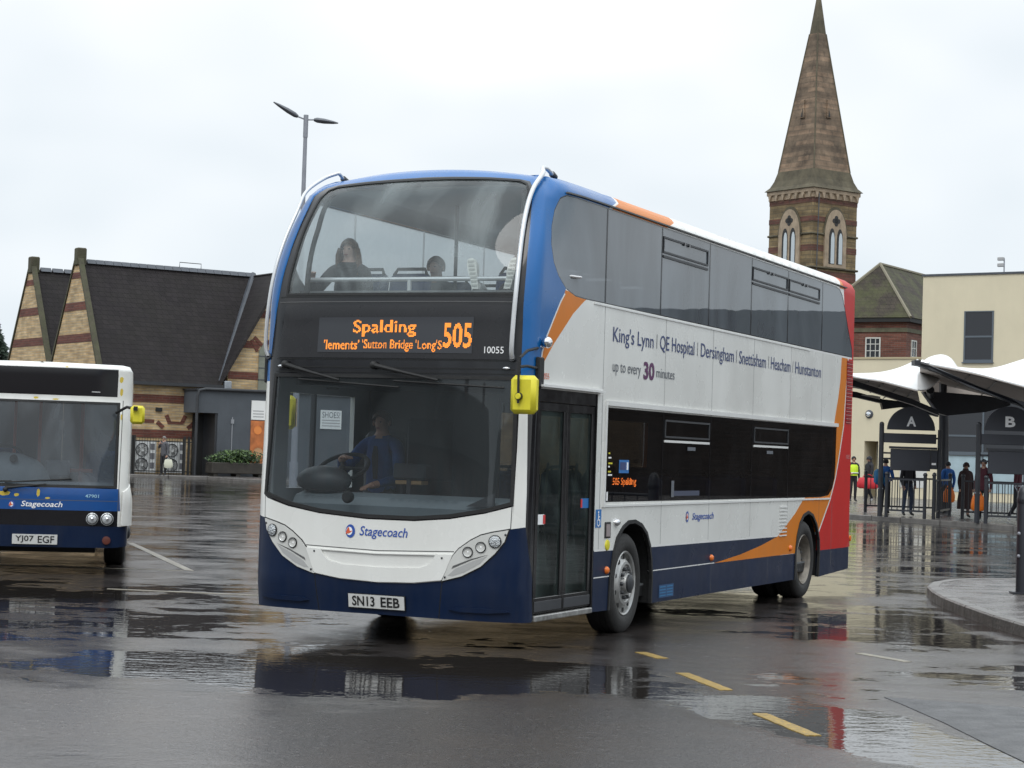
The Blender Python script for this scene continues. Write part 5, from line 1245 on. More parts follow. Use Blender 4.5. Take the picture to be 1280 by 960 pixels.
b = MB(); b.smooth = True; b.tube([ap, ap2], .10, 6); part('ridge', b, pm('hip_stone', (.20, .18, .13), .8), ho)
def sash(par, x0, x1, z0, z1, nx, nz, fn, fm=None, gm=None):
    fm = fm or pm('sash_white', (.55, .54, .50), .5); gm = gm or g_bld
    b = MB(); w_ = .07
    for (a0, a1, c0, c1) in ((x0, x1, z0, z0+w_), (x0, x1, z1-w_, z1), (x0, x0+w_, z0+w_, z1-w_), (x1-w_, x1, z0+w_, z1-w_)): b.prism([(a0, c0), (a1, c0), (a1, c1), (a0, c1)], .06, fn)
    f_ = b.build('window', fm, par)
    b = MB(); b.prism([(x0+.02, z0+.02), (x1-.02, z0+.02), (x1-.02, z1-.02), (x0+.02, z1-.02)], .02, fn); b.build('pane', gm if gm is not g_bld else pm('dark_pane', (.015, .016, .018), .06), f_)
    for k in range(1, nx): 
        x = x0+(x1-x0)*k/nx; b = MB(); b.prism([(x-.02, z0+w_), (x+.02, z0+w_), (x+.02, z1-w_), (x-.02, z1-w_)], .045, fn); b.build('glazing_bar', fm, f_)
    for k in range(1, nz):
        z_ = z0+(z1-z0)*k/nz; b = MB(); b.prism([(x0+w_, z_-.02), (x1-w_, z_-.02), (x1-w_, z_+.02), (x0+w_, z_+.02)], .04, fn); b.build('glazing_bar', fm, f_)
    return f_
sash(ho, -2.4, -1.5, 7.2, 8.7, 3, 4, lambda a, c, d: (a, -.005-d, c))
for y in (.7, 2.4, 4.1): sash(ho, y, y+.8, 7.2, 8.6, 2, 3, lambda a, c, d: (.005+d, a, c))
b = MB(); b.box(-4.4, -4.0, -.25, 0, 8.5, 8.85, bev=.05); part('wall_lamp', b, lead, ho)

# ================================================================== cream rendered building
cr_ = pm('cream_render', (.66, .59, .43), .85, var=.05, vs=.6, bump=.25, bs=30, dirt=.12, dcol=(.35, .31, .22))
ce = thing('cream_building', 'cream rendered flat roofed building behind the bus stands, with lower wing and dark windows', 'building', (18.1, 87.5, 0), R(-37))
b = MB(); b.box(0, 14, .0, 12, 0, 9.98); part('main_block', b, cr_, ce)
b = MB(); b.box(-.05, 14.05, -.05, 12.05, 9.98, 10.07); part('roof_edge', b, lead, ce)
b = MB(); b.box(-2.0, -.003, .02, 10, 0, 6.32); b.box(-2.68, -2.0, .02, 10, 2.62, 6.32); b.box(-14, -2.68, .02, 10, 0, 6.32); b.box(-2.68, -2.0, 1.2, 10, 0, 2.62); part('wing', b, cr_, ce)
b = MB(); b.box(-14.05, -.01, -.03, 10.05, 6.32, 6.40); part('roof_edge', b, pm('cream_cap', (.45, .38, .24), .8), ce)
b = MB(); b.box(-2.28, -2.02, .5, .56, .13, 2.6); part('door', b, pm('door_grey', (.06, .06, .055), .5), ce)
b = MB(); b.smooth = True; b.lathe([(.19, 0), (.19, .05), (.14, .08), (0, .09)], 18, 'Y', (-2.47, .015, 3.83)); b.v = [(v[0], .03-(v[1]-.015), v[2]) for v in b.v]; part('round_lamp', b, lead, ce)
b = MB(); b.smooth = True; b.lathe([(.12, 0), (.10, .03), (0, .05)], 18, 'Y', (-2.47, -.07, 3.83)); b.v = [(v[0], -.07-(v[1]+.07)-.03, v[2]) for v in b.v]; part('lamp_lens', b, bulb, ce)
wf = pm('window_frame_grey', (.10, .12, .14), .45)
def cwin(x0, x1, z0, z1, tr):
    b = MB(); w_ = .07
    rects = [(x0, x1, z0, z0+w_*1.5), (x0, x1, z1-.04, z1), (x0, x0+w_, z0+w_*1.5, z1-.04), (x1-w_, x1, z0+w_*1.5, z1-.04)]+[(x0+w_, x1-w_, t-.04, t+.04) for t in tr]
    for r_ in rects: b.box(r_[0], r_[1], -.035, .0, r_[2], r_[3])
    f_ = b.build('window', wf, ce); b = MB(); b.quad((x0+.02, -.012, z0+.02), (x1-.02, -.012, z0+.02), (x1-.02, -.012, z1-.02), (x0+.02, -.012, z1-.02)); b.build('pane', pm('dark_pane_wavy', (.03, .03, .034), .05, bump=.03, bs=1.2), f_, recalc=False)
    b = MB(); b.box(x0-.05, x1+.03, -.09, 0, z0-.05, z0-.002); b.build('sill', wf, f_); return f_
cwin(2.0, 3.37, 6.17, 8.40, (7.28,)); cwin(6.6, 8.0, 6.17, 8.40, (7.28,))
# ground floor shop glazing
f_ = cwin(1.2, 8.6, 2.15, 4.75, (2.95,))
for x in (3.0, 4.9, 6.8): b = MB(); b.box(x-.04, x+.04, -.035, -.001, 2.26, 4.7); b.build('mullion', wf, f_)
b = MB(); b.box(1.2, 8.6, -.02, -.001, .5, 2.08); b.build('frosted_panel', pm('frosted_blue', (.36, .46, .50), .4, var=.1), ce)
for x in (1.2, 3.0, 4.9, 6.8, 8.6): b = MB(); b.box(x-.04, x+.04, -.045, -.001, .13, 2.09); b.build('mullion', wf, ce)
b = MB(); b.box(-.9, .4, -.02, -.001, .6, 2.3); b.build('notice_board', pm('white_notice', (.6, .6, .58), .5), ce)
fl = thing('roof_floodlight', 'pair of small floodlights on a short pole at the cream parapet', 'floodlight', W(ce, 3.65, .3, 10.07), R(-37))
b = MB(); b.smooth = True; b.tube([(0, 0, 0), (0, 0, .62)], .03); b.build('pole', gs, fl)
for z_ in (.28, .55): b = MB(); b.box(-.28, -.0, -.12, .05, z_-.02, z_+.13, bev=.02); b.build('lamp_head', pm('lamp_grey', (.4, .4, .4), .4), fl)

# rows of buildings round the yard, outside the view: they close the horizon for windows and wet ground
def terrace(label, a, b_, h, dep, rh, m, wins=True, nm='terrace_row'):
    a = Vector((*a, 0)); b_ = Vector((*b_, 0)); l = (b_-a).length; an = math.atan2(b_.y-a.y, b_.x-a.x)
    e = thing(nm, label, 'terrace', a, an)
    k = MB(); k.box(0, l, 0, dep, 0, h); part('wall', k, m, e)
    k = MB(); k.prism([(-.3, h), (dep/2, h+rh), (dep+.3, h)], l, lambda p, q_, d: (d, p, q_)); part('roof', k, slate, e)
    if wins:
        x = 1.5
        while x < l-2:
            for z_ in (1., 4.):
                if z_+1.5 < h: k = MB(); k.box(x, x+1.2, -.04, .0, z_, z_+1.5); part('window', k, pm('dark_pane', (.015, .016, .018), .06), e)
            x += 3.2
    for i in range(int(l//9) if wins else 0): k = MB(); k.box(4+i*9, 5+i*9, dep/2-.5, dep/2+.5, h+rh-1, h+rh+.9); part('chimney', k, rbr, e)
    return e
dkb = brick_mat('dark_brick', (.035, .024, .020), (.028, .019, .016), (.03, .025, .022), sc=2)
terrace('dark brick terrace with slate roof beyond the cream building, outside the view', (31, 77), (58, 57), 5.6, 8, 2.6, dkb, False)
terrace('dark brick row with slate roof to the right of the yard, outside the view', (60, 54), (80, 14), 4.6, 8, 2.0, dkb, False)
terrace('low brick row behind the photographer', (44, -40), (-30, -46), 5.5, 9, 2.5, rbr)
terrace('brick row with slate roof left of the photographer', (-34, -44), (-62, 14), 6.0, 9, 3.0, rbr)
terrace('distant brick row beyond the left pavement, outside the view', (-62, 60), (-36, 92), 5.0, 9, 3.0, rbr)

# ================================================================== bus stands: tensile canopies on dark steel
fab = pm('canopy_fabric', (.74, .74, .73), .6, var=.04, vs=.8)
sof = pm('shaded_soffit', (.36, .315, .28), .7, var=.10, vs=.7)  # underside of the white fabric, its shade put into the brown-grey colour
stl = pm('stand_steel', (.022, .024, .030), .4, var=.2, vs=3)
def ruled(name, A_, B_, m, par, n=6, th=.03, sag=0.):
    """membrane between two edge lines, with real thickness"""
    def samp(P_, t):
        P_ = [Vector(p) for p in P_]; k = t*(len(P_)-1); i = min(int(k), len(P_)-2); f = k-i
        p0 = P_[max(i-1, 0)]; p1, p2 = P_[i], P_[i+1]; p3 = P_[min(i+2, len(P_)-1)]
        return .5*((2*p1)+(-p0+p2)*f+(2*p0-5*p1+4*p2-p3)*f*f+(-p0+3*p1-3*p2+p3)*f**3)
    N_ = 20; vs = []; fs = []
    for j in range(n+1):
        for i in range(N_+1):
            a = samp(A_, i/N_); b_ = samp(B_, i/N_); p = a.lerp(b_, j/n); p.z -= sag*math.sin(math.pi*j/n); vs.append(p)
    w_ = N_+1; L_ = len(vs)
    for j in range(n):
        for i in range(N_): fs.append([j*w_+i, j*w_+i+1, (j+1)*w_+i+1, (j+1)*w_+i])
    vs += [v-Vector((0, 0, th)) for v in vs]; fs += [[L_+k for k in f][::-1] for f in list(fs)]
    ed = [(i, i+1) for i in range(N_)]+[(n*w_+i+1, n*w_+i) for i in range(N_)]+[((j+1)*w_, j*w_) for j in range(n)]+[(j*w_+N_, (j+1)*w_+N_) for j in range(n)]
    for a, b_ in ed: fs.append([b_, a, L_+a, L_+b_])
    b = MB(); b.smooth = True; b.add(vs, fs); return b.build(name, m, par, edge=50)
def slab(name, pts, d, m, par, dirv=(0, 1, 0)):
    b = MB(); n = len(pts); dv = Vector(dirv)*d; b.add([Vector(p) for p in pts]+[Vector(p)+dv for p in pts], [list(range(n)), [n+i for i in range(n)][::-1]]+[[i, n+i, n+(i+1) % n, (i+1) % n] for i in range(n)])
    return b.build(name, m, par)
can = thing('bus_stand_canopy', 'white sail canopy on dark steel arms over bus stand A', 'canopy', (0, 0, 0))
ruled('canopy_membrane', [(8.81, 60.5, 4.28), (10.3, 59.5, 4.32), (10.98, 59, 4.36), (11.48, 58.5, 4.5), (11.89, 58, 4.73)], [(8.15, 56, 4.44), (9.61, 55.5, 4.06), (10.24, 55, 3.95), (10.73, 54.6, 3.81), (11.15, 54.3, 3.69)], fab, can)
ruled('canopy_membrane', [(11.89, 58, 4.73), (12.2, 58, 4.52), (12.63, 58, 4.24)], [(11.15, 54.3, 3.69), (11.59, 55, 3.76), (12.59, 57.8, 4.22)], fab, can)
ruled('shaded_soffit', [(8.12, 55.8, 4.34), (9.61, 55.5, 4.04), (10.24, 55, 3.93), (10.73, 54.6, 3.79), (11.15, 54.3, 3.67)], [(9.18, 63, 4.08), (10.92, 63, 4.03), (11.74, 63, 3.86), (12.39, 63, 3.67), (13.03, 63, 3.62)], sof, can)
for a, b_ in (((10, 55.4, 3.97), (10.9, 62, 4.08)), ((10.37, 55.2, 3.9), (11.25, 62, 3.89)), ((10.76, 54.9, 3.8), (11.66, 62, 3.72)), ((11.08, 54.6, 3.7), (12.17, 62, 3.56))):
    b = MB(); b.tube([Vector(a)-Vector((0, 0, .05)), Vector(b_)-Vector((0, 0, .05))], .02, 5); b.build('fabric_seam', stl, can)
slab('canopy_arm', [(8.29, 57, 4.43), (9.95, 57, 3.98), (11.58, 57, 3.51), (12.3, 57, 3.23), (12.35, 57, 3.07), (11.6, 57, 3.35), (9.95, 57, 3.81), (8.3, 57, 4.19)], .3, stl, can)
slab('canopy_beam', [(9.72, 60, 3.85), (10.48, 60, 3.78), (11.29, 60, 3.58), (12.41, 60, 3.5), (12.97, 60, 3.3), (12.98, 60, 3.1), (12.17, 60, 3.29), (11.88, 60, 3.36), (11.29, 60, 3.27), (11.24, 60, 3.46), (10.48, 60, 3.61), (9.73, 60, 3.65)], .3, stl, can)
slab('soffit_light', [(10.59, 59.8, 3.68), (11.15, 59.8, 3.57), (11.17, 59.8, 3.65), (10.91, 59.8, 3.69), (10.62, 59.8, 3.7)], .1, pm('tube_light', (.6, .58, .5), .4), can)
slab('wedge_bracket', [(12.2, 58.6, 3.8), (12.79, 58.6, 3.8), (14.06, 58.6, 3.74), (14.8, 58.6, 3.62), (14.8, 58.6, 3.47), (14.07, 58.6, 3.25), (12.93, 58.6, 3.11), (12.65, 58.6, 3.18)], .35, stl, can)
b = MB(); b.smooth = True; b.tube([(13.65, 62, 0.02), (13.55, 62, 4.44)], .15, 14); b.build('canopy_pillar', stl, can)
for a, b_ in (((12.18, 57.5, 3.82), (12.42, 58.6, 3.7)), ((13.09, 60, 4.2), (13.1, 60, 3.81))): b = MB(); b.tube([a, b_], .12, 8); b.build('mast_stub', stl, can)
b = MB(); b.tube([(12.16, 58.4, 3.78), (12.6, 58.4, 3.2)], .03, 6); b.build('stay_rod', gs, can)
ca2 = thing('bus_stand_canopy', 'white sail canopy on a sloping dark arm over bus stand B at right', 'canopy', (0, 0, 0))
ruled('canopy_membrane', [(12.79, 62, 4.71), (12.99, 62, 4.97), (13.41, 62, 5.11), (13.74, 62, 5.02), (14, 62, 4.7)], [(11.97, 58, 4.23), (12.16, 58, 4.24), (12.56, 58, 4.25), (12.87, 58, 4.31), (13.1, 58, 4.36)], fab, can)
ruled('canopy_membrane', [(11.55, 56, 4.55), (12.6, 56, 4.44), (13.26, 56, 4.41), (13.73, 56, 4.47), (14.14, 56, 4.6), (14.54, 56, 4.74), (15.85, 56, 5.19)], [(10.83, 52.5, 4.36), (11.7, 52, 4.19), (12.16, 51.6, 4.06), (12.52, 51.3, 3.95), (12.8, 51, 3.85), (13.12, 50.6, 3.74), (14.18, 50, 3.45)], fab, ca2)
ruled('shaded_soffit', [(10.83, 52.5, 4.34), (11.7, 52, 4.16), (12.16, 51.6, 4.04), (12.52, 51.3, 3.93), (12.81, 51, 3.83), (13.12, 50.6, 3.72), (14.18, 50, 3.43)], [(12.59, 61, 4.37), (13.29, 61, 4.14), (13.84, 61, 4.04), (14.38, 61, 3.93), (15.08, 61, 3.78), (15.83, 61, 3.56), (17.32, 61, 3.28)], sof, ca2, sag=.05)
slab('shaded_soffit', [(13.39, 61.5, 4.41), (12.71, 61.5, 3.92), (13.41, 61.5, 3.86), (14.83, 61.5, 3.83), (16.2, 61.5, 3.63), (16.2, 61.5, 4), (14.69, 61.5, 4.25)], .1, sof, ca2)
slab('canopy_arm', [(10.64, 52.2, 4.37), (10.7, 52.2, 4.39), (11.36, 52, 4.12), (12.18, 51.6, 3.73), (12.95, 51.3, 3.44), (14.48, 51, 3.01), (14.49, 51, 2.5), (13.31, 51.3, 3.23), (12.95, 51.3, 3.34), (11.96, 51.7, 3.72), (11.37, 52, 4.02), (10.66, 52.2, 4.28)], .35, stl, ca2)
slab('arm_cap', [(10.61, 52.1, 4.39), (10.77, 52.1, 4.39), (10.77, 52.1, 4.24), (10.61, 52.1, 4.26)], .45, stl, ca2)
for a, b_ in (((10.79, 52.1, 4.35), (10.96, 52, 4.3)), ): b = MB(); b.smooth = True; b.tube([a, b_], .06, 8); b.build('cable_socket', steel, ca2)
for a, b_ in (((12.04, 52, 4.09), (13.46, 60, 4.07)), ((12.62, 51.5, 3.92), (14.25, 60, 3.85))): b = MB(); b.tube([Vector(a)-Vector((0, 0, .06)), Vector(b_)-Vector((0, 0, .06))], .02, 5); b.build('fabric_seam', stl, ca2)
b = MB(); b.smooth = True; b.tube([(14.25, 53, 0.15), (14.18, 53, 3.47)], .15, 14); b.build('canopy_pillar', stl, ca2)

for t_, base in ((can, Vector((13.5, 62, .13))), (ca2, Vector((14.3, 53, .13)))):
    t_.location = base
    for ch in t_.children: ch.location -= base
# stand signs
bdm = pm('sign_grey', (.030, .033, .043), .45, var=.08)
def stand(letter, cx, Y, zb, label):
    e = thing('stand_sign', label, 'sign', (cx, Y, .13), 0, None)
    r = .68; n = 22
    b = MB(); b.prism([(r*math.cos(math.pi*k/n), 2.47+r*math.sin(math.pi*k/n)*.97) for k in range(n+1)], .06, lambda a, c, d: (a, d, c)); dsc = b.build('sign_disc', bdm, e)
    lettering('stand_letter', letter, lambda a, c: (a, -.006, c), (-.135, 2.575, .135, 2.86), textw, dsc, bold=.035)
    b = MB(); b.box(-.77, .72, 0, .06, 2.10, 2.37, bev=.01); b.build('name_board', bdm, e)
    b = MB(); b.box(-.56, .56, -.02, .08, 1.32, 1.93, bev=.01); tb = b.build('timetable_board', bdm, e)
    b = MB(); b.box(-.60, .74, -.05, .1, 1.935, 2.0); b.build('board_frame', stl, e)
    b = MB(); b.box(.57, .76, 0, .06, 1.38, 1.93); b.build('side_board', bdm, e)
    b = MB(); b.box(.60, .72, -.006, -.001, 1.50, 1.56); b.build('side_label', textw, e)
    b = MB(); b.smooth = True; b.tube([(-.83, .03, 0), (-.83, .03, 2.62)], .068, 12); b.ball((-.83, .03, 2.62), .068); b.build('sign_post', stl, e)
    b = MB(); b.smooth = True; b.tube([(.83, .06, 0), (.83, .06, 2.5)], .06, 12); b.build('sign_post', stl, e)
    for z_ in (1.62, 1.78, 2.23): b = MB(); b.box(-.83, .83, .065, .10, z_, z_+.05); b.build('cross_bar', stl, e)
    b = MB(); b.box(-.90, -.76, -.02, .1, .78, .81); b.build('post_collar', gs, e)
    return e
stand('A', 11.35, 56, .13, 'dark half round bus stand sign with white letter A above two boards')
stand('B', 13.32, 52.7, .13, 'dark half round bus stand sign with white letter B at the right edge')
def guard(label, x0, y0, x1, y1, n, gp_):
    a = Vector((x0, y0, 0)); b_ = Vector((x1, y1, 0)); l = (b_-a).length
    e = thing('guard_rail', label, 'railing', (x0, y0, .13), math.atan2(y1-y0, x1-x0), gp_)
    for z_ in (.18, 1.05): b = MB(); b.box(0, l, -.02, .02, z_, z_+.05); b.build('rail', stl, e)
    for k in range(1, n): b = MB(); x = l*k/n; b.box(x-.011, x+.011, -.011, .011, .23, 1.05); b.build('railing_bar', stl, e)
    for x in (0, l): b = MB(); b.smooth = True; b.tube([(x, 0, 0), (x, 0, 1.2)], .05, 10); b.ball((x, 0, 1.22), .062); b.build('railing_post', stl, e)
guard('dark guard rail under sign A, left of the canopy pillar', 10.62, 55.6, 11.55, 54.9, 7, None)
guard('short dark guard rail beside the foot of the canopy pillar', 11.8, 54.9, 13.2, 59.2, 9, None)
guard('dark guard rail below sign B at the right edge', 12.62, 52.3, 14.4, 51.5, 12, None)
guard('dark guard rail further back behind the queue at stand A', 10.9, 60.4, 12.9, 60.0, 14, None)
guard('dark guard rail further back behind the queue at stand B', 12.9, 56.2, 15.0, 55.6, 14, None)
# foreground post on the island
fp = thing('foreground_bollard', 'dark domed steel post with foot plate on the island at the right edge', 'bollard', (6.20, 23.8, .125))
b = MB(); b.smooth = True; b.lathe([(.075, 0), (.075, 1.05), (.072, 1.07), (.075, 1.09), (.082, 1.10), (.082, 1.14), (.075, 1.16), (.072, 1.2), (.055, 1.26), (.03, 1.29), (0, 1.3)], 20, 'Z'); b.build('post', stl, fp)
b = MB(); b.box(-.13, .13, -.1, .1, 0, .02); b.build('foot_plate', stl, fp)
b = MB(); b.smooth = True; b.tube([(.05, -.04, .42), (.4, -.1, .42), (1.4, -.3, .42)], .02); b.tube([(.05, -.04, 1.0), (1.4, -.3, 1.0)], .02); b.build('side_rail', stl, fp)
for k in range(6): b = MB(); x = .2+k*.2; b.tube([(x, -.06-x*.18, .42), (x, -.06-x*.18, 1.0)], .01, 6); b.build('railing_bar', stl, fp)
for z_ in (.72, .45): b = MB(); b.smooth = True; b.ball((-.06, -.045, z_), .022); b.build('bolt', gs, fp)

# ================================================================== the small single-deck bus at the left
PS = Plan(.20, 1.08, 8.2, 4, .32, .05, .12)
def Sp(u, v, off=0.):
    x, y, nx, ny = PS(u); d = 0; z = v
    if v > 2.46: q = min((v-2.46)/.14, 1)*math.pi/2; d = .12*(1-math.cos(q)); z = 2.46+.07*math.sin(q); off *= max(.2, math.cos(q))
    y *= 1-d/1.08; x += d*math.exp(-(x/.5)**2)-d*math.exp(-((8.2-x)/.5)**2); x += nx*off; y += ny*off
    x += math.exp(-(x/.6)**2)*(.22*min(1, max(0, (v-1.0)/1.1))+.02*max(0, .5-v))
    return (-x, y, z)
a2 = -.188; D2 = Vector((math.sin(a2), math.cos(a2), 0))
sb = thing('small_bus', 'small single deck bus in blue and white, cut off by the left edge', 'bus', (-5.60, 23.45, 0), math.atan2(-D2.y, -D2.x))
SU2 = PS.SU-PS.SX; U2 = lambda x: x+SU2; E2 = PS.end-.002
mirr = lambda p: [(-a, b) for a, b in p][::-1]
sblue = pm('small_bus_blue', (.003, .07, .27), .38, var=.08, vs=3, coat=.2, dirt=.25, dcol=(.03, .07, .22))
chip = pm('chipped_yellow', (.62, .46, .06), .6)
fa = [(U2(1.95), .33), (U2(1.97), .62), (U2(2.1), .84), (U2(2.4), .95), (U2(2.7), .84), (U2(2.83), .62), (U2(2.85), .33)]
ra = [(U2(6.0), .33), (U2(6.02), .62), (U2(6.2), .84), (U2(6.45), .92), (U2(6.7), .84), (U2(6.88), .62), (U2(6.9), .33)]
hs = [(0, .33)]+[(.9, .33), (1.15, .35)]+fa+ra+[(E2, .33)]
ol = mirr(hs)[:-1]+hs+[(E2, 2.62), (0, 2.62), (-E2, 2.62)]
ws = [(-.92, 1.06), (.92, 1.06), (.93, 2.06), (-.93, 2.06)]
sw1_ = [(U2(.55), 1.08), (U2(1.9), 1.08), (U2(1.9), 2.05), (U2(.55), 2.05)]
sw2_ = [(U2(2.1), 1.08), (U2(7.8), 1.08), (U2(7.8), 2.05), (U2(2.1), 2.05)]
rg = []
rg.append(([(-1.02, .77), (1.0, .77), (.98, 1.035), (-.98, 1.035)], 1))
rg.append(([(-.97, .585), (.97, .585), (.97, .77), (-.97, .77)], 2))
rg.append(([(-E2, .2), (E2, .2), (E2, .60), (1.2, .60), (1.02, .585), (-1.02, .585), (-1.2, .60), (-E2, .60)], 3))
rg.append(([(-.91, 2.14), (.91, 2.14), (.915, 2.475), (-.915, 2.475)], 2))
rg.append(([(-.95, 1.035), (.95, 1.035), (.95, 2.075), (-.95, 2.075)], 2))
rg.append(([(-.97, .885), (.97, .885), (.97, .892), (-.97, .892)], 4))
rg.append(([(.965, .77), (.975, .77), (.99, 2.1), (.98, 2.1)], 4))
for cxp, czp, w_, h_ in ((-.36, .955, .07, .03), (-.48, .97, .05, .02), (.03, .97, .02, .05), (.14, .91, .03, .012), (-.22, .94, .03, .02), (-.05, 2.10, .03, .015), (.18, 2.09, .04, .01), (-.6, 2.10, .05, .012), (.96, 2.2, .02, .05), (.97, 1.9, .012, .04), (.955, 2.35, .025, .04), (.3, 2.49, .02, .01)):
    rg.append(([(cxp-w_, czp-h_*.4), (cxp-w_*.3, czp-h_), (cxp+w_*.7, czp-h_*.6), (cxp+w_, czp+h_*.5), (cxp+w_*.2, czp+h_), (cxp-w_*.8, czp+h_*.7)], 5))
skin('body_shell', Sp, ol, [white, sblue, black, navy, seamm, chip, inner], sb, holes=[ws, sw1_, mirr(sw1_), sw2_, mirr(sw2_)], regions=rg, th=.04, inmat=6, flat=1.6)
skin('windscreen', Sp, ws, [g_solo], sb, off=-.004, th=0, flat=1.6)
skin('windscreen_gasket', Sp, offs(ws, -.012), [rubber], sb, holes=[offs(ws, .012)], off=.006, th=.02, flat=1.6)
for q in (sw1_, sw2_, mirr(sw1_), mirr(sw2_)): skin('side_window', Sp, q, [g_solo], sb, off=-.004, th=0, flat=1.6)
skin('destination_glass', Sp, [(-.90, 2.15), (.90, 2.15), (.905, 2.458), (-.905, 2.458)], [pm('blind_black', (.014, .014, .016), .15)], sb, off=.006, th=.01, flat=1.6)
skin('fleet_mark', Sp, [(.60, 2.19), (.70, 2.19), (.70, 2.196), (.60, 2.196)], [textw], sb, off=.009, th=.002, flat=1.6)
mb = MB(); mb.smooth = True; rows = []
us = [.03+.12*k for k in range(14)]+[2.2+.6*k for k in range(12)]+[E2-.05]
for u in us: a = Vector(Sp(u, 2.6)); b_ = Vector(Sp(-u, 2.6)); rows.append([a.lerp(b_, k/6)+Vector((0, 0, .01*math.sin(math.pi*k/6))) for k in range(7)])
mb.add([p for r_ in rows for p in r_], [[i*7+k, i*7+k+1, (i+1)*7+k+1, (i+1)*7+k] for i in range(len(rows)-1) for k in range(6)]); mb.build('roof_panel', white, sb, recalc=False)
SFn = lambda d: (lambda a, b: Sp(a, b, d))
fn0 = SFn(-.05)
stage_logo(sb, SFn(.005), -.27, .828, .045, (-.165, .785, .315, .872), textw, bold=.012)
lettering('fleet_number', '47901', SFn(.005), (.575, .925, .735, .965), pm('print_pale_blue', (.35, .6, .75), .5), sb, bold=.008)
np_ = skin('number_plate', Sp, [(-.25, .362), (.27, .362), (.27, .478), (-.25, .478)], [platem], sb, off=.02, th=.02, flat=1.6)
lettering('registration', 'YJ07', SFn(.024), (-.215, .378, .0, .462), plateb, np_, bold=.012); lettering('registration', 'EGF', SFn(.024), (.045, .378, .235, .462), plateb, np_, bold=.012)
for s_ in (1, -1):
    for cx_, r_ in ((.665, .062), (.84, .066)):
        c = Vector(Sp(s_*cx_, .675, .012)); mb = MB(); mb.smooth = True
        mb.lathe([(r_+.01, 0), (r_+.01, .01), (r_, .014), (r_*.85, .02), (0, .03)], 20, 'X', (0, 0, 0)); mb.v = [(v[0]+c.x, v[1]+c.y, v[2]+c.z) for v in mb.v]
        hl_ = mb.build('headlight', pm('clear_lens', (.62, .64, .65), .1, metal=.5, bump=.5, bs=50), sb)
        for k_, (rr_, dd_, mm_) in enumerate(((.028, .020, darkmetal), (.020, .030, bulb))):
            mb = MB(); mb.smooth = True; mb.ball((c.x+dd_, c.y, c.z), .008+.006*k_, rr_, rr_); mb.build('lamp_bulb', mm_, hl_)
        mb = MB(); mb.smooth = True; n_ = 24; mb.tube([(c.x+.014, c.y+(r_-.004)*math.cos(2*math.pi*k/n_), c.z+(r_-.004)*math.sin(2*math.pi*k/n_)) for k in range(n_+1)], .007, 6, False); mb.build('lamp_bezel', rubber, hl_)
    mb = MB(); mb.smooth = True; c = Vector(Sp(s_*.84, .42, .012)); mb.lathe([(.05, 0), (.048, .012), (0, .02)], 16, 'X', tuple(c)); mb.build('fog_lamp', pm('dull_lens', (.12, .03, .02), .4), sb)
    # flared corner panel
    q = [(1.0, .60), (1.62, .60), (1.55, .9), (1.42, 1.08), (1.2, 1.10), (1.02, 1.0)]
    skin('corner_flare', lambda u, v, o=0: Sp(u, v, o+.045*math.sin(min(1, max(0, (1.12-v)/.3))*1.57)), q if s_ > 0 else mirr(q), [white], sb, off=.004, th=.03, flat=2.)
    e = MB(); e.smooth = True; e.box(-.06, .05, -.085, .085, -.11, .11, bev=.03); cpos = Vector((.10, s_*1.15, 1.93)); e.v = [tuple(Vector(v)+cpos) for v in e.v]; mh = e.build('wing_mirror', yellow, sb)
    e = MB(); e.smooth = True; e.tube([tuple(cpos+Vector((-.03, s_*-.0, .07))), tuple(cpos+Vector((-.1, s_*-.13, .09))), tuple(cpos+Vector((-.3, -.25*s_, .02)))], .018); e.box(.16, .2, s_*1.10, s_*1.15, 1.98, 2.03); e.build('mirror_arm', rubber, mh)
for s_ in (1, -1):
    for xx in (2.4, 6.45): wheel(sb, -xx, s_*.92, s_, 0, False, r=.42, w_=.26, rim=.25)
    for arch in (fa, ra):
        p_ = [(-(q[0]-SU2), q[1]) for q in arch]; n = len(p_); mb = MB(); mb.add([(a, s_*1.05, b) for a, b in p_]+[(a, s_*.65, b) for a, b in p_], [[i, i+1, n+i+1, n+i] for i in range(n-1)]+[[n+i for i in range(n)]]); mb.build('arch_liner', rubber, sb, recalc=False)
mb = MB(); mb.box(-8, -.3, -.95, .95, .38, .45); mb.build('saloon_floor', inner, sb)
mb = MB(); mb.box(-7.6, -.6, -.7, .7, .24, .38); mb.build('chassis', rubber, sb)
mb = MB(); mb.smooth = True; mb.box(-.62, -.22, -.98, .98, .8, 1.10, bev=.05); mb.build('dashboard', pm('dash_pale', (.18, .21, .23), .6), sb)
mb = MB(); mb.smooth = True; mb.ball((-.75, -.42, 1.12), .3, .55, .32); mb.build('binnacle', pm('binnacle_pale', (.20, .24, .26), .6), sb)
mb = MB(); mb.smooth = True; mb.lathe([(.05, 0), (.045, .03), (0, .03)], 14, 'X', (-.52, -.30, 1.36)); mb.build('air_outlet', rubber, sb)
mb = MB(); mb.smooth = True; n = 26; c = Vector((-.95, -.45, 1.38)); q = Euler((0, R(35), 0)).to_quaternion()
mb.tube([tuple(c+q @ Vector((.23*math.cos(2*math.pi*k/n), .23*math.sin(2*math.pi*k/n), 0))) for k in range(n+1)], .017, 8, False); mb.tube([tuple(c), tuple(c+Vector((.2, 0, -.3)))], .04); mb.build('steering_wheel', rubber, sb)
pol = pm('pole_orange', (.40, .06, .03), .4)
for x, y in ((1.6, -.05), (2.6, .45), (2.7, -.42), (4.2, .4)): mb = MB(); mb.smooth = True; mb.tube([(-x, y, .45), (-x, y, 2.3)], .02); mb.build('grab_pole', pol, sb)
mb = MB(); mb.smooth = True; mb.tube([(-1.5, .28, 1.22), (-1.5, .62, 1.22)], .025); mb.build('grab_rail', pol, sb)
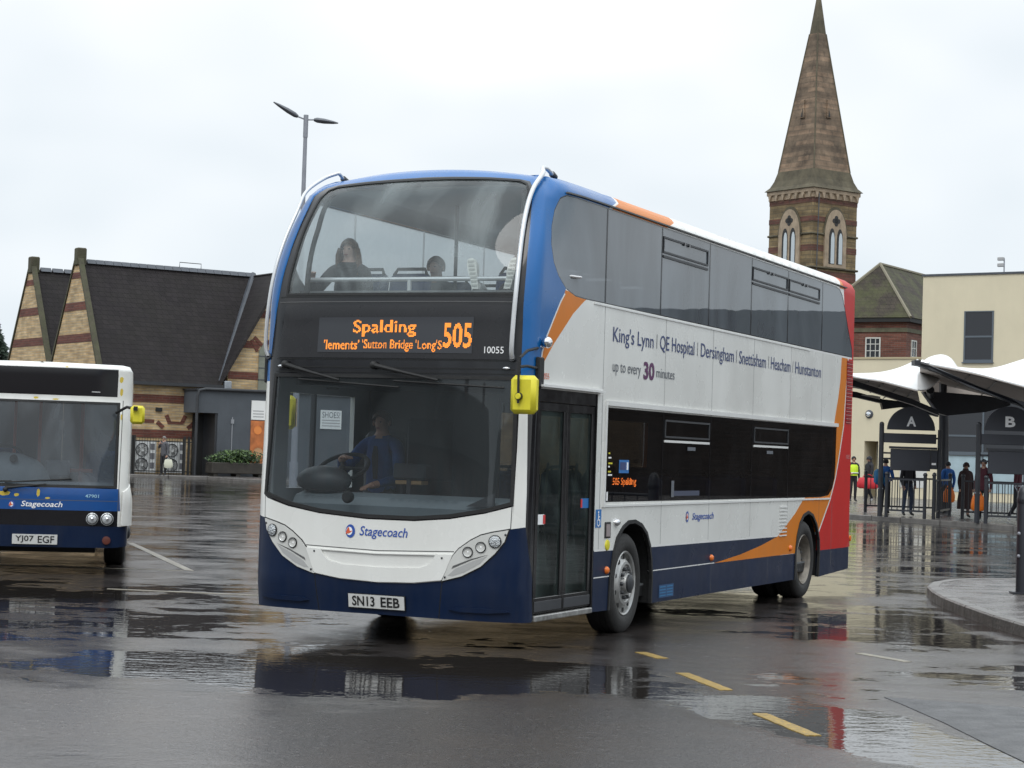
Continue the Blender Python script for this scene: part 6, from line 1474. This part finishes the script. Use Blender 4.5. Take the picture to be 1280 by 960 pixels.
mb = MB(); mb.box(-1.2, -1.0, .05, .35, 1.15, 1.35, bev=.02); mb.build('ticket_machine', pm('machine_grey', (.2, .22, .24), .5), sb)
for x in (2.2, 3.2, 4.2, 5.2, 6.4):
    for y in (-.72, .72): mb = MB(); mb.smooth = True; mb.box(-x-.1, -x, y-.2, y+.2, .8, 1.45, bev=.04); mb.box(-x, -x+.4, y-.2, y+.2, .8, .9, bev=.03); mb.build('seat', seat_m, sb)
for (p0, p1, b0, b1) in (((-.35, 1.02), (.12, 1.075), (-.36, 1.085), (.41, 1.145)), ((-.95, 1.02), (-.55, 1.07), (-1.0, 1.08), (-.28, 1.1))):
    e = MB(); e.smooth = True; e.tube([Sp(*p0, .02), Sp((p0[0]+p1[0])/2, (p0[1]+p1[1])/2, .05), Sp(*p1, .035)], [.016, .012, .008]); e.ball(Sp(p0[0], p0[1]-.02, .02), .03); wp = e.build('wiper', rubber, sb)
    e = MB(); e.tube([Sp(b0[0]+(b1[0]-b0[0])*k/8, b0[1]+(b1[1]-b0[1])*k/8, .022) for k in range(9)], .009, 6); e.build('wiper_blade', rubber, wp)

# ================================================================== people
skinm = pm('skin', (.42, .24, .17), .55, var=.08, vs=9); 
eye_m = pm('eye_dark', (.02, .015, .012), .3); lip_m = pm('lips', (.30, .10, .08), .5)
def cloth(nm, c): return pm(nm, c, .85, var=.18, vs=9, bump=.25, bs=18)
def segd(p, a, b):
    ab = b-a; t = max(0, min(1, (p-a).dot(ab)/max(1e-9, ab.length_squared))); return (p-(a+ab*t)).length
def person(label, loc, rz, h, mats, pose=None, detail=1, legs=True, fingers=False, group=None, coat=0., sit=False):
    """one continuous body grown along a posed skeleton; mats = (skin, top, trousers, shoes)
    local frame: faces -Y, left hand +X"""
    J = {'pel': (0, 0, .52), 'waist': (0, .0, .60), 'chest': (0, .0, .72), 'neckb': (0, .005, .815), 'neck': (0, .0, .86), 'headc': (0, -.012, .915), 'headt': (0, -.008, .972),
         'chin': (0, -.035, .885)}
    for s_, k in ((1, 'L'), (-1, 'R')):
        J.update({'sh'+k: (s_*.095, .0, .80), 'el'+k: (s_*.125, .01, .635), 'wr'+k: (s_*.12, -.03, .50), 'ha'+k: (s_*.118, -.045, .455),
                  'hip'+k: (s_*.048, 0, .50), 'kn'+k: (s_*.052, -.01, .28), 'an'+k: (s_*.055, .015, .045), 'to'+k: (s_*.065, -.075, .018)})
    J.update(pose or {})
    J = {k: Vector(v)*h for k, v in J.items()}
    Rd = {'pel': .068, 'waist': .070, 'chest': .086, 'neckb': .048, 'neck': .030, 'headc': .047, 'headt': .033, 'chin': .026}
    for k in 'LR': Rd.update({'sh'+k: .040, 'el'+k: .031, 'wr'+k: .020, 'ha'+k: .018, 'hip'+k: .052, 'kn'+k: .038, 'an'+k: .027, 'to'+k: .018})
    E_ = [('pel', 'waist'), ('waist', 'chest'), ('chest', 'neckb'), ('neckb', 'neck'), ('neck', 'headc'), ('headc', 'headt'), ('headc', 'chin')]
    for k in 'LR':
        E_ += [('neckb', 'sh'+k), ('sh'+k, 'el'+k), ('el'+k, 'wr'+k), ('wr'+k, 'ha'+k)]
        if legs: E_ += [('pel', 'hip'+k), ('hip'+k, 'kn'+k), ('kn'+k, 'an'+k), ('an'+k, 'to'+k)]
    if fingers:
        for k in 'LR':
            w_, ha = J['wr'+k], J['ha'+k]; d = (ha-w_).normalized(); sd_ = Vector((0, 0, 1)).cross(d); sd_ = sd_.normalized() if sd_.length > .1 else Vector((1, 0, 0)); up = d.cross(sd_)
            for i in range(4):
                a = ha+sd_*(i-1.5)*.011*h+d*.012*h; b_ = a+(d*.026-up*.006*abs(.3))*h*(1-.1*abs(i-1.4)); c_ = b_+(d*.018-up*.014)*h*(1-.12*abs(i-1.4))
                for nm, p, r_ in (('f%s%da' % (k, i), a, .0058), ('f%s%db' % (k, i), b_, .0052), ('f%s%dc' % (k, i), c_, .0045)): J[nm] = p; Rd[nm] = r_
                E_ += [('ha'+k, 'f%s%da' % (k, i)), ('f%s%da' % (k, i), 'f%s%db' % (k, i)), ('f%s%db' % (k, i), 'f%s%dc' % (k, i))]
            a = w_.lerp(ha, .6)+sd_*.018*h*(1 if k == 'L' else -1); b_ = a+(d*.022+sd_*.012*(1 if k == 'L' else -1))*h
            J['t%sa' % k] = a; J['t%sb' % k] = b_; Rd['t%sa' % k] = .0075; Rd['t%sb' % k] = .006
            E_ += [('ha'+k, 't%sa' % k), ('t%sa' % k, 't%sb' % k)]
    names = list({n for e in E_ for n in e}); names.sort(key=lambda n: n != 'pel'); ix = {n: i for i, n in enumerate(names)}
    me = bpy.data.meshes.new('person'); me.from_pydata([J[n] for n in names], [(ix[a], ix[b]) for a, b in E_], [])
    o = bpy.data.objects.new('tmp', me); COL.objects.link(o)
    o.modifiers.new('s', 'SKIN'); sv = me.skin_vertices[0].data
    for n in names:
        r_ = Rd[n]*h; rx, ry = r_, r_
        if n in ('pel', 'waist', 'chest'): rx, ry = r_*1.12, r_*.80
        sv[ix[n]].radius = (rx, ry); sv[ix[n]].use_root = (n == 'pel')
    sb_ = o.modifiers.new('d', 'SUBSURF'); sb_.levels = sb_.render_levels = 1+detail
    dg = bpy.context.evaluated_depsgraph_get(); dg.update(); m2 = bpy.data.meshes.new_from_object(o.evaluated_get(dg)); bpy.data.objects.remove(o)
    m2.name = 'person_body'
    # long coat: flare the hips and thighs outwards
    hc = J['headc']
    for v in m2.vertices:
        p = v.co
        if (p-hc).length < .09*h:
            d = p-hc
            if abs(d.x) < .012*h and -.03*h < d.z < .006*h and d.y < 0: p.y -= .012*h*(1-abs(d.x)/(.012*h))   # nose
    bones = [(0, 'neck', 'headc'), (0, 'headc', 'headt'), (0, 'headc', 'chin'), (1, 'pel', 'waist'), (1, 'waist', 'chest'), (1, 'chest', 'neckb')]
    for k in 'LR':
        bones += [(1, 'neckb', 'sh'+k), (1, 'sh'+k, 'el'+k), (1, 'el'+k, 'wr'+k), (0, 'wr'+k, 'ha'+k)]
        if legs: bones += [(2, 'hip'+k, 'kn'+k), (2, 'kn'+k, 'an'+k), (3, 'an'+k, 'to'+k)]
    for m in mats: m2.materials.append(m)
    bl = [(t, J[a], J[b]) for t, a, b in bones]
    for f in m2.polygons:
        f.use_smooth = True; c = f.center
        f.material_index = min(((segd(c, a, b), t) for t, a, b in bl))[1]
    e = bpy.data.objects.new('person', m2); COL.objects.link(e); e.location = loc; e.rotation_euler = (0, 0, rz)
    tag(e, label, 'person', group); e['_h'] = h; del e['_h']
    b = MB(); b.smooth = True
    for s_ in (1, -1): b.ball(hc+Vector((s_*.017*h, -.043*h, .004*h)), .0055*h, .004*h, .004*h, 8, 6)
    b.build('eyes', eye_m, e)
    b = MB(); b.smooth = True; b.ball(hc+Vector((0, -.043*h, -.028*h)), .012*h, .004*h, .004*h, 8, 6); b.build('mouth', lip_m, e)
    for s_ in (1, -1): b = MB(); b.smooth = True; b.ball(hc+Vector((s_*.046*h, .0, .0)), .006*h, .011*h, .017*h, 8, 6); b.build('ear', mats[0], e)
    return e, J
def hair(par, J, h, m, long=0., hood=False, cap=False):
    c = J['headc']; b = MB(); b.smooth = True; n = 18; mrows = 10
    vs = []; fs = []
    for i in range(mrows+1):
        t = math.pi*.62*i/mrows
        for k in range(n):
            a = 2*math.pi*k/n; front = max(0, -math.sin(a))
            rr = (.062 if hood else .054)*h*(1+(.10 if hood else .04)*math.sin(5*a+i)*.3)
            tt = t*(1-.42*front*(0.6 if hood else 1)); 
            vs.append(c+Vector((rr*math.sin(tt)*math.cos(a)*.95, rr*math.sin(tt)*math.sin(a)*1.12+.006*h, rr*1.12*math.cos(tt)+.008*h)))
    for i in range(mrows):
        for k in range(n): fs.append([i*n+k, (i+1)*n+k, (i+1)*n+(k+1) % n, i*n+(k+1) % n])
    b.add(vs, fs)
    if long:
        for k in range(26):
            a = math.pi*(-.12+1.24*k/25); p0 = c+Vector((.050*h*math.cos(a), .05*h*math.sin(a), .01*h)); p1 = p0+Vector((.014*h*math.cos(a), .004*h, -long*.5*h)); p2 = p1+Vector((.010*h*math.sin(k*2.1), -.004*h, -long*.5*h))
            b.tube([p0, p0.lerp(p1, .5)+Vector((.005*h*math.sin(k), 0, 0)), p1, p2], [.012*h, .014*h, .013*h, .004*h], 6)
    if hood: b.tube([c+Vector((0, .02*h, -.03*h)), c+Vector((0, .03*h, -.075*h)), c+Vector((0, .02*h, -.105*h))], [.045*h, .058*h, .06*h], 12)
    return b.build('hood' if hood else 'hair', m, par)
bk_ = cloth('cloth_black', (.018, .018, .022)); jn = cloth('cloth_denim', (.035, .050, .085)); bl_ = cloth('cloth_blue', (.02, .10, .33)); brn = cloth('cloth_dark_brown', (.035, .018, .018)); bur = cloth('cloth_burgundy', (.075, .015, .025)); gry = cloth('cloth_grey', (.09, .09, .10)); shw = pm('shoe_white', (.55, .55, .56), .6); shb = pm('shoe_black', (.02, .02, .02), .5)
hv = pm('high_visibility_yellow', (.62, .85, .04), .7, var=.1, vs=8); hrb = pm('hair_brown', (.085, .042, .022), .6, var=.3, vs=30); hrg = pm('hair_grey', (.16, .15, .14), .7)
STAND2 = {'elR': (-.13, -.03, .65), 'wrR': (-.09, -.11, .60), 'haR': (-.06, -.14, .60)}
WALK = {'hipL': (.046, 0, .50), 'knL': (.05, -.08, .29), 'anL': (.05, -.10, .06), 'toL': (.05, -.18, .04), 'knR': (-.05, .02, .28), 'anR': (-.05, .14, .08), 'toR': (-.05, .09, .03)}
def bag(nm, label, loc, rz, w_, d_, h_, m, cat='bag', hm=None, soft=.25):
    e = thing(nm, label, cat, loc, rz)
    b = MB(); b.smooth = True; q = []
    for i, (z_, k) in enumerate(((0, .80), (.12*h_, 1.05), (.5*h_, 1.08), (.85*h_, .9), (h_, .72))):
        for j in range(14):
            a = 2*math.pi*j/14; c_, s_ = math.cos(a), math.sin(a); sg = lambda v: math.copysign(abs(v)**.5, v)
            q.append((w_/2*k*sg(c_)*(1+.05*math.sin(3*a+i)), d_/2*k*sg(s_), z_))
    b.add(q, [[i*14+j, i*14+(j+1) % 14, (i+1)*14+(j+1) % 14, (i+1)*14+j] for i in range(4) for j in range(14)]+[list(range(14))[::-1], [56+j for j in range(14)]]); b.build('bag_body', m, e)
    for s_ in (-1, 1): b = MB(); b.smooth = True; n = 9; b.tube([(w_*.25*math.cos(math.pi*k/n), s_*d_*.2, h_*.93+h_*.35*math.sin(math.pi*k/n)) for k in range(n+1)], .012, 6); b.build('bag_handle', hm or m, e)
    return e
Z0 = .13
# left pavement
p, J = person('bald person in grey jacket and dark trousers standing before the air conditioners', (-14.9, 85.2, .12), R(-25), 1.74, (skinm, gry, bk_, shb), {'elR': (-.13, -.03, .68), 'wrR': (-.07, -.10, .78), 'haR': (-.045, -.085, .85)}); hair(p, J, 1.74, hrg)
bag('shopping_bag', 'cream carrier bag with a dark mark held by the person near the air conditioners', (-14.65, 85.0, .46), R(-10), .36, .13, .38, pm('bag_cream', (.62, .62, .50), .6), hm=bk_)
# under the canopies
p, J = person('person in yellow high visibility vest half hidden by the red rear of the bus', (13.22, 76, Z0), R(10), 1.78, (skinm, bk_, bk_, shb), STAND2); hair(p, J, 1.78, bk_, hood=False)
b = MB(); b.smooth = True
def vest(par, h, m, nm='high_visibility_vest', z0=.56, z1=.80, rx=.100, ry=.078):
    b = MB(); b.smooth = True; vs = []; n = 20
    for z_, k in ((z0, .98), ((z0+z1)/2, 1.05), (z1-.04, 1.04), (z1, .8)):
        for j in range(n): a = 2*math.pi*j/n; vs.append((rx*h*k*math.cos(a), ry*h*k*math.sin(a), z_*h))
    b.add(vs, [[i*n+j, i*n+(j+1) % n, (i+1)*n+(j+1) % n, (i+1)*n+j] for i in range(3) for j in range(n)]); v_ = b.build(nm, m, par)
    return v_
v_ = vest(p, 1.78, hv)
for z_ in (.62,): b = MB(); b.smooth = True; b.tube([(.105*1.78*math.cos(2*math.pi*k/20), .083*1.78*math.sin(2*math.pi*k/20), z_*1.78) for k in range(21)], .028, 6, False); b.build('reflective_band', pm('reflective_grey', (.55, .57, .55), .3), v_)
p, J = person('walking person in black hooded coat with white trainers, by the doorway of the cream building', (13.72, 75.4, Z0), R(-62), 1.78, (skinm, bk_, bk_, shw), {**WALK, 'elL': (.12, -.02, .64), 'wrL': (.11, -.07, .53), 'haL': (.11, -.09, .49)}); hair(p, J, 1.78, bk_, hood=True)
bag('holdall', 'bright red holdall carried by the person in the black hooded coat', (13.62, 75.1, .66), R(-8), .78, .30, .42, pm('bag_red', (.50, .02, .03), .6))
p, J = person('person in blue jacket with a blue rucksack standing behind the post of sign A', (11.28, 59.3, Z0), R(160), 1.68, (skinm, bl_, bk_, shb), STAND2); hair(p, J, 1.68, bk_)
e = thing('rucksack', 'blue rucksack worn by the person beside the post of sign A', 'rucksack', (11.05, 59.15, 1.0), R(100))
b = MB(); b.smooth = True; b.box(-.16, .16, -.12, .12, 0, .46, bev=.07); b.build('rucksack_body', pm('rucksack_blue', (.01, .13, .28), .7, var=.2), e); b = MB(); b.smooth = True; b.box(-.11, .11, -.18, -.11, .04, .22, bev=.03); b.build('front_pocket', pm('rucksack_blue', (.01, .13, .28), .7), e)
p, J = person('person in dark jacket and jeans behind the guard rail under sign A', (11.62, 57.6, Z0), R(20), 1.74, (skinm, bk_, jn, shb), {'anL': (.075, .02, .045), 'toL': (.09, -.06, .018), 'knL': (.065, -.01, .28), 'anR': (-.085, .0, .045), 'toR': (-.1, -.08, .018), 'knR': (-.07, -.01, .28)}); hair(p, J, 1.74, hrb)
p, J = person('person in bright blue jacket just right of the canopy pillar', (13.62, 61.4, Z0), R(-170), 1.66, (skinm, bl_, bk_, shb)); hair(p, J, 1.66, bk_)
bag('carrier_bag', 'orange carrier bag held by the person in the bright blue jacket', (13.55, 60.9, .50), 0, .34, .16, .40, pm('bag_orange', (.75, .17, .01), .5))
p, J = person('person in long dark brown coat and headscarf between the canopy pillar and sign B', (13.30, 57.6, Z0), R(8), 1.63, (skinm, brn, skinm, shb), {'knL': (.045, -.01, .28), 'knR': (-.045, -.01, .28)}); hair(p, J, 1.63, brn, hood=True)
b = MB(); b.smooth = True; n = 24; vs = []
for z_, rx, ry in ((.155, .155, .125), (.3, .150, .12), (.45, .13, .105), (.56, .110, .092), (.68, .108, .09), (.78, .10, .078), (.83, .05, .045)):
    for j in range(n): a = 2*math.pi*j/n; q = 1+.05*math.sin(6*a)*(1-z_); vs.append((rx*1.63*q*math.cos(a), ry*1.63*q*math.sin(a), z_*1.63))
b.add(vs, [[i*n+j, i*n+(j+1) % n, (i+1)*n+(j+1) % n, (i+1)*n+j] for i in range(6) for j in range(n)]); b.build('long_coat', brn, p)
p, J = person('person in burgundy jacket partly hidden behind the post of sign B', (13.10, 54.6, Z0), R(-30), 1.74, (skinm, bur, bk_, shb)); hair(p, J, 1.74, bk_)
bag('carrier_bag', 'orange carrier bag held by the person in burgundy left of post B', (12.86, 54.2, .42), 0, .36, .16, .42, pm('bag_orange', (.75, .17, .01), .5))
p, J = person('person in dark trousers and white shoes behind the guard rail of sign B', (13.95, 54.2, Z0), R(60), 1.72, (skinm, bur, bk_, shw), WALK); hair(p, J, 1.72, hrb)
pc = thing('pushchair', 'folded dark pushchair with small wheels beside the person in white shoes', 'pushchair', (14.15, 53.6, Z0), R(40))
for x, y in ((-.2, -.2), (.2, -.2), (0, .35)): b = MB(); b.smooth = True; b.lathe([(.05, -.02), (.09, -.02), (.09, .02), (.05, .02)], 14, 'X', (x, y, .09)); b.build('pushchair_wheel', rubber, pc)
b = MB(); b.smooth = True
for x in (-.18, .18): b.tube([(x, -.2, .1), (x, .1, .55), (x, .4, 1.0)], .014, 6); b.tube([(0, .35, .1), (x, .0, .6)], .014, 6)
b.tube([(-.18, .4, 1.0), (.18, .4, 1.0)], .018, 6); b.build('pushchair_frame', gs, pc)
b = MB(); b.smooth = True; b.box(-.17, .17, -.1, .2, .35, .75, bev=.06, rot=(R(-30), 0, 0)); b.build('pushchair_seat', bk_, pc)

# ---- people in the double decker (seated figures, from the waist up; their legs are below the sill line)
def inbus(x, y, z): return Matrix.Translation(BO) @ Matrix.Rotation(bus.rotation_euler.z, 4, 'Z') @ Vector((-x, y, z))
RB = bus.rotation_euler.z+R(90)
SIT = {'hipL': (.05, -.02, .50), 'knL': (.06, -.24, .50), 'anL': (.06, -.25, .27), 'toL': (.06, -.33, .25), 'hipR': (-.05, -.02, .50), 'knR': (-.06, -.24, .50), 'anR': (-.06, -.25, .27), 'toR': (-.06, -.33, .25)}
fair = pm('skin_fair', (.72, .46, .36), .5, var=.06, vs=12)
def rider(label, x, y, zhead, h, mats, pose, dyaw=0., **k):
    z = zhead-.915*h; return person(label, inbus(x, y, z), RB+dyaw, h, mats, {**SIT, **pose}, detail=1, fingers=True)
p, J = rider('smiling passenger with long wavy brown hair and dark scarf at the upper front window', 1.12, -1.0, 3.42, 1.66, (fair, cloth('cloth_charcoal', (.030, .026, .030)), bk_, shb), {'elR': (-.17, -.10, .66), 'wrR': (-.12, -.24, .735), 'haR': (-.10, -.29, .755), 'elL': (.14, -.06, .66), 'wrL': (.06, -.16, .66), 'haL': (.03, -.19, .66)}, R(8)); hair(p, J, 1.66, pm('hair_light_brown', (.16, .085, .045), .6, var=.4, vs=40), long=.15)
b = MB(); b.smooth = True; n = 18; b.tube([J['neck']+Vector((.075*math.cos(2*math.pi*k/n), -.02+.07*math.sin(2*math.pi*k/n), -.055)) for k in range(n+1)], .035, 8, False); b.build('scarf', bk_, p)
p, J = rider('blurred passenger in the middle of the upper deck behind the misted glass', 1.9, -.50, 3.33, 1.70, (skinm, gry, bk_, shb), {}); hair(p, J, 1.7, hrb)
p, J = rider('passenger in dark clothes behind the right side of the upper windscreen, feet up', 1.35, .62, 3.28, 1.72, (skinm, bk_, bk_, shw), {'knL': (.05, -.22, .52), 'anL': (-.02, -.36, .36), 'toL': (-.02, -.37, .42), 'knR': (-.05, -.22, .52), 'anR': (-.1, -.36, .36), 'toR': (-.1, -.37, .42)}); hair(p, J, 1.72, hrb)
for yy, lb in ((.61, 'left'), (.905, 'right')):
    e = thing('trainer_sole', '%s white patterned shoe sole pressed against the upper windscreen' % ('first' if yy < .8 else 'second, half hidden'), 'shoe', inbus(.44, yy, 3.0), RB)
    e['label'] = 'white ribbed shoe sole against the upper windscreen, %s' % ('clear of the guard rail' if yy < .8 else 'behind the right guard rail')
    b = MB(); b.smooth = True; q = [(-.03, 0), (.03, 0), (.034, .05), (.030, .10), (.044, .16), (.046, .21), (.03, .255), (0, .268), (-.03, .25), (-.044, .20), (-.042, .15), (-.030, .10), (-.032, .05)]
    sg = -1 if yy < .8 else 1
    b.prism(q, .05, lambda a, c, d: (a-sg*c*.25*-1 if False else a+sg*c*.22, d-.02+c*.05, c)); so_l = b.build('sole', pm('sole_white', (.80, .80, .76), .6, bump=.4, bs=80), e)
    for k in range(7): b = MB(); z_ = .025+k*.034; b.box(sg*z_*.22-.026, sg*z_*.22+.026, -.026+z_*.05, -.018+z_*.05, z_, z_+.016); b.build('sole_rib', pm('sole_grey', (.55, .55, .52), .7), e)
    b = MB(); b.smooth = True; b.tube([(0, .02, .03), (0, .08, .02), (sg*.03, .22, -.02)], [.035, .045, .05], 10); b.build('shoe_upper', shw, e)
p, J = rider('driver in a blue shirt and dark tie at the steering wheel behind the lower windscreen', 1.42, -.76, 1.86, 1.76, (skinm, cloth('shirt_blue', (.02, .065, .22)), bk_, shb), {'elR': (-.17, -.10, .66), 'wrR': (-.10, -.25, .72), 'haR': (-.05, -.29, .73), 'elL': (.16, -.10, .63), 'wrL': (.12, -.26, .60), 'haL': (.10, -.31, .59)}); hair(p, J, 1.76, hrb)
b = MB(); b.smooth = True; c = J['chest']; b.prism([(-.02, -.22), (.02, -.22), (.03, -.02), (.015, .08), (-.015, .08), (-.03, -.02)], .012, lambda a, q_, d: (c.x+a, c.y-.125-d+abs(q_)*.1, c.z+q_+.05)); b.build('tie', bk_, p)
b = MB(); b.smooth = True; b.ball((0, 0, 0), .09, .11, .075); b.box(-.09, .09, -.19, -.06, -.02, .0, bev=.01)
cp = tag(b.build('white_cap', pm('cap_white', (.7, .7, .7), .6), None), 'pale peaked cap showing at the lower corner of the first upper side window', 'cap'); cp.location = inbus(1.02, 1.13, 3.16); cp.rotation_euler = (0, 0, RB+R(70))
